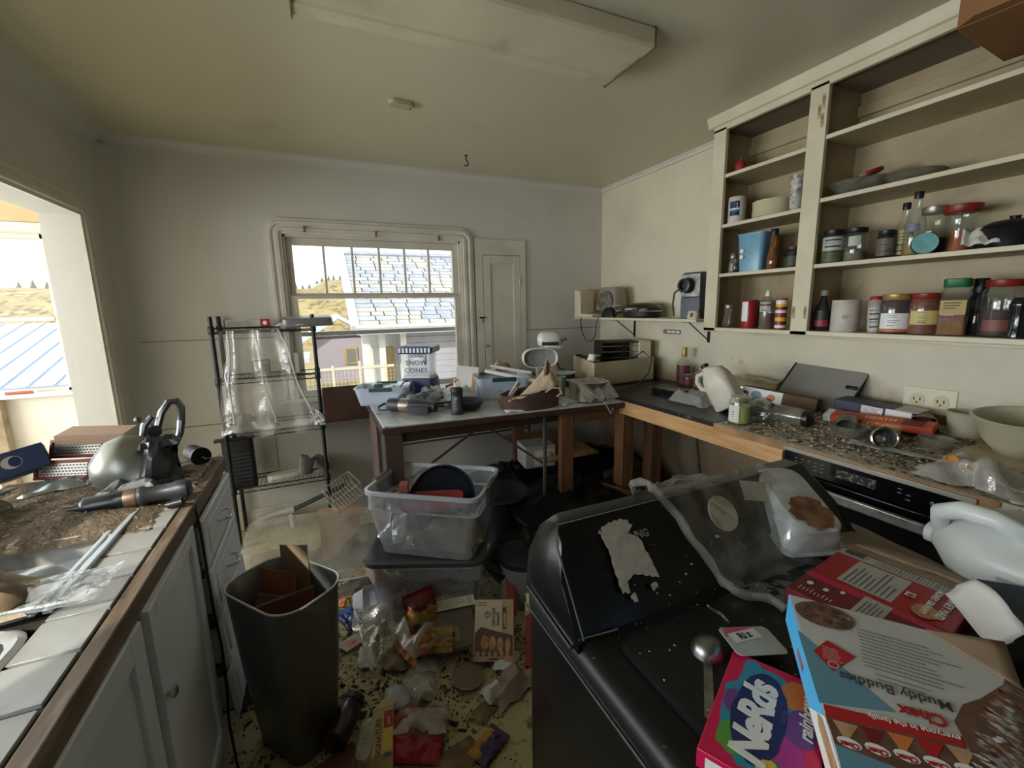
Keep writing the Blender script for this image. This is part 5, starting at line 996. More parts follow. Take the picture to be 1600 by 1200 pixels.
t = thing('oval_lid', 'grey oval paper lid with printed lines beside the crumpled bag', 'lid', (1.89, .505, CT+.03), (math.radians(10), math.radians(-24), .1)); MB().lathe([(.058, 0), (.06, .002), (.057, .006), (0, .005)], 28, sx=.75).build('disc', mat('lid_grey', c(186, 180, 170), .5), t); P = Print(t, at(0, 0, .0055, 0, 0, -PI/2), z=.002); P.lines(-.04, -.025, .04, .028, 6, INK, .0035, .3); P.done(); MB().lathe([(.057, .002), (.061, .004), (.057, .007)], 28, cap=False, sx=.75).build('rim', LIDW, t)
BAGF = film('crumpled_bag', (.93, .92, .9, 1), haze=.45, hazecol=(.74, .7, .64, 1), gloss=.12, edge=.5, rough=.15, bump=.8, bs=12)
t = thing('crumpled_bag', 'crumpled clear bag with orange print at the counter edge by the oven end', 'bag', (1.86, .60, CT)); MB().grid(crumple(.16, .26, .085, 7.7, freq=9), 20, 22).build('sheet', BAGF, t, sharp=180); MB().grid(lambda u, v: Vector((-.02+.03*u, .02+.05*v, .075+.02*nz(u*4, v*3)-.03*u)), 5, 5).build('orange_print', mat('orange_scrap', c(226, 150, 70), .5), t); MB().grid(lambda u, v: Vector((-.05+.035*u, -.05+.05*v, .055+.02*nz(u*4, v*3, 5)+.02*u)), 5, 5).build('tan_scrap', TANP, t)
t = thing('brown_paper_bag', 'open mouthed crumpled paper bag, brown inside, by the wall in front of the beaker', 'bag', (2.33, .93, CT), (0, 0, math.radians(25)))
mb = MB(); rg = []
for i in range(9):
    u = i/8; rg.append([Vector((-.08+.14*u, (.05+.012*nz(u*3, k*.7))*math.cos(2*PI*k/14), .055+(.05+.012*nz(k*.9, u*3, 4))*math.sin(2*PI*k/14)*(1-.15*u))) for k in range(14)])
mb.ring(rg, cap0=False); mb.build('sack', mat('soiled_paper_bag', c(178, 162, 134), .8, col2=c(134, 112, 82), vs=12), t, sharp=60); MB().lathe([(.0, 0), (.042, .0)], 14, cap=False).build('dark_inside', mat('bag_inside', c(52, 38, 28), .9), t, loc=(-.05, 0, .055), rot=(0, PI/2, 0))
# loose papers at the far end and near the oven
t = thing('paper_scrap', 'torn paper lying on the counter beside the oven trim', 'paper', (1.86, .46, CT), (0, 0, .3)); MB().grid(crumple(.16, .12, .018, 9.2), 10, 10).build('sheet', mat('scrap_paper', c(206, 200, 186), .7), t, solid=.0008)
# dirt and rubble over the counter
def mound(u, v):
    x = 1.775+.715*u; y = .40+1.08*v; k = max(0, min(1, (x-1.86)/.4))*min(1, 6*v, 6*(1-v))
    return Vector((x, y, CT-.004+.045*k*(.45+.9*abs(nz(x*7, y*7)))+.008*abs(nz(x*30, y*30))))
t = MB().grid(mound, 46, 60).build('dirt_layer', mat('counter_dirt', c(172, 160, 140), .95, col2=c(128, 112, 90), vs=30, vth=(.42, .62), dirt=c(206, 196, 178), ds=45, dth=(.56, .68), bump=.6, bs=110)); tag(t, 'layer of dirt and droppings heaped over the counter towards the wall', 'dirt', kind='stuff')
def rubble(name, label, n, fn, mats, smin, smax, seed):
    random.seed(seed); mb = MB()
    for k in range(n):
        p = fn(); s = random.uniform(smin, smax); a = random.uniform(0, 6.3); e = random.uniform(.4, 1.0); h = s*random.uniform(.3, .8); ca, sa = math.cos(a), math.sin(a)
        q = [(-1, -.6), (.9, -.8), (1.1, .5), (-.7, .9)]; vs = [Vector((p[0]+s*(x*ca-y*e*sa), p[1]+s*(x*sa+y*e*ca), p[2]+random.uniform(0, h*.4))) for x, y in q]+[Vector((p[0]+random.uniform(-.3, .3)*s, p[1]+random.uniform(-.3, .3)*s, p[2]+h))]
        mb.add(vs, [(0, 1, 4), (1, 2, 4), (2, 3, 4), (3, 0, 4)], random.randrange(len(mats)))
    return tag(mb.build(name, mats, sharp=20), label, 'debris', kind='stuff')
DBM = [mat('chip_pale', c(200, 190, 168), .9), mat('chip_brown', c(104, 82, 58), .9), mat('chip_dark', c(58, 48, 38), .9), mat('chip_grey', c(140, 130, 116), .9)]
def onc():
    u, v = random.random()**.8, random.random(); p = mound(u, v); return p
rubble('counter_debris', 'chips, husks and droppings scattered thickly over the counter', 5600, onc, DBM, .002, .0095, 41)
# stain rising on the wall behind the counter

# ------------------------------------------------------------------ on and under the table by the window
TT_ = .952
TUB = film('clear_storage_tub', (.95, .97, 1, 1), haze=.35, hazecol=(.72, .80, .92, 1), gloss=.08, edge=.45, rough=.15)
GRNC = mat('dark_green_clip', c(34, 74, 66), .4)
def tub(name, label, M, w_, d_, h, seed=0):
    t = thing(name, label, 'storage box', M=M)
    MB().loft([(0, w_*.8, d_*.8, .02), (.004, w_*.82, d_*.82, .025), (h*.93, w_*.97, d_*.97, .03), (h*.94, w_, d_, .03), (h, w_, d_, .03), (h, w_*.95, d_*.95, .028), (h*.9, w_*.94, d_*.94, .028), (.012, w_*.79, d_*.79, .02)], 5, cap1=True).build('tub_body', TUB, t, sharp=40)
    return t
t = tub('storage_box', 'clear plastic storage box with dark green clips at the left end of the table', at(.375, 2.93, TT_, 0, 0, -.32), .34, .26, .115)
for s_ in (-1, 1): MB().bx((-.07, -.136 if s_ < 0 else .122, .092), (.07, -.122 if s_ < 0 else .136, .118)).build('clip', GRNC, t, bevel=.003)
MB().grid(crumple(.24, .17, .05, 2.1), 12, 10).build('bag_inside', CRINK, t, loc=(0, 0, .06)); MB().bx((-.06, -.03, .098), (-.01, .03, .125)).build('green_scoop', GRNC, t, bevel=.006)
t = thing('snow_cone_maker', 'snow cone maker with a navy starred base, clear body and striped roof', 'snow cone maker', M=at(.665, 3.14, TT_, 0, 0, math.radians(-28)) @ Matrix.Scale(1.16, 4))
NV = mat('navy_plastic', c(36, 38, 96), .35); CLR = film('clear_body', (.97, .98, 1, 1), haze=.3, hazecol=(.9, .93, .98, 1), gloss=.06)
MB().loft([(0, .20, .20, .012), (.06, .20, .20, .014), (.10, .185, .185, .012), (.105, .17, .17, .01)], 3).build('base', NV, t, sharp=40); MB().loft([(.10, .168, .168, .008), (.115, .172, .172, .008), (.12, .16, .16, .008)], 3).build('white_tray', LIDW, t)
MB().loft([(.105, .165, .165, .008), (.255, .175, .175, .008)], 3, cap0=False, cap1=False).build('clear_body', CLR, t); MB().lathe([(.05, .225), (.055, .262)], 20).build('ice_chute', mat('grey_chute', c(156, 160, 176), .4), t, loc=(-.02, .02, 0))
MB().loft([(.255, .20, .20, .008), (.262, .215, .215, .008), (.292, .215, .215, .008), (.30, .19, .19, .02)], 3).build('roof', NV, t, sharp=30)
st = MB().bx((-.006, -.0015, 0), (.006, 0, .027)).build('roof_stripe', LIDW, t, loc=(-.09, -.1075, .263))
for k in range(1, 9): MB().build('roof_stripe', None, t, loc=(-.09+.0225*k, -.1075, .263), me=st.data)
for k in range(8): MB().build('roof_stripe', None, t, loc=(.1075, -.08+.0225*k, .263), rot=(0, 0, PI/2), me=st.data)
text('SNOW', .040, INK, t, at(-.062, -.0895, .187, PI/2, 0, 0), bold=.0004, sp=1.12); text('CONES', .040, INK, t, at(-.070, -.0895, .140, PI/2, 0, 0), bold=.0004, sp=1.12)
random.seed(14); P = Print(t, at(0, -.1003, 0, PI/2, 0, 0), z=.0004)
for k in range(14): x, y, r = random.uniform(-.09, .09), random.uniform(.01, .06), random.uniform(.003, .007); P.poly([(x+r*(1 if q % 2 == 0 else .4)*math.cos(q*PI/5), y+r*(1 if q % 2 == 0 else .4)*math.sin(q*PI/5)) for q in range(10)], LIDW, False)
P.done('stars'); MB().lathe([(.006, 0), (.01, .02), (.0, .028)], 10).build('syrup_bulb', mat('orange_red_bulb', c(206, 64, 40), .4), t, loc=(.05, -.05, .18)); MB().cyl((.05, -.05, .205), (.05, -.05, .25), .011, n=10).build('dispenser', LIDM, t)
t = thing('grey_hoop', 'thin grey ring leaning by the snow cone maker', 'ring', (.53, 2.96, TT_+.062), (PI/2, 0, .5)); MB().tube([(.06*math.cos(a), .06*math.sin(a), 0) for a in [2*PI*k/28 for k in range(28)]], .005, 6, closed=True).build('hoop', mat('grey_hoop', c(120, 124, 124), .4), t); MB().bx((-.01, .055, -.006), (.01, .068, .006)).build('hoop_joint', BLACK, t)
DK = mat('charcoal_rubber', c(44, 45, 50), .5); 
t = thing('hand_blender', 'dark grey handheld appliance with a steel band lying at the front of the table', 'appliance', (.475, 2.53, TT_+.042), (0, 0, math.radians(-42)))
Mx = rotm(0, PI/2, 0)
MB().lathe([(.02, -.16), (.038, -.15), (.042, -.13), (.042, -.07)], 20, M=Mx).build('motor_end', DK, t); MB().lathe([(.0425, -.07), (.043, -.065), (.043, -.01), (.0425, -.005)], 20, M=Mx).build('steel_band', mat('warm_steel', c(140, 130, 116), .35, .6), t); MB().lathe([(.042, -.005), (.042, .05), (.036, .08), (.03, .16), (.0, .17)], 20, M=Mx).build('body', DK, t); MB().loft([(-.02, .14, .03, .012), (.02, .14, .03, .012)], 3, M=at(.07, -.05, -.01, 0, 0, .15)).build('grip', DK, t); MB().tube([(-.16, 0, 0), (-.20, .02, .0), (-.23, .0, -.02), (-.21, -.03, -.03), (-.16, -.02, -.03)], .006, 6).build('cord', BLACK, t)
t = thing('grey_cloth', 'crumpled grey green camouflage cloth behind the dark appliance', 'cloth', (.60, 2.74, TT_), (0, 0, -.2)); MB().grid(crumple(.42, .26, .085, 5.5, freq=7), 24, 20).build('sheet', mat('camo_cloth', c(140, 146, 144), .7, col2=c(82, 90, 92), vs=12, vth=(.45, .55), dirt=c(190, 196, 196), ds=16, dth=(.6, .66)), t, sharp=180); MB().tube([(.1, -.1, .05), (.16, -.06, .06), (.18, .02, .05)], .008, 6).build('strap', DK, t)
t = thing('frying_pan', 'dark bowl shaped pan behind the pepper mill', 'pan', (.80, 2.47, TT_)); MB().lathe([(.06, 0), (.07, .004), (.10, .05), (.105, .054), (.10, .054), (.066, .01), (0, .008)], 26, cap=False).build('pan_body', DK, t, sharp=50); MB().loft([(0, .16, .03, .01), (.012, .16, .03, .01)], 3, M=at(-.17, .06, .035, 0, math.radians(-5), -.3)).build('handle', BLACK, t)
t = thing('soap_bar', 'pale oval lump lying in the dark pan', 'soap', (.82, 2.45, TT_+.02)); MB().sph((0, 0, 0), (.035, .022, .014), 14, 8).build('bar', WINK, t); MB().sph((.01, 0, .012), (.012, .008, .003), 10, 4).build('worn_hollow', PAPER, t)
j = Jar('pepper_mill', 'tall pepper mill with a charcoal body and clear upper part standing near the table edge', 'mill', .705, 2.375, TT_, .205, [(.034, 0), (.036, .02), (.033, .1), (.034, .62), (.038, .64), (.037, .72), (.028, .76)], DK); j.cap(.96, 1.0, .013, LIDM)
MB().lathe([(.022, .155), (.021, .195), (.018, .20)], 18, cap=False).build('clear_neck', GLASS, j.t); j.label(.12, .55, [mat('mill_print', c(74, 74, 80), .5)], None, 200, 290, True, PGREY)
t = thing('white_drawer_box', 'white plastic drawer box standing on end behind the pepper mill', 'box', M=at(.89, 2.80, TT_, math.radians(-12), math.radians(8), math.radians(-18)))
mb = MB(); mb.bx((-.075, -.03, 0), (.075, -.025, .215)); mb.bx((-.075, -.03, 0), (-.068, .05, .215)); mb.bx((.068, -.03, 0), (.075, .05, .215)); mb.bx((-.075, -.03, .21), (.075, .05, .215)); mb.bx((-.075, -.03, 0), (.075, .05, .005)); mb.build('box_shell', LIDW, t, bevel=.003); MB().bx((.035, -.034, .03), (.06, -.03, .17)).build('tan_strip', TANP, t)
t = thing('orange_funnel', 'orange red plastic cone lying behind the white drawer box', 'funnel', (.86, 3.10, TT_+.035), (PI/2*.8, 0, .7)); MB().lathe([(.012, -.02), (.014, .02), (.045, .09), (.047, .095), (.042, .09), (.01, .02)], 18, cap=False).build('funnel_body', mat('orange_plastic', c(214, 84, 50), .45), t, sharp=50); MB().lathe([(.045, .09), (.05, .094), (.045, .097)], 18, cap=False).build('rim', ORG, t)
t = tub('storage_box', 'clear plastic storage box with dark green clips piled with white pipes beside the mixer', at(1.12, 2.72, TT_, 0, 0, -.2), .36, .28, .15)
MB().bx((-.08, -.146, .125), (.08, -.132, .152)).build('clip', GRNC, t, bevel=.003); MB().bx((-.12, .132, .125), (.02, .146, .152)).build('clip', GRNC, t, bevel=.003)
for lb, p0, p1, r in (('long white plastic tube lying across the right clear box', (1.02, 2.74, 1.135), (1.33, 2.56, 1.06), .014), ('shorter white plastic tube behind the long one in the right clear box', (1.10, 2.84, 1.15), (1.34, 2.70, 1.10), .012)):
    t = thing('white_tube', lb, 'tube', p0); d = Vector(p1)-Vector(p0); MB().cyl((0, 0, 0), d, r, n=12).build('pipe', LIDW, t); MB().cyl(d*.96, d*1.03, r*1.25, n=12).build('end_collar', PAPER, t)
t = thing('white_scoop', 'white plastic scoop sticking up at the back of the right clear box', 'scoop', (.99, 2.92, TT_+.10), (math.radians(25), math.radians(-35), 0)); MB().sph((0, 0, .06), (.05, .025, .07), 14, 8).build('bowl', LIDW, t); MB().cyl((0, 0, -.08), (0, 0, 0), .009, n=8).build('handle', LIDW, t)
t = thing('white_utensil', 'flat white spatula with a dark green grip leaning against the brown bag', 'utensil', M=at(.985, 2.36, TT_+.012, math.radians(0), math.radians(44), math.radians(14)))
MB().bx((-.013, -.006, -.01), (.013, .006, .075)).build('grip', mat('green_black_grip', c(20, 40, 40), .4), t, bevel=.004); MB().bx((-.016, -.005, .075), (.016, .005, .19)).build('blade', LIDW, t, bevel=.004); MB().bx((-.009, -.0055, .155), (.009, .0055, .185)).build('tan_window', TANP, t)
t = thing('drinking_glass', 'plain drinking glass standing beside the white spatula', 'glass', (1.03, 2.47, TT_)); MB().lathe([(.028, 0), (.03, .004), (.036, .085), (.034, .085), (.027, .008), (0, .006)], 20, cap=False).build('glass_body', DUSTGLASS, t, sharp=50); MB().lathe([(.035, .084), (.037, .086), (.034, .087)], 20, cap=False).build('rim', GLASS, t)
# brown lined bag
BB = mat('brown_bag_fabric', c(92, 66, 50), .75, col2=c(70, 48, 36), vs=8, bump=.3, bs=60); BL2 = mat('bag_lining', c(220, 200, 174), .8, col2=c(200, 178, 150), vs=9)
t = thing('brown_bag', 'open brown paper bag with a pale turned-out lining at the front of the table', 'bag', (1.155, 2.33, TT_), (0, 0, math.radians(-4)))
mb = MB(); mb.ring([[Vector((.185*math.cos(a)*(1+.05*nz(a*2, z*9))+sx, .09*math.sin(a)*(1+.1*nz(a*2, z*9, 3)), z*(1+.35*k*(.3+.9*math.cos(a-.2))))) for a in [2*PI*q/24 for q in range(24)]] for z, sx, k in ((0, 0, 0), (.05, .005, .2), (.10, .0, .6))], cap1=False); mb.build('bag_body', BB, t, solid=.003, sharp=60)
mb = MB(); mb.grid(lambda u, v: Vector((-.17+.30*u, -.085-.01*math.sin(v*5)+.10*v*u, .065+.06*u+.09*v*(u**2)*1.5+.015*nz(u*5, v*4))), 16, 8); mb.build('turned_lining', BL2, t, solid=.002, sharp=60)
mb = MB(); mb.prism([(.04, 0), (.185, .0), (.195, .10), (.15, .17), (.10, .235), (.085, .20), (.075, .12)], .004, M=at(0, -.03, .05, PI/2, 0, .1)); mb.build('raised_flap', BL2, t); mb = MB(); mb.prism([(.085, .02), (.10, .235), (.115, .215), (.11, .13), (.17, .06), (.185, .02)], .005, M=at(0, -.038, .05, PI/2, 0, .1)); mb.build('dark_flap', BB, t)
MB().tube([(.06, -.09, .10), (.10, -.10, .125), (.15, -.10, .12), (.165, -.1, .09), (.13, -.1, .07)], .005, 6).build('cord_handle', BL2, t)
# stand mixer
t = thing('stand_mixer', 'white stand mixer with its oval ring attachment standing by the wall corner', 'mixer', (1.62, 2.93, TT_), (0, 0, math.radians(-14)))
MW = mat('mixer_white', c(224, 222, 212), .3, col2=c(210, 206, 192), vs=5)
MB().loft([(0, .16, .20, .05), (.03, .15, .19, .05), (.04, .13, .16, .05)], 5).build('foot', MW, t); MB().loft([(.03, .10, .10, .04, .02, .03), (.18, .085, .09, .04, .02, .03), (.30, .09, .1, .04, .01, .02)], 5).build('column', MW, t)
MB().lathe([(.0, -.11), (.04, -.105), (.058, -.08), (.06, .02), (.055, .05), (.035, .065)], 22, M=at(.02, 0, .355) @ rotm(0, PI/2, 0)).build('head', MW, t, sharp=50); MB().lathe([(.061, -.09), (.064, -.08), (.064, .03), (.061, .04)], 22, cap=False, M=at(.02, 0, .330) @ rotm(0, PI/2, 0), sx=.35).build('head_band', mat('mixer_band', c(60, 58, 54), .4), t)
MB().lathe([(.024, .06), (.026, .07), (.026, .09), (.014, .092), (.012, .105), (.0, .106)], 16, M=at(.02, 0, .355) @ rotm(0, PI/2, 0)).build('chrome_hub', CHROME, t); MB().cyl((.125, 0, .355), (.135, 0, .355), .013, n=12).build('knob', BLACK, t)
MB().loft([(.288, .16, .10, .045), (.31, .165, .105, .05)], 5, M=at(.03, 0, 0)).build('head_collar', MW, t)
mb = MB(); rg = []
for y in (-.10, -.03):
    rg.append([Vector((-.09+(.13 if math.cos(a) > 0 else .13)*math.copysign(min(1, abs(math.cos(a))**.7), math.cos(a)), y, .225+.072*math.copysign(abs(math.sin(a))**.8, math.sin(a)))) for a in [2*PI*k/32 for k in range(32)]])
mb.ring(rg, cap0=False, cap1=False); mb.build('oval_guard', MW, t, solid=.008, sharp=60); MB().ring([[v+Vector((0, .055, 0)) for v in rg[0]], [v+Vector((0, .058, 0)) for v in rg[0]]]).build('guard_screen', mat('grey_screen', c(170, 172, 172), .4, col2=c(140, 142, 142), vs=60), t)
MB().bx((-.11, -.06, .0), (-.04, .0, .16)).build('guard_stand', MW, t, bevel=.008); MB().tube([(.06, .04, .2), (.10, .05, .12), (.15, .05, .10)], .006, 6).build('power_lead', BLACK, t)
t = thing('grey_rounded_lid', 'grey white rounded plastic cover lying left of the mixer foot', 'cover', (1.42, 2.93, TT_+.035), (math.radians(40), 0, .5)); MB().loft([(0, .13, .10, .03), (.06, .11, .085, .035), (.07, .08, .06, .03)], 5).build('cover_body', mat('grey_white_plastic', c(196, 194, 186), .4), t); MB().loft([(-.004, .135, .105, .032), (.006, .135, .105, .032)], 5).build('lip', LIDW, t)
t = thing('tan_paper_bag', 'crumpled tan paper rising behind the white tubes', 'paper', (1.28, 3.10, TT_)); MB().grid(crumple(.24, .2, .16, 4.4, freq=6), 14, 14).build('sheet', mat('tan_paper', c(176, 156, 124), .8, col2=c(146, 124, 92), vs=10), t, solid=.001); MB().grid(crumple(.1, .1, .06, 1.4, freq=6), 8, 8).build('torn_corner', PAPER, t, loc=(.08, -.08, .03))
t = thing('green_mug', 'pale green mug standing in front of the mixer', 'mug', (1.50, 2.56, TT_)); MG = mat('sage_glaze', c(134, 152, 136), .3); MB().lathe([(.034, 0), (.036, .004), (.04, .125), (.043, .128), (.037, .128), (.033, .01), (0, .008)], 22, cap=False).build('mug_body', MG, t, sharp=50); MB().tube([(-.036, -.01, .10), (-.06, -.014, .098), (-.07, -.015, .065), (-.058, -.014, .035), (-.036, -.01, .03)], .006, 8).build('handle', BLACK, t)
t = thing('serving_plates', 'short stack of white dishes on a dark pot behind the green mug', 'dish', (1.72, 2.86, TT_)); MB().lathe([(.05, 0), (.07, .01), (.075, .08), (.078, .083)], 22).build('dark_pot', DK, t); MB().lathe([(.05, .085), (.085, .10), (.088, .105), (.0, .10)], 24).build('white_dish', LIDW, t)
t = thing('saucepan', 'shiny metal saucepan half covered by clear plastic at the table end', 'saucepan', (1.585, 2.345, TT_)); MB().lathe([(.11, 0), (.122, .006), (.124, .12), (.13, .124), (.13, .127), (.12, .124), (.118, .01), (0, .008)], 34, cap=False).build('pan_body', mat('pan_steel', c(176, 166, 146), .28, .9, col2=c(140, 128, 108), vs=5), t, sharp=50); MB().lathe([(.128, .122), (.133, .125), (.128, .129)], 34, cap=False).build('rim', CHROME, t)
t = thing('plastic_bag', 'clear crinkled plastic bag drooping over the saucepan rim', 'plastic bag', (1.575, 2.29, TT_)); MB().grid(lambda u, v: Vector((-.13+.24*u, .10-.24*v-.02*nz(u*4, 3)+.01*nz(u*9, v*9), .13+.02*abs(nz(u*8, v*8))-.18*max(0, v-.48)**1.0*(1+.3*nz(u*6, 1)))), 22, 22).build('sheet', film('bag_clear', (.96, .97, .98, 1), haze=.28, hazecol=(.8, .8, .82, 1), gloss=.16, edge=.7, rough=.08, bump=1.0, bs=26), t, sharp=180); MB().tube([(-.10, -.09, .10), (-.06, -.125, .06), (.0, -.135, .02), (.05, -.14, -.06), (.07, -.13, -.03)], .004, 5).build('torn_edge', CRINK, t)
# open carton with a toaster in the corner
t = thing('open_carton', 'low cream open carton in the corner, full of small appliances', 'carton', (2.05, 2.80, TT_+.022), (0, 0, math.radians(-6)))
CM = mat('carton_cream', c(198, 186, 158), .6, col2=c(180, 166, 136), vs=5); h = .175
mb = MB(); mb.prism([(-.23, -.235), (.36, -.12), (.35, .30), (-.12, .32)], .01); mb.build('carton_base', CM, t)
for a, b in (((-.23, -.235), (.36, -.12)), ((.36, -.12), (.35, .30)), ((.35, .30), (-.12, .32)), ((-.12, .32), (-.23, -.235))):
    dx, dy = b[0]-a[0], b[1]-a[1]; L_ = math.hypot(dx, dy); mb = MB(); mb.bx((0, 0, 0), (L_, .008, h)); o = mb.build('carton_side', CM, t, loc=(a[0], a[1], 0), rot=(0, 0, math.atan2(dy, dx)))
t = thing('toaster_oven', 'cream toaster oven with an open wire front standing in the carton', 'toaster oven', (2.26, 2.86, TT_+.12), (0, 0, math.radians(-20)))
mb = MB(); mb.bx((-.2, .12, 0), (.2, .13, .2)); mb.bx((-.2, -.1, .19), (.2, .13, .2)); mb.bx((-.2, -.1, 0), (.2, .13, .01)); mb.bx((-.2, -.1, 0), (-.19, .13, .2)); mb.build('oven_shell', mat('toaster_dark', c(54, 48, 40), .5, .3), t)
MB().bx((.10, -.105, 0), (.2, .13, .205)).build('control_side', CR, t, bevel=.008); MB().bx((-.03, -.105, .0), (-.01, -.098, .19)).build('front_bar', DARKMETAL, t)
for z in (.03, .075, .12, .165): MB().tube([(-.195, -.10, z), (.1, -.10, z)], .003, 5).build('wire_bar', LIDM, t)
t = thing('white_plug_block', 'white ribbed plastic plug block lying on the carton contents', 'plug', (1.93, 2.79, TT_+.185), (.2, .1, .6)); MB().loft([(0, .14, .06, .015), (.05, .13, .055, .02)], 4).build('block', LIDW, t, sharp=50)
for k in range(3): MB().bx((-.05+.035*k, -.034, .012), (-.035+.035*k, -.026, .04)).build('slot', DK, t)
t = thing('appliance_cord', 'black cord hanging over the rim of the cream carton', 'cord'); MB().tube([(1.92, 2.98, 1.16), (1.98, 2.84, 1.155), (2.1, 2.75, 1.15), (2.2, 2.64, 1.16), (2.3, 2.66, 1.2), (2.34, 2.60, 1.14), (2.22, 2.50, 1.05), (2.08, 2.45, .99), (1.95, 2.40, .985), (1.8, 2.36, .98)], .005, 6).build('cable', BLACK, t); MB().cyl((1.90, 2.99, 1.165), (1.94, 2.96, 1.162), .009, n=8).build('plug', BLACK, t)
# papers on the table end
for lb, x, y, w_, d_, rz in (('white paper sheet under the plastic bag at the table edge', 1.42, 2.36, .18, .14, .3), ('torn white paper under the brown bag', 1.03, 2.30, .12, .1, -.2)):
    t = thing('loose_paper', lb, 'paper', (x, y, TT_), (0, 0, rz)); MB().grid(crumple(w_, d_, .012, x*3), 8, 8).build('sheet', PAPER, t, solid=.0006)
t = thing('white_tissue', 'crumpled white tissue in front of the snow cone maker', 'tissue', (.72, 2.93, TT_)); MB().grid(crumple(.26, .16, .07, 6.6, freq=12), 18, 14).build('sheet', PAPER, t, sharp=180); MB().grid(crumple(.1, .08, .04, 2.6, freq=12), 8, 8).build('torn_piece', PAPER, t, loc=(.12, -.06, .02))
t = thing('clear_pouch', 'clear plastic packaging crumpled behind the pepper mill', 'packaging', (.80, 2.64, TT_+.02), (.3, 0, .2)); MB().grid(crumple(.26, .16, .09, 8.6, freq=6), 16, 14).build('sheet', CRINK, t, sharp=180); MB().bx((-.1, -.05, .03), (0, .0, .033)).build('printed_card', PGREY, t)
def ont(): return Vector((random.uniform(.31, 1.68), random.uniform(2.32, 2.75)**1.0, TT_))
rubble('table_debris', 'specks of dirt scattered on the white table top', 500, ont, DBM, .001, .005, 43)
# brown board between the rack and the table
t = thing('brown_board', 'dark brown board leaning under the window between the rack and the table', 'board', (.12, 3.30, .78), (math.radians(-8), 0, 0)); MB().bx((-.12, 0, 0), (.22, .012, .24)).build('board_face', mat('brown_board', c(84, 56, 42), .5, col2=c(70, 46, 34), vs=3), t); MB().bx((-.125, -.002, -.012), (.225, .014, 0)).build('board_edge', TB, t)
t = thing('grey_sheet_board', 'large grey sheet standing on the floor against the wall below the brown board', 'panel', (.10, 3.42, 0), (math.radians(-2), 0, 0)); MB().bx((-.10, 0, 0), (.36, .01, .80)).build('sheet', mat('grey_sheet', c(150, 146, 138), .6), t); MB().bx((-.10, -.002, .795), (.36, .012, .805)).build('top_edge', mat('grey_sheet_edge', c(112, 104, 94), .6), t)
# under the table
t = thing('white_carton', 'small white carton with a printed panel on the dark pile under the table', 'carton', (1.42, 2.78, .40), (0, 0, -.12)); MB().bx((-.115, -.1, 0), (.115, .1, .16)).build('carton', mat('shadowed_carton', c(176, 174, 166), .6), t, bevel=.003); P = Print(t, at(0, -.1003, 0, PI/2, 0, 0)); P.rect(-.05, .012, .105, .13, WINK); P.rect(.055, .02, .1, .12, PGREY); P.ell(.07, .05, .012, .025, INK); P.ell(.09, .085, .008, .02, INK); P.done()
t = thing('black_pot_stack', 'black pot with a wide rim standing under the table beside the plastic boxes', 'pot', (1.06, 2.60, .0)); MB().lathe([(.15, 0), (.16, .01), (.17, .30)], 24).build('pot_body', DK, t); MB().lathe([(.19, .30), (.2, .31), (.19, .325), (.0, .33)], 28).build('pot_lid', mat('dark_lid_metal', c(60, 60, 62), .35, .5), t)
t = thing('black_rubbish_bag', 'large black rubbish bag slumped on the floor under the corner counter', 'bag', (1.55, 2.35, 0)); RB = mat('black_bin_bag', c(16, 17, 20), .35, col2=c(26, 27, 30), vs=4)
mb = MB(); mb.grid(lambda u, v: Vector(((.52*math.sin(PI*v)+.01)*math.cos(2*PI*u)*(1+.2*nz(u*5, v*4)), (.40*math.sin(PI*v)+.01)*math.sin(2*PI*u)*(1+.2*nz(u*5, v*4, 3)), .19-.19*math.cos(PI*v)+.05*nz(math.cos(2*PI*u)*3, math.sin(2*PI*u)*3, v*5))), 36, 18); mb.build('bag_body', RB, t); MB().grid(crumple(.16, .14, .08, 3.9), 8, 8).build('tied_neck', RB, t, loc=(-.1, 0, .34))
t = thing('black_rubbish_bag', 'smaller black bag of rubbish behind the black washer, left of the big one', 'bag', (1.0, 2.05, 0)); mb = MB(); mb.grid(lambda u, v: Vector(((.26*math.sin(PI*v)+.01)*math.cos(2*PI*u)*(1+.2*nz(u*5, v*4, 9)), (.24*math.sin(PI*v)+.01)*math.sin(2*PI*u)*(1+.2*nz(u*5, v*4, 7)), .14-.14*math.cos(PI*v)+.04*nz(u*6, v*5, 2))), 28, 14); mb.build('bag_body', RB, t); MB().grid(crumple(.12, .1, .06, 5.9), 8, 8).build('tied_neck', RB, t, loc=(0, 0, .25))
for lb, x, y, rx_, ry_, h_, sd in (('added black bag that darkens the floor under the work table, by the white carton', 1.28, 2.95, .42, .30, .17, 3), ('added black bag that darkens the far corner under the counter', 2.02, 2.85, .36, .40, .20, 5)):  # two more bags, added to deepen the dark under table and counter
    t = thing('black_rubbish_bag', lb, 'bag', (x, y, 0)); mb = MB(); mb.grid(lambda u, v: Vector(((rx_*math.sin(PI*v)+.01)*math.cos(2*PI*u)*(1+.2*nz(u*5, v*4, sd)), (ry_*math.sin(PI*v)+.01)*math.sin(2*PI*u)*(1+.2*nz(u*5, v*4, sd+2)), h_-h_*math.cos(PI*v)+.04*nz(math.cos(2*PI*u)*3, math.sin(2*PI*u)*3, v*5+sd))), 28, 14); mb.build('bag_body', RB, t); MB().grid(crumple(.14, .12, .07, 3.9+sd), 8, 8).build('tied_neck', RB, t, loc=(-.05, 0, h_*1.8))
t = thing('open_brown_box', 'brown cardboard box with raised flaps in the dark under the pine rail', 'box', (1.98, 2.22, .0), (0, 0, .35)); BX2 = mat('shade_cardboard', c(128, 86, 54), .8, col2=c(108, 70, 42), vs=5)
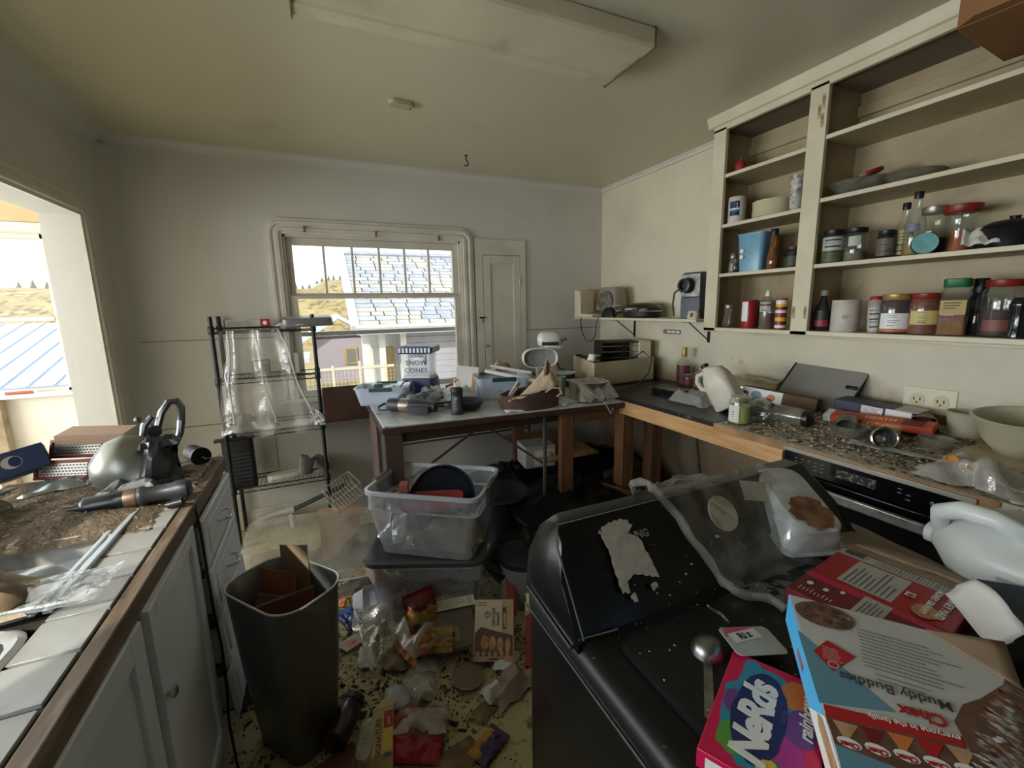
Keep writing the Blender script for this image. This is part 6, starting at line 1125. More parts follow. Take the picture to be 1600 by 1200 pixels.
mb = MB(); mb.bx((-.2, -.16, 0), (.2, -.15, .28)); mb.bx((-.2, .15, 0), (.2, .16, .28)); mb.bx((-.2, -.16, 0), (-.19, .16, .28)); mb.bx((.19, -.16, 0), (.2, .16, .28)); mb.bx((-.2, -.16, 0), (.2, .16, .01)); mb.build('carton', BX2, t)
MB().bx((-.2, 0, 0), (.2, .005, .15)).build('flap', BX2, t, loc=(0, -.16, .28), rot=(math.radians(38), 0, 0)); MB().bx((0, -.16, 0), (.005, .16, .15)).build('flap', BX2, t, loc=(-.2, 0, .28), rot=(0, math.radians(-42), 0)); MB().bx((-.2, 0, 0), (.2, .005, .15)).build('flap', BX2, t, loc=(0, .155, .28), rot=(math.radians(-20), 0, 0))
t = thing('hanging_cable', 'dark cable hanging down the wall under the pine rail', 'cable'); MB().tube([(2.1, 1.95, .94), (2.12, 1.93, .7), (2.14, 1.9, .45), (2.16, 1.86, .2), (2.18, 1.82, .02)], .007, 6).build('cable', DK, t); MB().cyl((2.1, 1.95, .935), (2.1, 1.95, .96), .014, n=8).build('plug', BLACK, t)

# ------------------------------------------------------------------ on the sink counter
LT = .953
def moundL(u, v):
    x = -1.06+.58*u; y = 1.46+.62*v; k = min(1, 5*u, 4*(1-u))*min(1, 5*v, 5*(1-v))
    return Vector((x, y, LT-.004+.05*k*(.4+abs(nz(x*6, y*6)))+.008*abs(nz(x*28, y*28))))
t = MB().grid(moundL, 34, 36).build('dirt_layer', mat('sink_dirt', c(112, 98, 78), .95, col2=c(78, 66, 50), vs=14, dirt=c(158, 142, 116), ds=30, dth=(.55, .68), bump=.7, bs=80)); tag(t, 'brown dirt heaped on the tiled countertop behind the sink', 'dirt', kind='stuff')
def onl(): return moundL(random.random(), random.random())
rubble('sink_debris', 'loose crumbs and flakes on the dirt behind the sink', 1200, onl, DBM, .001, .004, 47)
t = thing('blue_box', 'navy carton with a pale emblem lying tilted at the back of the sink counter', 'box', M=frame((-1.13, 1.93, .99), (-.905, 2.03, 1.035), (-1.15, 1.96, 1.09))); MB().bx((0, 0, -.10), (.25, .085, 0)).build('carton', mat('navy_carton_dull', c(36, 58, 98), .5), t, bevel=.002); P = Print(t); P.rect(.0, .0, .09, .084, mat('worn_grey_print', c(120, 122, 118), .6)); P.ell(.165, .045, .026, .022, PGREY); P.ell(.173, .045, .016, .018, NAVY); P.done(); MB().bx((.02, -.004, -.1), (.24, 0, -.06)).build('foil_strip', mat('foil', c(190, 196, 200), .25, .8), t)
t = thing('box_grater', 'red framed metal grater lying on its side behind the steel bowl', 'grater', M=frame((-.97, 2.05, .975), (-.80, 1.99, .975), (-.95, 2.09, 1.12)))
RG = mat('grater_red', c(122, 34, 34), .4); PM = mat('perforated_steel', c(176, 178, 178), .3, .7)
for q in (0, 1):
    y0, z0 = (.0, 0) if q == 0 else (.075, -.05)
    MB().bx((.012, y0+.012, z0-.002), (.178, y0+.058, z0)).build('grater_plate', PM, t)
    mb = MB()
    for i in range(14):
        for k in range(4): mb.bx((.018+.0115*i+.005*(k % 2), y0+.016+.0105*k, z0), (.0235+.0115*i+.005*(k % 2), y0+.0205+.0105*k, z0+.0012))
    mb.build('holes', DK, t)['kind'] = 'stuff'
    mb = MB(); mb.bx((0, y0, z0-.012), (.19, y0+.012, z0+.006)); mb.bx((0, y0+.058, z0-.012), (.19, y0+.07, z0+.006)); mb.bx((0, y0+.012, z0-.012), (.012, y0+.058, z0+.006)); mb.bx((.178, y0+.012, z0-.012), (.19, y0+.058, z0+.006)); mb.build('grater_frame', RG, t, bevel=.003)
t = thing('pink_board', 'pinkish cardboard strip lying on top of the red grater', 'cardboard', (-.80, 2.09, 1.125), (math.radians(8), math.radians(3), math.radians(-12))); MB().bx((-.09, -.045, 0), (.12, .045, .004)).build('sheet', mat('pinkish_card', c(200, 172, 150), .7), t); MB().bx((-.09, -.05, -.03), (.12, -.046, .004)).build('bent_edge', mat('pinkish_card_edge', c(176, 148, 128), .7), t)
t = thing('steel_bowl', 'dull steel mixing bowl lying on its side on the sink counter', 'bowl', M=Matrix.Translation((-.64, 1.87, LT+.085)) @ rotz(math.radians(205)) @ rotm(0, math.radians(52), 0) @ Matrix.Scale(.92, 4)); DS = mat('dull_steel', c(164, 168, 160), .38, .8, col2=c(140, 142, 134), vs=5)
MB().lathe([(.0, .10), (.05, .098), (.09, .07), (.112, .02), (.12, -.03), (.122, -.032), (.114, -.03), (.085, .065), (.0, .094)], 34, cap=False).build('bowl_body', DS, t, sharp=60); MB().lathe([(.119, -.028), (.126, -.032), (.119, -.037), (.112, -.032)], 34, cap=False).build('rim', CHROME, t)
FOIL = mat('black_foil', c(36, 36, 40), .22, .25, col2=c(60, 60, 64), vs=9)
t = thing('black_foil_bag', 'shiny black bag crumpled beside the steel bowl, silver lines near its base', 'bag', (-.555, 1.83, LT))
mb = MB(); mb.grid(lambda u, v: Vector((.078*math.cos(2*PI*u)*(1-.45*v)*(1+.35*nz(u*6, v*3, 1))+.02*v, .08*math.sin(2*PI*u)*(1-.45*v)*(1+.35*nz(u*6, v*3, 5)), .165*v*(1+.25*nz(math.cos(2*PI*u)*2, math.sin(2*PI*u)*2, 6)))), 20, 9); mb.build('bag_body', FOIL, t, sharp=18); MB().grid(crumple(.10, .10, .04, 8.8), 7, 7).build('bag_top', FOIL, t, loc=(.02, 0, .15), sharp=18)
for k in range(4): MB().tube([(-.03+.02*k, -.085-.004*k, .03), (.02+.012*k, -.09, .055), (.05+.01*k, -.085, .05)], .0022, 4).build('silver_line', CHROME, t)
t = thing('grey_foil_bag', 'crumpled grey plastic under the steel bowl and the black bag', 'plastic', (-.60, 1.74, LT)); MB().grid(crumple(.2, .12, .07, 2.2, freq=9), 14, 10).build('sheet', mat('grey_plastic_bag', c(104, 104, 102), .3, col2=c(134, 134, 132), vs=8), t, sharp=25); MB().grid(crumple(.08, .06, .04, 7.2), 7, 7).build('torn_piece', CRINK, t, loc=(-.06, -.04, .01))
CH = mat('dull_chrome', c(120, 122, 124), .3, .9)
t = thing('can_opener', 'chrome levered kitchen tool with curved handles standing behind the steel bowl', 'can opener', (-.60, 1.96, LT), (0, 0, math.radians(20)))
MB().tube([(.0, 0, .10), (.03, 0, .18), (.05, 0, .24), (.075, 0, .275), (.10, 0, .275), (.11, 0, .25), (.105, 0, .20)], [.010, .011, .012, .013, .014, .014, .013], 8).build('curved_handle', CH, t); MB().tube([(-.02, 0, .05), (-.015, 0, .15), (-.005, 0, .20), (.02, 0, .23)], [.011, .011, .012, .01], 8).build('lever', CH, t); MB().cyl((.02, -.02, .175), (.02, .02, .175), .022, n=14).build('pivot_wheel', DK, t); MB().tube([(.105, 0, .2), (.095, 0, .15), (.06, 0, .08), (.03, 0, .01)], [.013, .012, .011, .012], 8).build('lower_handle', CH, t); MB().sph((-.02, 0, .225), (.012, .012, .012), 10, 6).build('lever_ball', CH, t)
FB = mat('torch_black', c(26, 28, 32), .3)
t = thing('black_torch', 'black flashlight with a bronze band lying across the counter edge', 'flashlight', M=Matrix.Translation((-.565, 1.65, LT+.038)) @ rotz(math.radians(2)) @ rotm(0, math.radians(88), 0))
MB().lathe([(.0, -.155), (.010, -.155), (.011, -.135), (.016, -.134), (.017, -.125), (.026, -.118), (.028, -.11), (.028, -.02)], 20).build('barrel', FB, t, sharp=40); MB().lathe([(.0285, -.02), (.029, -.015), (.029, .005), (.0285, .01)], 20).build('bronze_band', mat('bronze_band', c(128, 104, 86), .4, .6), t); MB().lathe([(.027, .01), (.031, .018), (.031, .026), (.025, .035), (.026, .10), (.03, .108), (.03, .14), (.024, .146)], 20).build('head', mat('torch_grey_black', c(52, 54, 58), .4), t, sharp=40)
t = thing('jar_end', 'small round black jar lying at the far end of the sink counter', 'jar', M=Matrix.Translation((-.49, 2.08, LT+.035)) @ rotz(math.radians(-60)) @ rotm(0, PI/2, 0)); MB().lathe([(.0, -.05), (.032, -.05), (.034, .03), (.03, .035)], 20).build('jar_body', DK, t); MB().lathe([(.035, .03), (.036, .034), (.036, .05), (.0, .051)], 20).build('lid', BLACK, t)
t = thing('dried_stalks', 'tangle of pale dried stalks and string at the end of the sink counter', 'debris', (-.47, 1.86, LT)); random.seed(12); mb = MB()
for k in range(60):
    p = Vector((random.uniform(-.06, .05), random.uniform(-.2, .22), random.uniform(.003, .03))); a = random.uniform(0, 6.3); l = random.uniform(.02, .06); mb.tube([p, p+Vector((l*.5*math.cos(a), l*.5*math.sin(a), random.uniform(-.004, .012))), p+Vector((l*math.cos(a+.4), l*math.sin(a+.4), 0))], random.uniform(.0008, .002), 4)
o = mb.build('stalk', mat('dry_straw', c(182, 166, 138), .9, col2=c(140, 122, 96), vs=30), t); o['kind'] = 'stuff'; t['kind'] = 'stuff'
t = thing('foil_scraps', 'bright scrap of aluminium foil lying between the blue carton and the dirt', 'foil', (-.86, 1.93, LT+.02), (0, 0, .3)); MB().grid(crumple(.16, .10, .03, 6.1), 10, 8).build('sheet', mat('bright_foil', c(200, 212, 218), .2, .9), t, sharp=20); MB().grid(crumple(.06, .05, .02, 3.1), 6, 6).build('torn_piece', mat('dull_foil', c(160, 166, 170), .3, .9), t, loc=(.1, -.02, 0))
t = thing('clear_round_lid', 'cloudy round plastic lid standing in the dirt at the back of the sink', 'lid', (-.93, 1.70, LT+.035), (math.radians(-60), 0, math.radians(30))); LDF = film('smoky_plastic', (.8, .8, .78, 1), haze=.45, hazecol=(.3, .28, .25, 1), gloss=.08); MB().lathe([(.058, 0), (.06, .003), (.056, .01), (.05, .012), (0, .012)], 26).build('disc', LDF, t); MB().lathe([(.058, -.003), (.063, 0), (.058, .004)], 26, cap=False).build('rim', LDF, t)
t = thing('cutting_board', 'white plastic cutting board leaning in the back basin, one edge up', 'board', M=frame((-.80, 1.24, .84), (-.88, 1.55, .90), (-.95, 1.24, 1.08))); MB().bx((0, 0, 0), (.30, .24, .010)).build('board_body', mat('board_grey_white', c(196, 204, 214), .4), t, bevel=.004); MB().bx((.12, .19, -.001), (.18, .215, .011)).build('hand_slot', DK, t, bevel=.004)
t = thing('glass_bowl', 'murky brown glass bowl standing in the back sink basin', 'bowl', (-.66, 1.36, .79), (.25, -.2, 0)); MB().lathe([(.04, 0), (.05, .003), (.075, .06), (.08, .12), (.077, .12), (.07, .06), (.045, .008), (0, .006)], 28, cap=False).build('bowl', LDF, t, sharp=50); MB().lathe([(.078, .118), (.082, .121), (.078, .124)], 28, cap=False).build('rim', GLASS, t)
t = thing('deli_tub', 'small clear tub lying tipped in front of the murky bowl', 'tub', (-.62, 1.22, .90), (.6, -.5, .3)); MB().loft([(0, .09, .07, .012), (.05, .11, .09, .018)], 4, cap1=False).build('tub_body', LDF, t); MB().loft([(.049, .112, .092, .018), (.053, .118, .098, .02)], 4, cap0=False, cap1=False).build('rim', GLASS, t)
t = thing('tan_cloth', 'crumpled tan paper wrapped in clear plastic in front of the cutting board', 'paper', (-.74, 1.16, LT+.012), (0, 0, .2)); MB().grid(crumple(.30, .17, .07, 3.7, freq=9), 18, 14).build('sheet', mat('tan_wrapping', c(188, 172, 146), .6, col2=c(150, 130, 104), vs=14, bump=.3, bs=40), t, sharp=40); MB().grid(crumple(.12, .1, .05, 1.9), 8, 8).build('torn_piece', mat('brown_wrapping', c(120, 98, 74), .7), t, loc=(.08, -.04, .02))
t = thing('plastic_film', 'glossy clear plastic film lying over the sink divider and the edge tiles', 'plastic film', (-.66, 1.16, LT+.014)); MB().grid(lambda u, v: Vector((-.33+.53*u, -.07+.16*v+.05*nz(u*3, v*2), .012+.03*(1-u)*math.sin(PI*v)+.012*nz(u*8, v*7)+.05*(1-u)**2*abs(nz(u*5, v*5, 2)))), 26, 16).build('sheet', film('glossy_film', (.95, .97, 1, 1), haze=.22, hazecol=(.72, .78, .86, 1), gloss=.2, edge=.6, rough=.1, bump=.7, bs=14), t, sharp=180); MB().tube([(-.33+.53*k/14, -.07+.05*nz(3*k/14, 0), .02+.012*nz(k*.6, 2)) for k in range(15)], .0035, 5).build('rolled_edge', CRINK, t)
t = thing('power_cord', 'thin black cord hanging down the front of the sink cabinet', 'cord'); MB().tube([(-.45, 1.60, .97), (-.402, 1.60, .955), (-.392, 1.58, .86), (-.388, 1.565, .72), (-.392, 1.59, .58), (-.388, 1.60, .44), (-.385, 1.575, .30), (-.388, 1.55, .18), (-.37, 1.5, .05), (-.34, 1.44, .012)], .0045, 6).build('cable', BLACK, t); MB().cyl((-.47, 1.605, .965), (-.43, 1.60, .972), .012, n=10).build('plug', BLACK, t)
# ------------------------------------------------------------------ wire rack
R = thing('wire_rack', 'black four tier wire shelving rack against the back wall', 'shelving rack', (0, 0, 0)); RK = mat('rack_black', c(28, 29, 32), .4, .3)
px0, px1, py0, py1 = -.585, -.018, 3.19, 3.45
for x in (px0, px1):
    for y in (py0, py1): MB().cyl((x, y, 0), (x, y, 1.535), .0125, n=12).build('post', RK, R)
def wire_shelf(z):
    s = bpy.data.objects.new('shelf', None); COL.objects.link(s); s.parent = R; s.location = (0, 0, z); s.empty_display_size = .03
    fr = MB()
    for y in (py0, py1):
        for dz in (0, -.028): fr.tube([(px0, y, dz), (px1, y, dz)], .004, 5)
        n = 24
        fr.tube([(px0+(px1-px0)*k/n, y, -.028*(k % 2)) for k in range(n+1)], .0022, 4)
    for x in (px0, px1):
        for dz in (0, -.028): fr.tube([(x, py0, dz), (x, py1, dz)], .004, 5)
    fr.build('shelf_frame', RK, s)
    wd = MB()
    for k in range(1, 22): wd.tube([(px0+(px1-px0)*k/22, py0, .003), (px0+(px1-px0)*k/22, py1, .003)], .0018, 4)
    wd.build('shelf_wires', RK, s)['kind'] = 'stuff'
    cl = MB()
    for x in (px0, px1):
        for y in (py0, py1): MB().lathe([(.016, -.036), (.0185, -.03), (.0185, .01), (.016, .014)], 10).build('collar', RK, s, loc=(x, y, 0))
for z in (1.46, 1.14, .785, .415): wire_shelf(z)
t = thing('long_carton', 'long pale carton with a red printed end lying on the topmost rack shelf', 'box', (-.385, 3.29, 1.466), (0, 0, .02)); MB().bx((-.14, -.05, 0), (.11, .05, .045)).build('carton', mat('grey_carton', c(196, 192, 182), .6, col2=c(170, 166, 156), vs=20), t, bevel=.002); MB().bx((.06, -.0505, .001), (.1105, .0505, .0455)).build('red_end', RED, t); P = Print(t, at(0, -.051, 0, PI/2, 0, 0)); P.lines(-.12, .008, .04, .04, 5, mat('faint_print', c(140, 138, 130), .6), .003, .3); P.rect(-.14, 0, -.134, .045, RED); P.ell(.085, .022, .012, .014, WINK); P.done()
t = thing('baking_tray', 'grey metal tray lying upside down on the topmost rack shelf, sticking out to the side', 'tray', (-.05, 3.26, 1.466), (math.radians(4), math.radians(-1.5), math.radians(3))); MB().loft([(0, .33, .25, .03), (.003, .33, .25, .03), (.006, .31, .23, .03), (.048, .30, .22, .035), (.052, .29, .21, .035)], 5).build('tray_body', mat('grey_tray_metal', c(132, 132, 128), .4, .4), t, sharp=40); MB().loft([(.052, .25, .17, .03), (.054, .24, .16, .03)], 4).build('recessed_base', mat('grey_tray_base', c(168, 172, 176), .4, .3), t)
t = thing('white_rag', 'white plastic rag bunched at the front of the topmost rack shelf', 'rag', (-.14, 3.19, 1.463)); MB().grid(crumple(.20, .10, .035, 5.9), 12, 8).build('sheet', mat('white_rag', c(200, 202, 206), .5), t, sharp=180); MB().grid(crumple(.07, .05, .03, 2.9), 6, 6).build('torn_piece', CRINK, t, loc=(-.08, -.02, .0))
HANG = film('hanging_film', (.97, .96, .94, 1), haze=.08, hazecol=(.8, .78, .74, 1), gloss=.06, edge=.75, rough=.12, bump=1.0, bs=9, spots=.2)
def hang(u, v):
    x = -.545+.33*u+(.18*u-.06*(1-u))*v; y = 3.165+.02*math.sin(u*17+v*2)+.02*nz(u*6, v*4)-.02*v; z = 1.445-.66*v+.05*nz(u*4, 1)*(v > .9)-.03*u*v
    return Vector((x, y, z))
t = thing('plastic_sheet', 'large clear plastic sheet hanging from the top of the rack over its front', 'plastic sheet'); MB().grid(hang, 40, 34).build('sheet', HANG, t, sharp=180); MB().grid(lambda u, v: Vector((-.09+.09*u, 3.15-.03*u, .80+.15*v-.09*u*v))+Vector((.01*nz(u*8, v*8), .02*nz(u*7, v*9, 2), 0)), 12, 12).build('bunched_corner', film('bunched_film', (.95, .95, .95, 1), haze=.45, hazecol=(.85, .84, .82, 1), gloss=.12, bump=.8, bs=20), t, sharp=180)
for k, u in enumerate((.12, .55, .98)): MB().tube([hang(u+.02*math.sin(v*9), v)+Vector((0, -.008, 0)) for v in [q/16 for q in range(15)]], .0035+.002*(k != 1), 5).build('gathered_fold', film('fold_film', (.96, .95, .93, 1), haze=.5, hazecol=(.84, .82, .78, 1), gloss=.12), t)
t = thing('plastic_heap', 'heap of crumpled clear plastic on the third rack shelf', 'plastic', (-.43, 3.3, .79)); MB().grid(crumple(.28, .2, .09, 2.7, freq=8), 18, 14).build('sheet', CRINK, t, sharp=180); MB().grid(crumple(.1, .08, .05, 9.7), 8, 8).build('torn_piece', CRINK, t, loc=(.1, -.06, .0))
t = thing('pale_papers', 'flat pale papers lying along the third rack shelf', 'paper', (-.2, 3.3, .79)); MB().bx((-.16, -.1, 0), (.16, .1, .006)).build('sheet', mat('dusty_papers', c(176, 172, 162), .7, col2=c(156, 150, 138), vs=9), t); MB().bx((-.1, -.09, .006), (.14, .08, .010)).build('top_sheet', PAPER, t)
t = thing('brown_booklet', 'small brown booklet standing on the second rack shelf', 'book', (-.13, 3.34, 1.145), (0, 0, .1)); MB().bx((-.03, -.07, 0), (.0, .07, .14)).build('cover', mat('brown_cover', c(136, 116, 96), .6), t, bevel=.002); MB().bx((-.027, -.071, .003), (-.003, .068, .137)).build('pages', PAPER, t)
t = thing('grey_box', 'small grey box standing at the left of the second rack shelf behind the film', 'box', (-.36, 3.36, 1.145)); MB().bx((-.05, -.04, 0), (.05, .04, .09)).build('carton', mat('grey_small_box', c(126, 122, 112), .6), t, bevel=.002); MB().bx((-.051, -.041, .07), (.051, .041, .092)).build('lid', mat('grey_box_lid', c(146, 142, 132), .6), t)
t = thing('black_heater', 'flat black electric heater hooked on the left rack post', 'heater', (-.55, 3.33, .38), (0, 0, .05)); MB().loft([(0, .18, .09, .02), (.34, .18, .09, .02)], 4).build('case', BLACK, t)
for k in range(9): MB().bx((-.07, -.048, .03+k*.026), (.07, -.044, .042+k*.026)).build('grille_slat', DK, t)
MB().bx((-.13, -.03, .335), (.1, .03, .35)).build('top_bar', BLACK, t, bevel=.003)
t = thing('plastic_packet', 'pale cushioned plastic packet on the lowest rack shelf', 'packet', (-.29, 3.27, .42), (0, 0, .15)); MB().loft([(0, .20, .11, .02), (.02, .21, .12, .03), (.04, .18, .09, .03)], 4).build('packet_body', mat('pale_packet', c(188, 184, 168), .4, col2=c(160, 156, 140), vs=20), t); MB().bx((.095, -.055, .015), (.11, .055, .02)).build('sealed_edge', PAPER, t)
t = thing('grey_bag', 'lumpy grey bag on the right of the lowest rack shelf', 'bag', (-.11, 3.32, .42)); MB().grid(crumple(.2, .18, .12, 3.8, freq=6), 12, 12).build('bag_body', mat('grey_bag', c(122, 118, 108), .7, col2=c(98, 94, 86), vs=8), t, solid=.002); MB().bx((-.03, -.09, .03), (.04, -.07, .045)).build('dark_strap', DK, t)
# pipes and basket at the foot of the wall
PVC = mat('white_pvc', c(206, 204, 194), .4, col2=c(186, 182, 168), vs=9)
t = thing('plastic_pipe', 'white elbow pipe lying along the foot of the wall under the rack', 'pipe'); MB().tube([(-.50, 3.38, .10), (-.36, 3.40, .115), (-.30, 3.40, .12)], .022, 10).build('pipe_body', PVC, t); MB().cyl((-.32, 3.40, .115), (-.26, 3.40, .125), .03, n=12).build('coupling', PVC, t); MB().tube([(-.29, 3.4, .12), (-.28, 3.39, .06), (-.28, 3.385, .0)], .022, 10).build('down_pipe', PVC, t)
t = thing('green_hose', 'dark green bar running along the foot of the wall behind the clear sheet', 'bar'); MB().tube([(-.26, 3.36, .14), (.08, 3.34, .26)], .017, 8).build('bar_body', mat('dark_green_bar', c(48, 62, 56), .5), t); MB().cyl((.07, 3.34, .257), (.10, 3.339, .267), .02, n=8).build('end_cap', DK, t)
WW = mat('white_wire', c(188, 182, 170), .4, .3)
t = thing('wire_basket', 'small white wire basket tipped on its side beside the rack', 'basket', M=at(.07, 2.98, .36, math.radians(24), math.radians(-22), math.radians(20)))
f = MB()
for z in (-.06, .06): f.tube([(-.10, -.07, z), (.10, -.07, z), (.10, .07, z), (-.10, .07, z)], .003, 5, closed=True)
for x, y in ((-.1, -.07), (.1, -.07), (.1, .07), (-.1, .07)): f.tube([(x, y, -.06), (x, y, .06)], .003, 5)
f.build('basket_frame', WW, t)
for k in range(9): MB().tube([(-.09+.0225*k, -.07, .06), (-.09+.0225*k, -.07, -.06), (-.09+.0225*k, .07, -.06), (-.09+.0225*k, .07, .06)], .0018, 4).build('basket_wire', WW, t)
# clear sheet and cardboard leaning there
t = thing('acrylic_sheet', 'large clear plastic panel with rounded corners leaning low against the rack', 'panel', M=frame((-.57, 2.60, .012), (.20, 2.47, .012), (-.44, 2.98, .23)))
PX = film('scuffed_acrylic', (.93, .92, .88, 1), haze=.10, hazecol=(.6, .57, .5, 1), gloss=.08, edge=.5, rough=.15, spots=.2, bs=6)
MB().loft([(0, .80, .50, .07, .40, .25), (.005, .80, .50, .07, .40, .25)], 6).build('panel_body', PX, t); mb = MB(); mb.loft([(.005, .66, .37, .04, .40, .25), (.012, .65, .36, .04, .40, .25)], 5, cap0=False, cap1=False); mb.build('raised_rib', PX, t)
MB().tube([(.06, .0, .003), (.74, .0, .003)], .005, 6).build('front_edge', mat('acrylic_edge', c(178, 184, 182), .3), t)
for lb, M, pts, m in (('large tan cardboard sheet lying under the left of the clear panel', at(-.33, 2.74, .02, math.radians(12), 0, -.1), [(-.22, -.12), (.12, -.14), (.17, .02), (.14, .22), (-.18, .2)], CARD), ('torn tan cardboard piece behind the right of the clear panel', at(.04, 2.84, .14, math.radians(28), 0, .1), [(-.14, -.18), (-.06, -.16), (.0, -.08), (.1, -.02), (.16, .2), (-.12, .22)], mat('tan_cardboard', c(176, 136, 104), .8, col2=c(156, 118, 88), vs=6)), ('grey cardboard sheet lying flat under the clear panel', at(.0, 2.74, .035, math.radians(24), 0, -.1), [(-.17, -.2), (.24, -.22), (.3, .22), (-.06, .22)], mat('grey_card_sheet', c(104, 100, 94), .8, col2=c(84, 80, 76), vs=4))):
    t = thing('cardboard_sheet', lb, 'cardboard', M=M); MB().prism(pts, .004).build('sheet', m, t); MB().prism([(pts[0][0], pts[0][1]), (pts[1][0], pts[1][1]), (pts[1][0], pts[1][1]+.01), (pts[0][0], pts[0][1]+.01)], .0055).build('creased_edge', CARD, t)

# ------------------------------------------------------------------ bins, boxes and litter on the floor
CANM = mat('bin_grey_metal', c(126, 128, 130), .34, .65, col2=c(112, 114, 116), vs=2.5, bump=.05, bs=20)
t = thing('waste_bin', 'tall tapered grey metal waste bin full of cardboard scraps', 'bin', (-.185, 1.585, 0), (0, 0, math.radians(-52)))
secs = [(.0, .24, .17, .05), (.006, .25, .18, .055), (.3, .31, .225, .07), (.62, .365, .255, .085), (.625, .367, .257, .086), (.618, .352, .242, .08), (.3, .30, .215, .065), (.03, .24, .17, .05)]
MB().loft(secs, 6, cap1=True).build('bin_body', CANM, t, sharp=50)
mb = MB(); rr = []; W_, D_, r_ = .364, .254, .085
for cx, cy, a0 in ((1, 1, 0), (-1, 1, PI/2), (-1, -1, PI), (1, -1, 1.5*PI)):
    for k in range(7): a = a0+PI/2*k/6; rr.append(Vector((cx*(W_/2-r_)+r_*math.cos(a), cy*(D_/2-r_)+r_*math.sin(a), .624)))
mb.tube(rr, .004, 6, closed=True); mb.build('rolled_rim', mat('bin_rim', c(206, 204, 198), .25, .6), t)
for lb, x, y, z, rx, ry, rz, w_, h, m in (('orange brown cardboard panel standing inside the waste bin at its left', -.10, .03, .42, -4, 0, 12, .17, .2, mat('orange_cardboard', c(160, 98, 66), .75)), ('reddish card standing across the middle of the waste bin', .0, -.02, .40, 6, 4, 72, .20, .19, mat('red_brown_card', c(128, 76, 62), .7)), ('folded grey brown card in the waste bin at the front', -.07, -.03, .40, -18, 6, 24, .14, .15, mat('grey_brown_card', c(112, 98, 86), .8)), ('brown cardboard flap sticking up behind the rim of the waste bin', -.06, .09, .50, -8, -6, 15, .12, .19, CARD)):
    q = thing('cardboard_scrap', lb, 'cardboard', M=Matrix.Translation((-.185, 1.585, 0)) @ rotz(math.radians(-52)) @ at(x, y, z, math.radians(rx), math.radians(ry), math.radians(rz))); MB().bx((-w_/2, -.0015, 0), (w_/2, .0015, h)).build('sheet', m, q); MB().bx((-w_/2, -.0018, h-.006), (w_/2, .0018, h)).build('torn_edge', CARD, q)
q = thing('crumpled_paper', 'crumpled grey paper lying inside the waste bin', 'paper', (-.16, 1.56, .40)); MB().grid(crumple(.12, .11, .08, 5.1), 12, 12).build('sheet', mat('grey_paper', c(120, 114, 104), .8), q, sharp=50); MB().grid(crumple(.08, .07, .05, 2.5), 7, 7).build('torn_piece', PAPER, q, loc=(-.03, .03, .04))
# stacked clear boxes
BIN = film('clear_box_plastic', (.93, .94, .96, 1), haze=.28, hazecol=(.62, .64, .68, 1), gloss=.09, edge=.55, rough=.15, spots=.2, bs=7)
BINR = film('clear_box_rim', (.93, .95, .98, 1), haze=.6, hazecol=(.70, .74, .80, 1), gloss=.12, edge=.5, rough=.2); GRH = mat('grey_handle', c(88, 90, 92), .45)
def clear_bin(name, label, M, w_, d_, h, k=.84):
    t = thing(name, label, 'storage box', M=M)
    MB().loft([(.0, w_*k-.03, d_*k-.03, .03), (.012, w_*k, d_*k, .04), (h*.70, w_*.955, d_*.945, .045), (h*.71, w_*.965, d_*.955, .045), (h*.95, w_*.975, d_*.965, .05)], 6, cap1=False).build('box_body', BIN, t, sharp=40)
    MB().loft([(h*.93, w_*.98, d_*.97, .05), (h*.945, w_*1.01, d_*1.01, .055), (h, w_*1.01, d_*1.01, .055), (h, w_*.96, d_*.95, .045), (h*.94, w_*.955, d_*.945, .045)], 6, cap0=False, cap1=False).build('rim', BINR, t, sharp=40)
    return t
M1 = at(.455, 2.12, 0, 0, 0, math.radians(-24))
t = clear_bin('storage_tote', 'lower clear storage tote with a dark grey lid, under the open one', M1, .56, .42, .335, .88)
MB().loft([(.33, .58, .44, .06), (.338, .60, .46, .065), (.358, .60, .46, .065), (.362, .57, .43, .06), (.352, .53, .39, .05)], 6).build('lid', mat('grey_tote_lid', c(74, 74, 76), .45, dirt=c(130, 122, 112), ds=12, dth=(.6, .75)), t, sharp=40)
M2 = at(.485, 2.09, .355, 0, 0, math.radians(-36))
t = clear_bin('storage_tote', 'upper open clear storage tote with grey handles, a dark pan inside', M2, .585, .42, .345, .80)
for s_ in (-1, 1): MB().bx((s_*.297-.012, -.07, .245), (s_*.297+.012, .07, .35)).build('handle', GRH, t, bevel=.006)
MB().loft([(.245, .5, .36, .045), (.249, .572, .41, .05)], 5, cap0=False, cap1=False).build('body_step', BINR, t)
q = thing('dark_pan', 'dark blue black pan standing on edge in the open tote', 'pan', M=M2 @ at(.03, .02, .245, math.radians(80), 0, math.radians(24)) @ Matrix.Scale(1.08, 4)); MB().lathe([(.0, -.02), (.11, -.02), (.135, -.01), (.15, .03), (.152, .03), (.13, -.004), (.0, -.012)], 34, cap=False).build('pan_body', mat('pan_blue_black', c(28, 34, 44), .35), q, sharp=50); MB().lathe([(.149, .027), (.155, .03), (.149, .034)], 34, cap=False).build('rim', DK, q)
q = thing('red_tray', 'red plastic tray edge lying across the open tote in front of the dark pan', 'tray', M=M2 @ at(.02, -.09, .245, math.radians(8), 0, math.radians(16))); MB().loft([(0, .26, .14, .03), (.02, .29, .16, .035), (.028, .30, .17, .04), (.02, .27, .15, .035)], 5).build('tray_body', mat('dull_red_plastic', c(142, 52, 50), .4), q, sharp=40); MB().bx((-.16, .03, .02), (-.12, .07, .10)).build('pink_corner', mat('pinkish_plastic', c(160, 96, 88), .5), q)
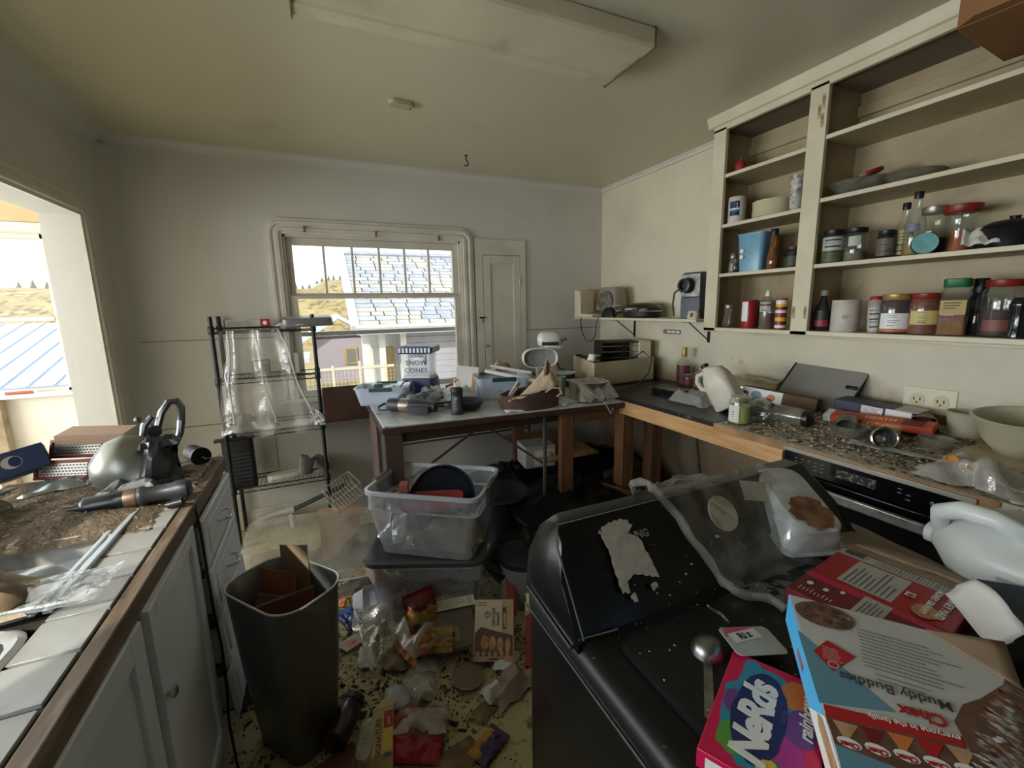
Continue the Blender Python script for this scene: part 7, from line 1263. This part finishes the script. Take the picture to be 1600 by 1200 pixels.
q = thing('paper_heap', 'heap of pale papers at the bottom of the open tote', 'paper', M=M2 @ at(.08, -.02, .02)); MB().grid(crumple(.3, .24, .13, 7.9, freq=6), 14, 12).build('sheet', mat('tote_papers', c(176, 160, 138), .8, col2=c(140, 126, 108), vs=9), q, sharp=50); MB().grid(crumple(.16, .14, .1, 1.3), 8, 8).build('tan_scrap', CARD, q, loc=(-.12, -.06, .0))
q = thing('wooden_sticks', 'few short wooden sticks lying in the left corner of the open tote', 'sticks', M=M2 @ at(-.20, .02, .24)); 
for k in range(4): MB().cyl((-.03, -.03+.018*k, .01*k), (.04, -.02+.022*k, .015), .006, n=7).build('stick', PINE, q)
q = thing('clear_pouch', 'crumpled clear plastic lying in the left of the open tote', 'pouch', M=M2 @ at(-.16, -.04, .04)); MB().grid(crumple(.2, .2, .14, 4.9), 14, 14).build('sheet', CRINK, q, sharp=180); MB().bx((-.02, -.05, .08), (.05, .0, .083)).build('printed_tag', PGREY, q)
q = thing('white_bucket', 'white tub with a dark lid on the floor between the totes and the washer', 'bucket', (.90, 1.93, 0)); MB().lathe([(.11, 0), (.115, .006), (.13, .24)], 26).build('tub_body', mat('bucket_white', c(150, 148, 142), .5), q); MB().lathe([(.134, .235), (.136, .24), (.136, .265), (.12, .27), (.0, .268)], 26).build('lid', mat('bucket_dark_lid', c(42, 50, 54), .4), q)
# litter in front of the totes
def sack(name, label, cat, x, y, z, rx, rz, w_, h, mats, seed, bulge=.04):
    """soft printed snack bag: bulged front with printed bands, crimped ends"""
    t = thing(name, label, cat, (x, y, z), (math.radians(rx), 0, math.radians(rz)))
    f = lambda s_: (lambda u, v: Vector(((u-.5)*w_*(1+.06*nz(v*5, seed)), (v-.5)*h, s_*(bulge*(math.sin(PI*u)*math.sin(PI*v))**.6+.012*nz(u*6, v*6, seed)*min(1, 6*v, 6*(1-v)))+.002*s_)))
    mb = MB(); N = 26
    for s_ in (1, -1):
        b = len(mb.f); mb.grid(f(s_), N, N)
        for k in range(b, len(mb.f)):
            i, j = divmod(k-b, N); a = 3*nz(i*.16+seed, j*.16, 2.0); mb.m[k] = (0 if j > N*.62+2*a else (1 if j > N*.3+3*a else 2)) if len(mats) > 2 else (0 if i+2*a > N*.45 else len(mats)-1)
    mb.build('bag_body', mats, t, sharp=180); cr = MB()
    cr.bx((-w_/2, h/2-.004, -.003), (w_/2, h/2+.014, .003)); cr.build('crimped_end', mats[0], t); return t
SR = mat('snack_red', c(138, 34, 46), .3, col2=c(104, 24, 34), vs=10); SY = mat('snack_yellow', c(172, 146, 72), .35, col2=c(138, 104, 56), vs=18, dirt=c(90, 60, 40), ds=14, dth=(.58, .66)); SO = mat('snack_brown_orange', c(164, 106, 62), .4, col2=c(132, 78, 48), vs=14)
sack('snack_bag', 'red and yellow snack bag leaning on the front of the lower tote', 'snack bag', .335, 1.83, .155, 62, 14, .155, .19, [SR, SY, SO], 3.0, .04)
t = thing('receipt', 'long cream printed slip lying on top of the litter heap', 'receipt', (.475, 1.83, .165), (math.radians(14), 0, math.radians(-8))); MB().bx((-.11, -.028, 0), (.11, .028, .0008)).build('sheet', mat('cream_slip', c(216, 208, 178), .7), t); P = Print(t, z=.001); P.lines(-.085, -.022, .07, .022, 5, INK, .002, .3); P.rect(.075, -.02, .098, .02, PGREY); P.rect(-.105, -.022, -.092, .022, TANP); P.done()
t = thing('card_strip', 'plain brownish strip of card behind the long printed slip', 'card', (.50, 1.88, .165), (.2, 0, .25)); MB().bx((-.09, -.03, 0), (.09, .03, .001)).build('sheet', CARD, t); MB().bx((-.09, .024, .001), (.09, .03, .002)).build('folded_edge', TANP, t)
t = thing('grey_pouch', 'flat grey brown food pouch lying in front of the totes', 'pouch', (.47, 1.76, .10), (math.radians(30), 0, math.radians(-6))); MB().loft([(-.01, .17, .20, .01), (0, .19, .22, .012), (.014, .17, .20, .02)], 4).build('pouch_body', mat('grey_brown_pouch', c(122, 110, 94), .45, col2=c(100, 90, 76), vs=10), t); P = Print(t, z=.0145); P.rect(-.06, -.07, .01, -.01, mat('pouch_print', c(146, 134, 116), .5)); P.rect(-.035, -.05, -.01, -.03, INK); P.rect(-.07, .03, .06, .075, mat('pouch_band', c(104, 98, 88), .5)); P.done(); MB().bx((-.09, .09, .0), (.09, .108, .006)).build('sealed_top', mat('pouch_seal', c(150, 140, 124), .5), t)
t = thing('grey_film', 'dull grey plastic film spread beside the food pouch', 'film', (.57, 1.74, .06), (.3, 0, .2)); MB().grid(crumple(.16, .24, .04, 8.1), 12, 14).build('sheet', mat('dull_film', c(92, 84, 74), .4), t, sharp=180); MB().grid(crumple(.07, .07, .03, 1.8), 6, 6).build('torn_piece', CRINK, t, loc=(.05, .08, .01))
MCB = frame((.50, 1.605, .02), (.665, 1.53, .02), (.575, 1.80, .20))
t = thing('cookie_box', 'tan cookie box with printed round biscuits propped against the totes', 'box', M=MCB @ Matrix.Translation((0, 0, .02))); MB().bx((0, 0, -.05), (.18, .25, 0)).build('carton', mat('cookie_box_tan', c(196, 168, 126), .5, col2=c(180, 150, 108), vs=6), t, bevel=.002)
P = Print(t); P.rect(.004, .10, .125, .246, mat('cookie_box_cream', c(206, 190, 160), .5)); P.poly([(.004, .02), (.004, .11), (.03, .135), (.09, .12), (.175, .10), (.175, .02)], BRN); P.rect(.0, .0, .18, .018, TANP)
P.rect(.128, .125, .146, .215, BRN); P.text('cookies', .142, .135, .018, WINK, rot=PI/2); P.text('GINGER', .095, .135, .022, INK, rot=PI/2, bold=.0006); P.text('SNAPS', .115, .14, .019, INK, rot=PI/2, bold=.0006); P.ell(.058, .185, .014, .014, INK); P.ell(.058, .185, .010, .010, PGREY); P.rect(.055, .185, .061, .192, INK)
for k in range(4): P.ell(.055+.034*k, .075-.004*k, .020-.002*k, .030, DRED if False else BRN); P.ell(.05+.034*k, .073-.004*k, .018-.002*k, .028, mat('biscuit', c(192, 142, 90), .6, col2=c(170, 116, 70), vs=30) if k == 0 else TANP)
for k in range(6): P.ell(.02+.026*k, .03, .009, .011, TANP)
P.poly([(.06, .006), (.075, .013), (.105, .013), (.12, .006)], INK); P.lines(.01, .22, .06, .24, 3, INK, .002); P.done()
t = thing('red_carton', 'crushed red carton standing on its edge between the cookie box and the washer', 'box', M=frame((.70, 1.50, .01), (.735, 1.48, .01), (.775, 1.75, .15))); MB().bx((0, 0, -.05), (.03, .28, 0)).build('carton', mat('crushed_red', c(170, 36, 40), .45, col2=c(140, 28, 32), vs=6), t, bevel=.003); MB().grid(crumple(.08, .1, .04, 4.1), 7, 7).build('yellow_scrap', mat('pale_yellow_scrap', c(206, 190, 140), .6), t, loc=(.03, .27, .0), sharp=40)
t = thing('red_strip', 'long red orange strip of card leaning between the totes and the white tub', 'card', M=frame((.74, 1.77, .05), (.80, 1.75, .05), (.72, 1.96, .22))); MB().bx((0, 0, 0), (.045, .26, .003)).build('sheet', mat('red_orange_card', c(150, 62, 44), .6), t); MB().bx((.038, 0, .003), (.045, .26, .005)).build('folded_edge', RED, t)
t = thing('clear_bag', 'big crumpled clear plastic bag on the floor left of the totes', 'plastic bag', (.19, 1.94, .01), (math.radians(10), 0, .1)); MB().grid(crumple(.26, .42, .11, 2.9, freq=6), 22, 26).build('sheet', film('floor_bag', (.93, .91, .88, 1), haze=.34, hazecol=(.56, .52, .46, 1), gloss=.12, edge=.6, rough=.12, bump=.8, bs=10), t, sharp=180); MB().tube([(-.12+.01*nz(k, 1), -.18+.03*k, .05+.03*nz(k*.5, 2)) for k in range(13)], .006, 5).build('gathered_edge', CRINK, t)
t = thing('plastic_tub', 'open grey clear plastic tub lying on its side left of the totes', 'tub', (.09, 2.20, .06), (math.radians(60), math.radians(20), .4)); MB().loft([(0, .10, .08, .02), (.12, .13, .11, .02)], 4, cap1=False).build('tub_body', BINR, t); MB().loft([(.118, .132, .112, .02), (.124, .142, .122, .024)], 4, cap0=False, cap1=False).build('rim', BINR, t)
sack('sweet_wrapper', 'blue crumpled sweet wrapper by the waste bin', 'wrapper', .03, 2.12, .03, 10, 30, .09, .12, [mat('wrapper_blue', c(52, 86, 160), .35), NAVY], 5.0, .02)
sack('sweet_wrapper', 'small yellow and orange wrapper behind the blue one', 'wrapper', .02, 2.26, .03, 8, -20, .08, .06, [SY, ORG], 6.0, .015)
sack('orange_wrapper', 'orange brown printed wrapper lying before the grey pouch', 'wrapper', .30, 1.76, .05, 12, 24, .17, .15, [SO, ORG, SY], 7.0, .02)
sack('yellow_wrapper', 'yellow snack wrapper under the red bag', 'wrapper', .36, 1.70, .10, 24, -18, .15, .10, [SY, SO], 8.0, .02)
t = thing('pink_card', 'small card printed with a peach fruit lying beside the waste bin', 'card', (.02, 1.96, .022), (.05, .08, .6)); MB().bx((-.05, -.035, 0), (.05, .035, .0015)).build('sheet', PGREY, t); P = Print(t, z=.0018); P.ell(0, 0, .03, .022, mat('peach_print', c(206, 140, 104), .5)); P.ell(.008, -.01, .015, .008, PINK); P.done()
t = thing('round_grey_lid', 'round grey lid lying flat in front of the cookie box', 'lid', (.455, 1.545, .02), (.06, .03, 0)); MB().lathe([(.065, 0), (.068, .004), (.062, .008), (.0, .006)], 26).build('disc', mat('grey_lid', c(124, 112, 96), .6), t); MB().lathe([(.064, .003), (.07, .006), (.064, .01)], 26, cap=False).build('rim', mat('grey_lid_rim', c(140, 130, 114), .5), t)
t = thing('knotted_bag', 'small pale blue white plastic bag lying twisted on the crumbs', 'bag', (.16, 1.56, .012), (0, 0, .5)); mb = MB(); mb.grid(lambda u, v: Vector((.05*math.cos(2*PI*u)*math.sin(PI*min(1, v+.05))*(1+.4*nz(u*5, v*5)), .075*(v-.5)*2, .025+.035*math.sin(2*PI*u)*math.sin(PI*min(1, v+.05))*(1+.3*nz(u*5, v*4, 3)))), 20, 14); mb.build('bag_body', film('pale_bag', (.92, .94, .98, 1), haze=.55, hazecol=(.62, .68, .76, 1), gloss=.12, bump=.6, bs=18), t, sharp=180); MB().grid(crumple(.06, .05, .03, 1.1), 6, 6).build('rusty_end', mat('rusty_end', c(138, 96, 78), .7), t, loc=(0, -.08, .01))
AMB = mat('dark_amber', c(44, 24, 22), .25, coat=.3)
lying('amber_bottle', 'dark brown medicine bottle lying at the foot of the waste bin', 'bottle', -.075, 1.44, .048, .17, math.radians(62), AMB, mat('dark_brown_cap', c(38, 26, 26), .4), z=.012)
t = thing('clear_dome', 'clear plastic moulded tray beside the dark brown bottle', 'packaging', (.035, 1.42, .012), (.1, 0, math.radians(-18))); MB().loft([(0, .085, .20, .03), (.004, .085, .20, .03), (.006, .07, .18, .03), (.045, .05, .15, .022)], 5, cap0=False).build('tray_body', film('cloudy_tray', (.93, .92, .88, 1), haze=.3, hazecol=(.55, .52, .48, 1), gloss=.12), t, sharp=40); MB().tube([(-.03, -.10, .004), (.02, -.105, .004), (.042, -.06, .004), (.045, .06, .004), (.03, .10, .02)], .003, 5).build('rolled_lip', BINR, t)
t = thing('candy_carton', 'upright narrow candy carton in yellow and red lying near the bottom edge', 'box', M=frame((.028, 1.30, .035), (.108, 1.285, .04), (.062, 1.505, .055))); MB().bx((0, 0, -.022), (.078, .22, 0)).build('carton', mat('cream_carton', c(196, 172, 112), .5), t, bevel=.002)
P = Print(t); P.rect(.044, .14, .077, .205, RED); P.rect(.042, .065, .077, .138, YEL); P.rect(.0, .0, .078, .05, SY); P.text('SIGNATURE', .036, .045, .026, mat('carton_brown_ink', c(92, 56, 36), .5), rot=PI/2, bold=.0004); P.text('candy', .064, .15, .014, WINK, rot=PI/2); P.ell(.06, .045, .016, .010, mat('carton_violet', c(96, 80, 110), .5)); P.done(); MB().prism([(.0, 0), (.078, 0), (.09, .03), (.05, .045)], .001).build('open_flap', mat('flap_cream', c(206, 190, 150), .6), t, loc=(0, .219, 0))
sack('red_wrapper', 'shiny red and orange candy wrapper lying beside the narrow candy carton', 'wrapper', .205, 1.37, .03, 6, -28, .20, .19, [SO, SR, mat('wrapper_red', c(166, 30, 40), .25)], 9.0, .028)
t = thing('clear_wrapper', 'clear shiny film lying over the red candy wrapper', 'film', (.235, 1.40, .05), (0, 0, -.4)); MB().grid(crumple(.17, .10, .03, 6.4), 12, 10).build('sheet', CRINK, t, sharp=180); MB().grid(crumple(.05, .05, .02, 3.2), 6, 6).build('torn_piece', CRINK, t, loc=(.07, .03, 0))
t = thing('brown_egg', 'small dark brown ball of dried fruit lying above the red wrapper', 'fruit', (.25, 1.475, .028)); MB().sph((0, 0, 0), (.024, .026, .022), 16, 10).build('flesh', mat('dried_brown', c(60, 46, 40), .5), t); MB().cyl((0, .02, .006), (0, .034, .012), .005, n=6).build('stem', CARD, t)
sack('orange_purple_wrapper', 'small wrapper half orange and half purple on the bare floor', 'wrapper', .425, 1.235, .015, 4, -62, .085, .12, [mat('wrapper_purple', c(74, 54, 98), .35), mat('wrapper_gold', c(196, 150, 60), .35)], 11.0, .012)
t = thing('white_wrapper', 'crumpled white and pinkish wrapper against the side of the washer', 'wrapper', (.29+.3, 1.43, .01), (0, 0, .3)); MB().grid(crumple(.20, .15, .06, 9.9), 14, 12).build('sheet', mat('pinkish_white', c(176, 158, 148), .5, col2=c(150, 128, 118), vs=9), t, sharp=50); MB().grid(crumple(.08, .07, .05, 4.2), 7, 7).build('white_piece', PAPER, t, loc=(-.07, .02, .01))
t = thing('brown_card', 'folded brown cardboard standing at the left corner of the totes', 'cardboard', (.20, 2.36, 0), (0, 0, .4)); MB().bx((-.02, -.05, 0), (.03, .05, .22)).build('carton', mat('brown_folded', c(142, 100, 66), .8), t, bevel=.002); MB().bx((-.05, -.05, .0), (-.022, .05, .15)).build('side_flap', CARD, t)
t = thing('dark_rag', 'dark brown rag heap on the floor behind the clear bag', 'rag', (.13, 2.36, .0)); MB().grid(crumple(.24, .22, .07, 7.3), 12, 12).build('sheet', mat('dark_rag', c(84, 74, 64), .9, col2=c(64, 54, 46), vs=9), t, sharp=60); MB().grid(crumple(.08, .07, .05, 4.9), 7, 7).build('pale_corner', CARD, t, loc=(.07, .05, .02))
t = thing('floor_rag', 'brownish dirty paper heap on the floor between cabinet and waste bin', 'paper', (-.33, 1.95, 0)); MB().grid(crumple(.16, .3, .10, 3.3), 12, 14).build('sheet', mat('dirty_paper', c(110, 98, 84), .85, col2=c(84, 72, 58), vs=10), t, sharp=50); MB().grid(crumple(.08, .1, .06, 8.3), 7, 7).build('torn_piece', mat('dirty_tan', c(140, 112, 84), .8), t, loc=(.02, -.12, .02))
t = thing('rust_cardboard', 'rust brown cardboard scrap on the floor below the waste bin', 'cardboard', (-.10, 1.36, .008), (.03, .02, .5)); MB().prism([(-.12, -.06), (.10, -.08), (.13, .05), (-.05, .08)], .004).build('sheet', mat('rust_card', c(120, 80, 56), .8, col2=c(96, 62, 44), vs=9), t); MB().prism([(-.12, -.06), (.10, -.08), (.10, -.07), (-.12, -.05)], .0055).build('torn_edge', CARD, t)
for k, (lb, x, y, z, rz, w_, d_, h, m) in enumerate((('crumpled clear film lying between the orange wrapper and the grey pouch', .33, 1.84, .06, .4, .22, .20, .07, 'f'), ('clear film flattened on the crumbs left of the round grey lid', .30, 1.66, .012, 1.0, .20, .14, .03, 'f'), ('small clear wrapper on the crumbs above the brown fruit ball', .27, 1.55, .01, .2, .10, .08, .03, 'f'), ('brown stained paper lying under the orange wrapper', .22, 1.78, .02, .3, .18, .14, .03, 'p'), ('pale torn paper beside the washer foot, behind the white and pinkish wrapper', .64, 1.56, .012, .9, .12, .10, .03, 'w'), ('small tan paper scrap above the purple and orange wrapper', .46, 1.37, .01, .5, .09, .06, .015, 'p'), ('white paper scrap between the clear bag and the pink card', .08, 1.83, .02, 1.4, .10, .08, .03, 'w'), ('wide brown stained paper on the floor left of the washer front', .30, 1.24, .008, .2, .18, .10, .012, 'p'))):
    t = thing('floor_film' if m == 'f' else 'paper_scrap', lb, 'plastic film' if m == 'f' else 'paper', (x, y, z), (.05, .03, rz)); MM = CRINK if m == 'f' else (PAPER if m == 'w' else mat('stained_paper', c(150, 128, 98), .8, col2=c(122, 100, 74), vs=9))
    MB().grid(crumple(w_, d_, h, 12.3+k*1.7, freq=8), 14, 12).build('sheet', MM, t, sharp=180 if m == 'f' else 45); MB().grid(crumple(w_*.3, d_*.35, h*.6, 2.3+k), 6, 6).build('torn_piece', MM, t, loc=(w_*.4, d_*.3, .004), sharp=45)
def onf():
    while True:
        x, y = random.uniform(-.42, .80), random.uniform(1.1, 2.6)
        d = .4+1.3*nz(x*4.1, y*4.1, 1)+(.55 if y > 1.5 else -.05)-(.25 if x > .35 and y < 1.45 else 0)
        if random.random() < d: return Vector((x, y, .001+.012*max(0, y-1.75)))
FDB = [mat('floor_chip_dark', c(48, 38, 30), .95), mat('floor_chip_brown', c(84, 64, 46), .95), mat('floor_chip_black', c(28, 24, 22), .95), mat('floor_chip_pale', c(168, 154, 128), .9)]
rubble('floor_debris', 'dark crumbs and droppings scattered over the cream floor', 7000, onf, FDB, .0015, .007, 51)
rubble('floor_lumps', 'larger dark clods lying among the crumbs on the floor', 260, onf, FDB, .008, .02, 53)
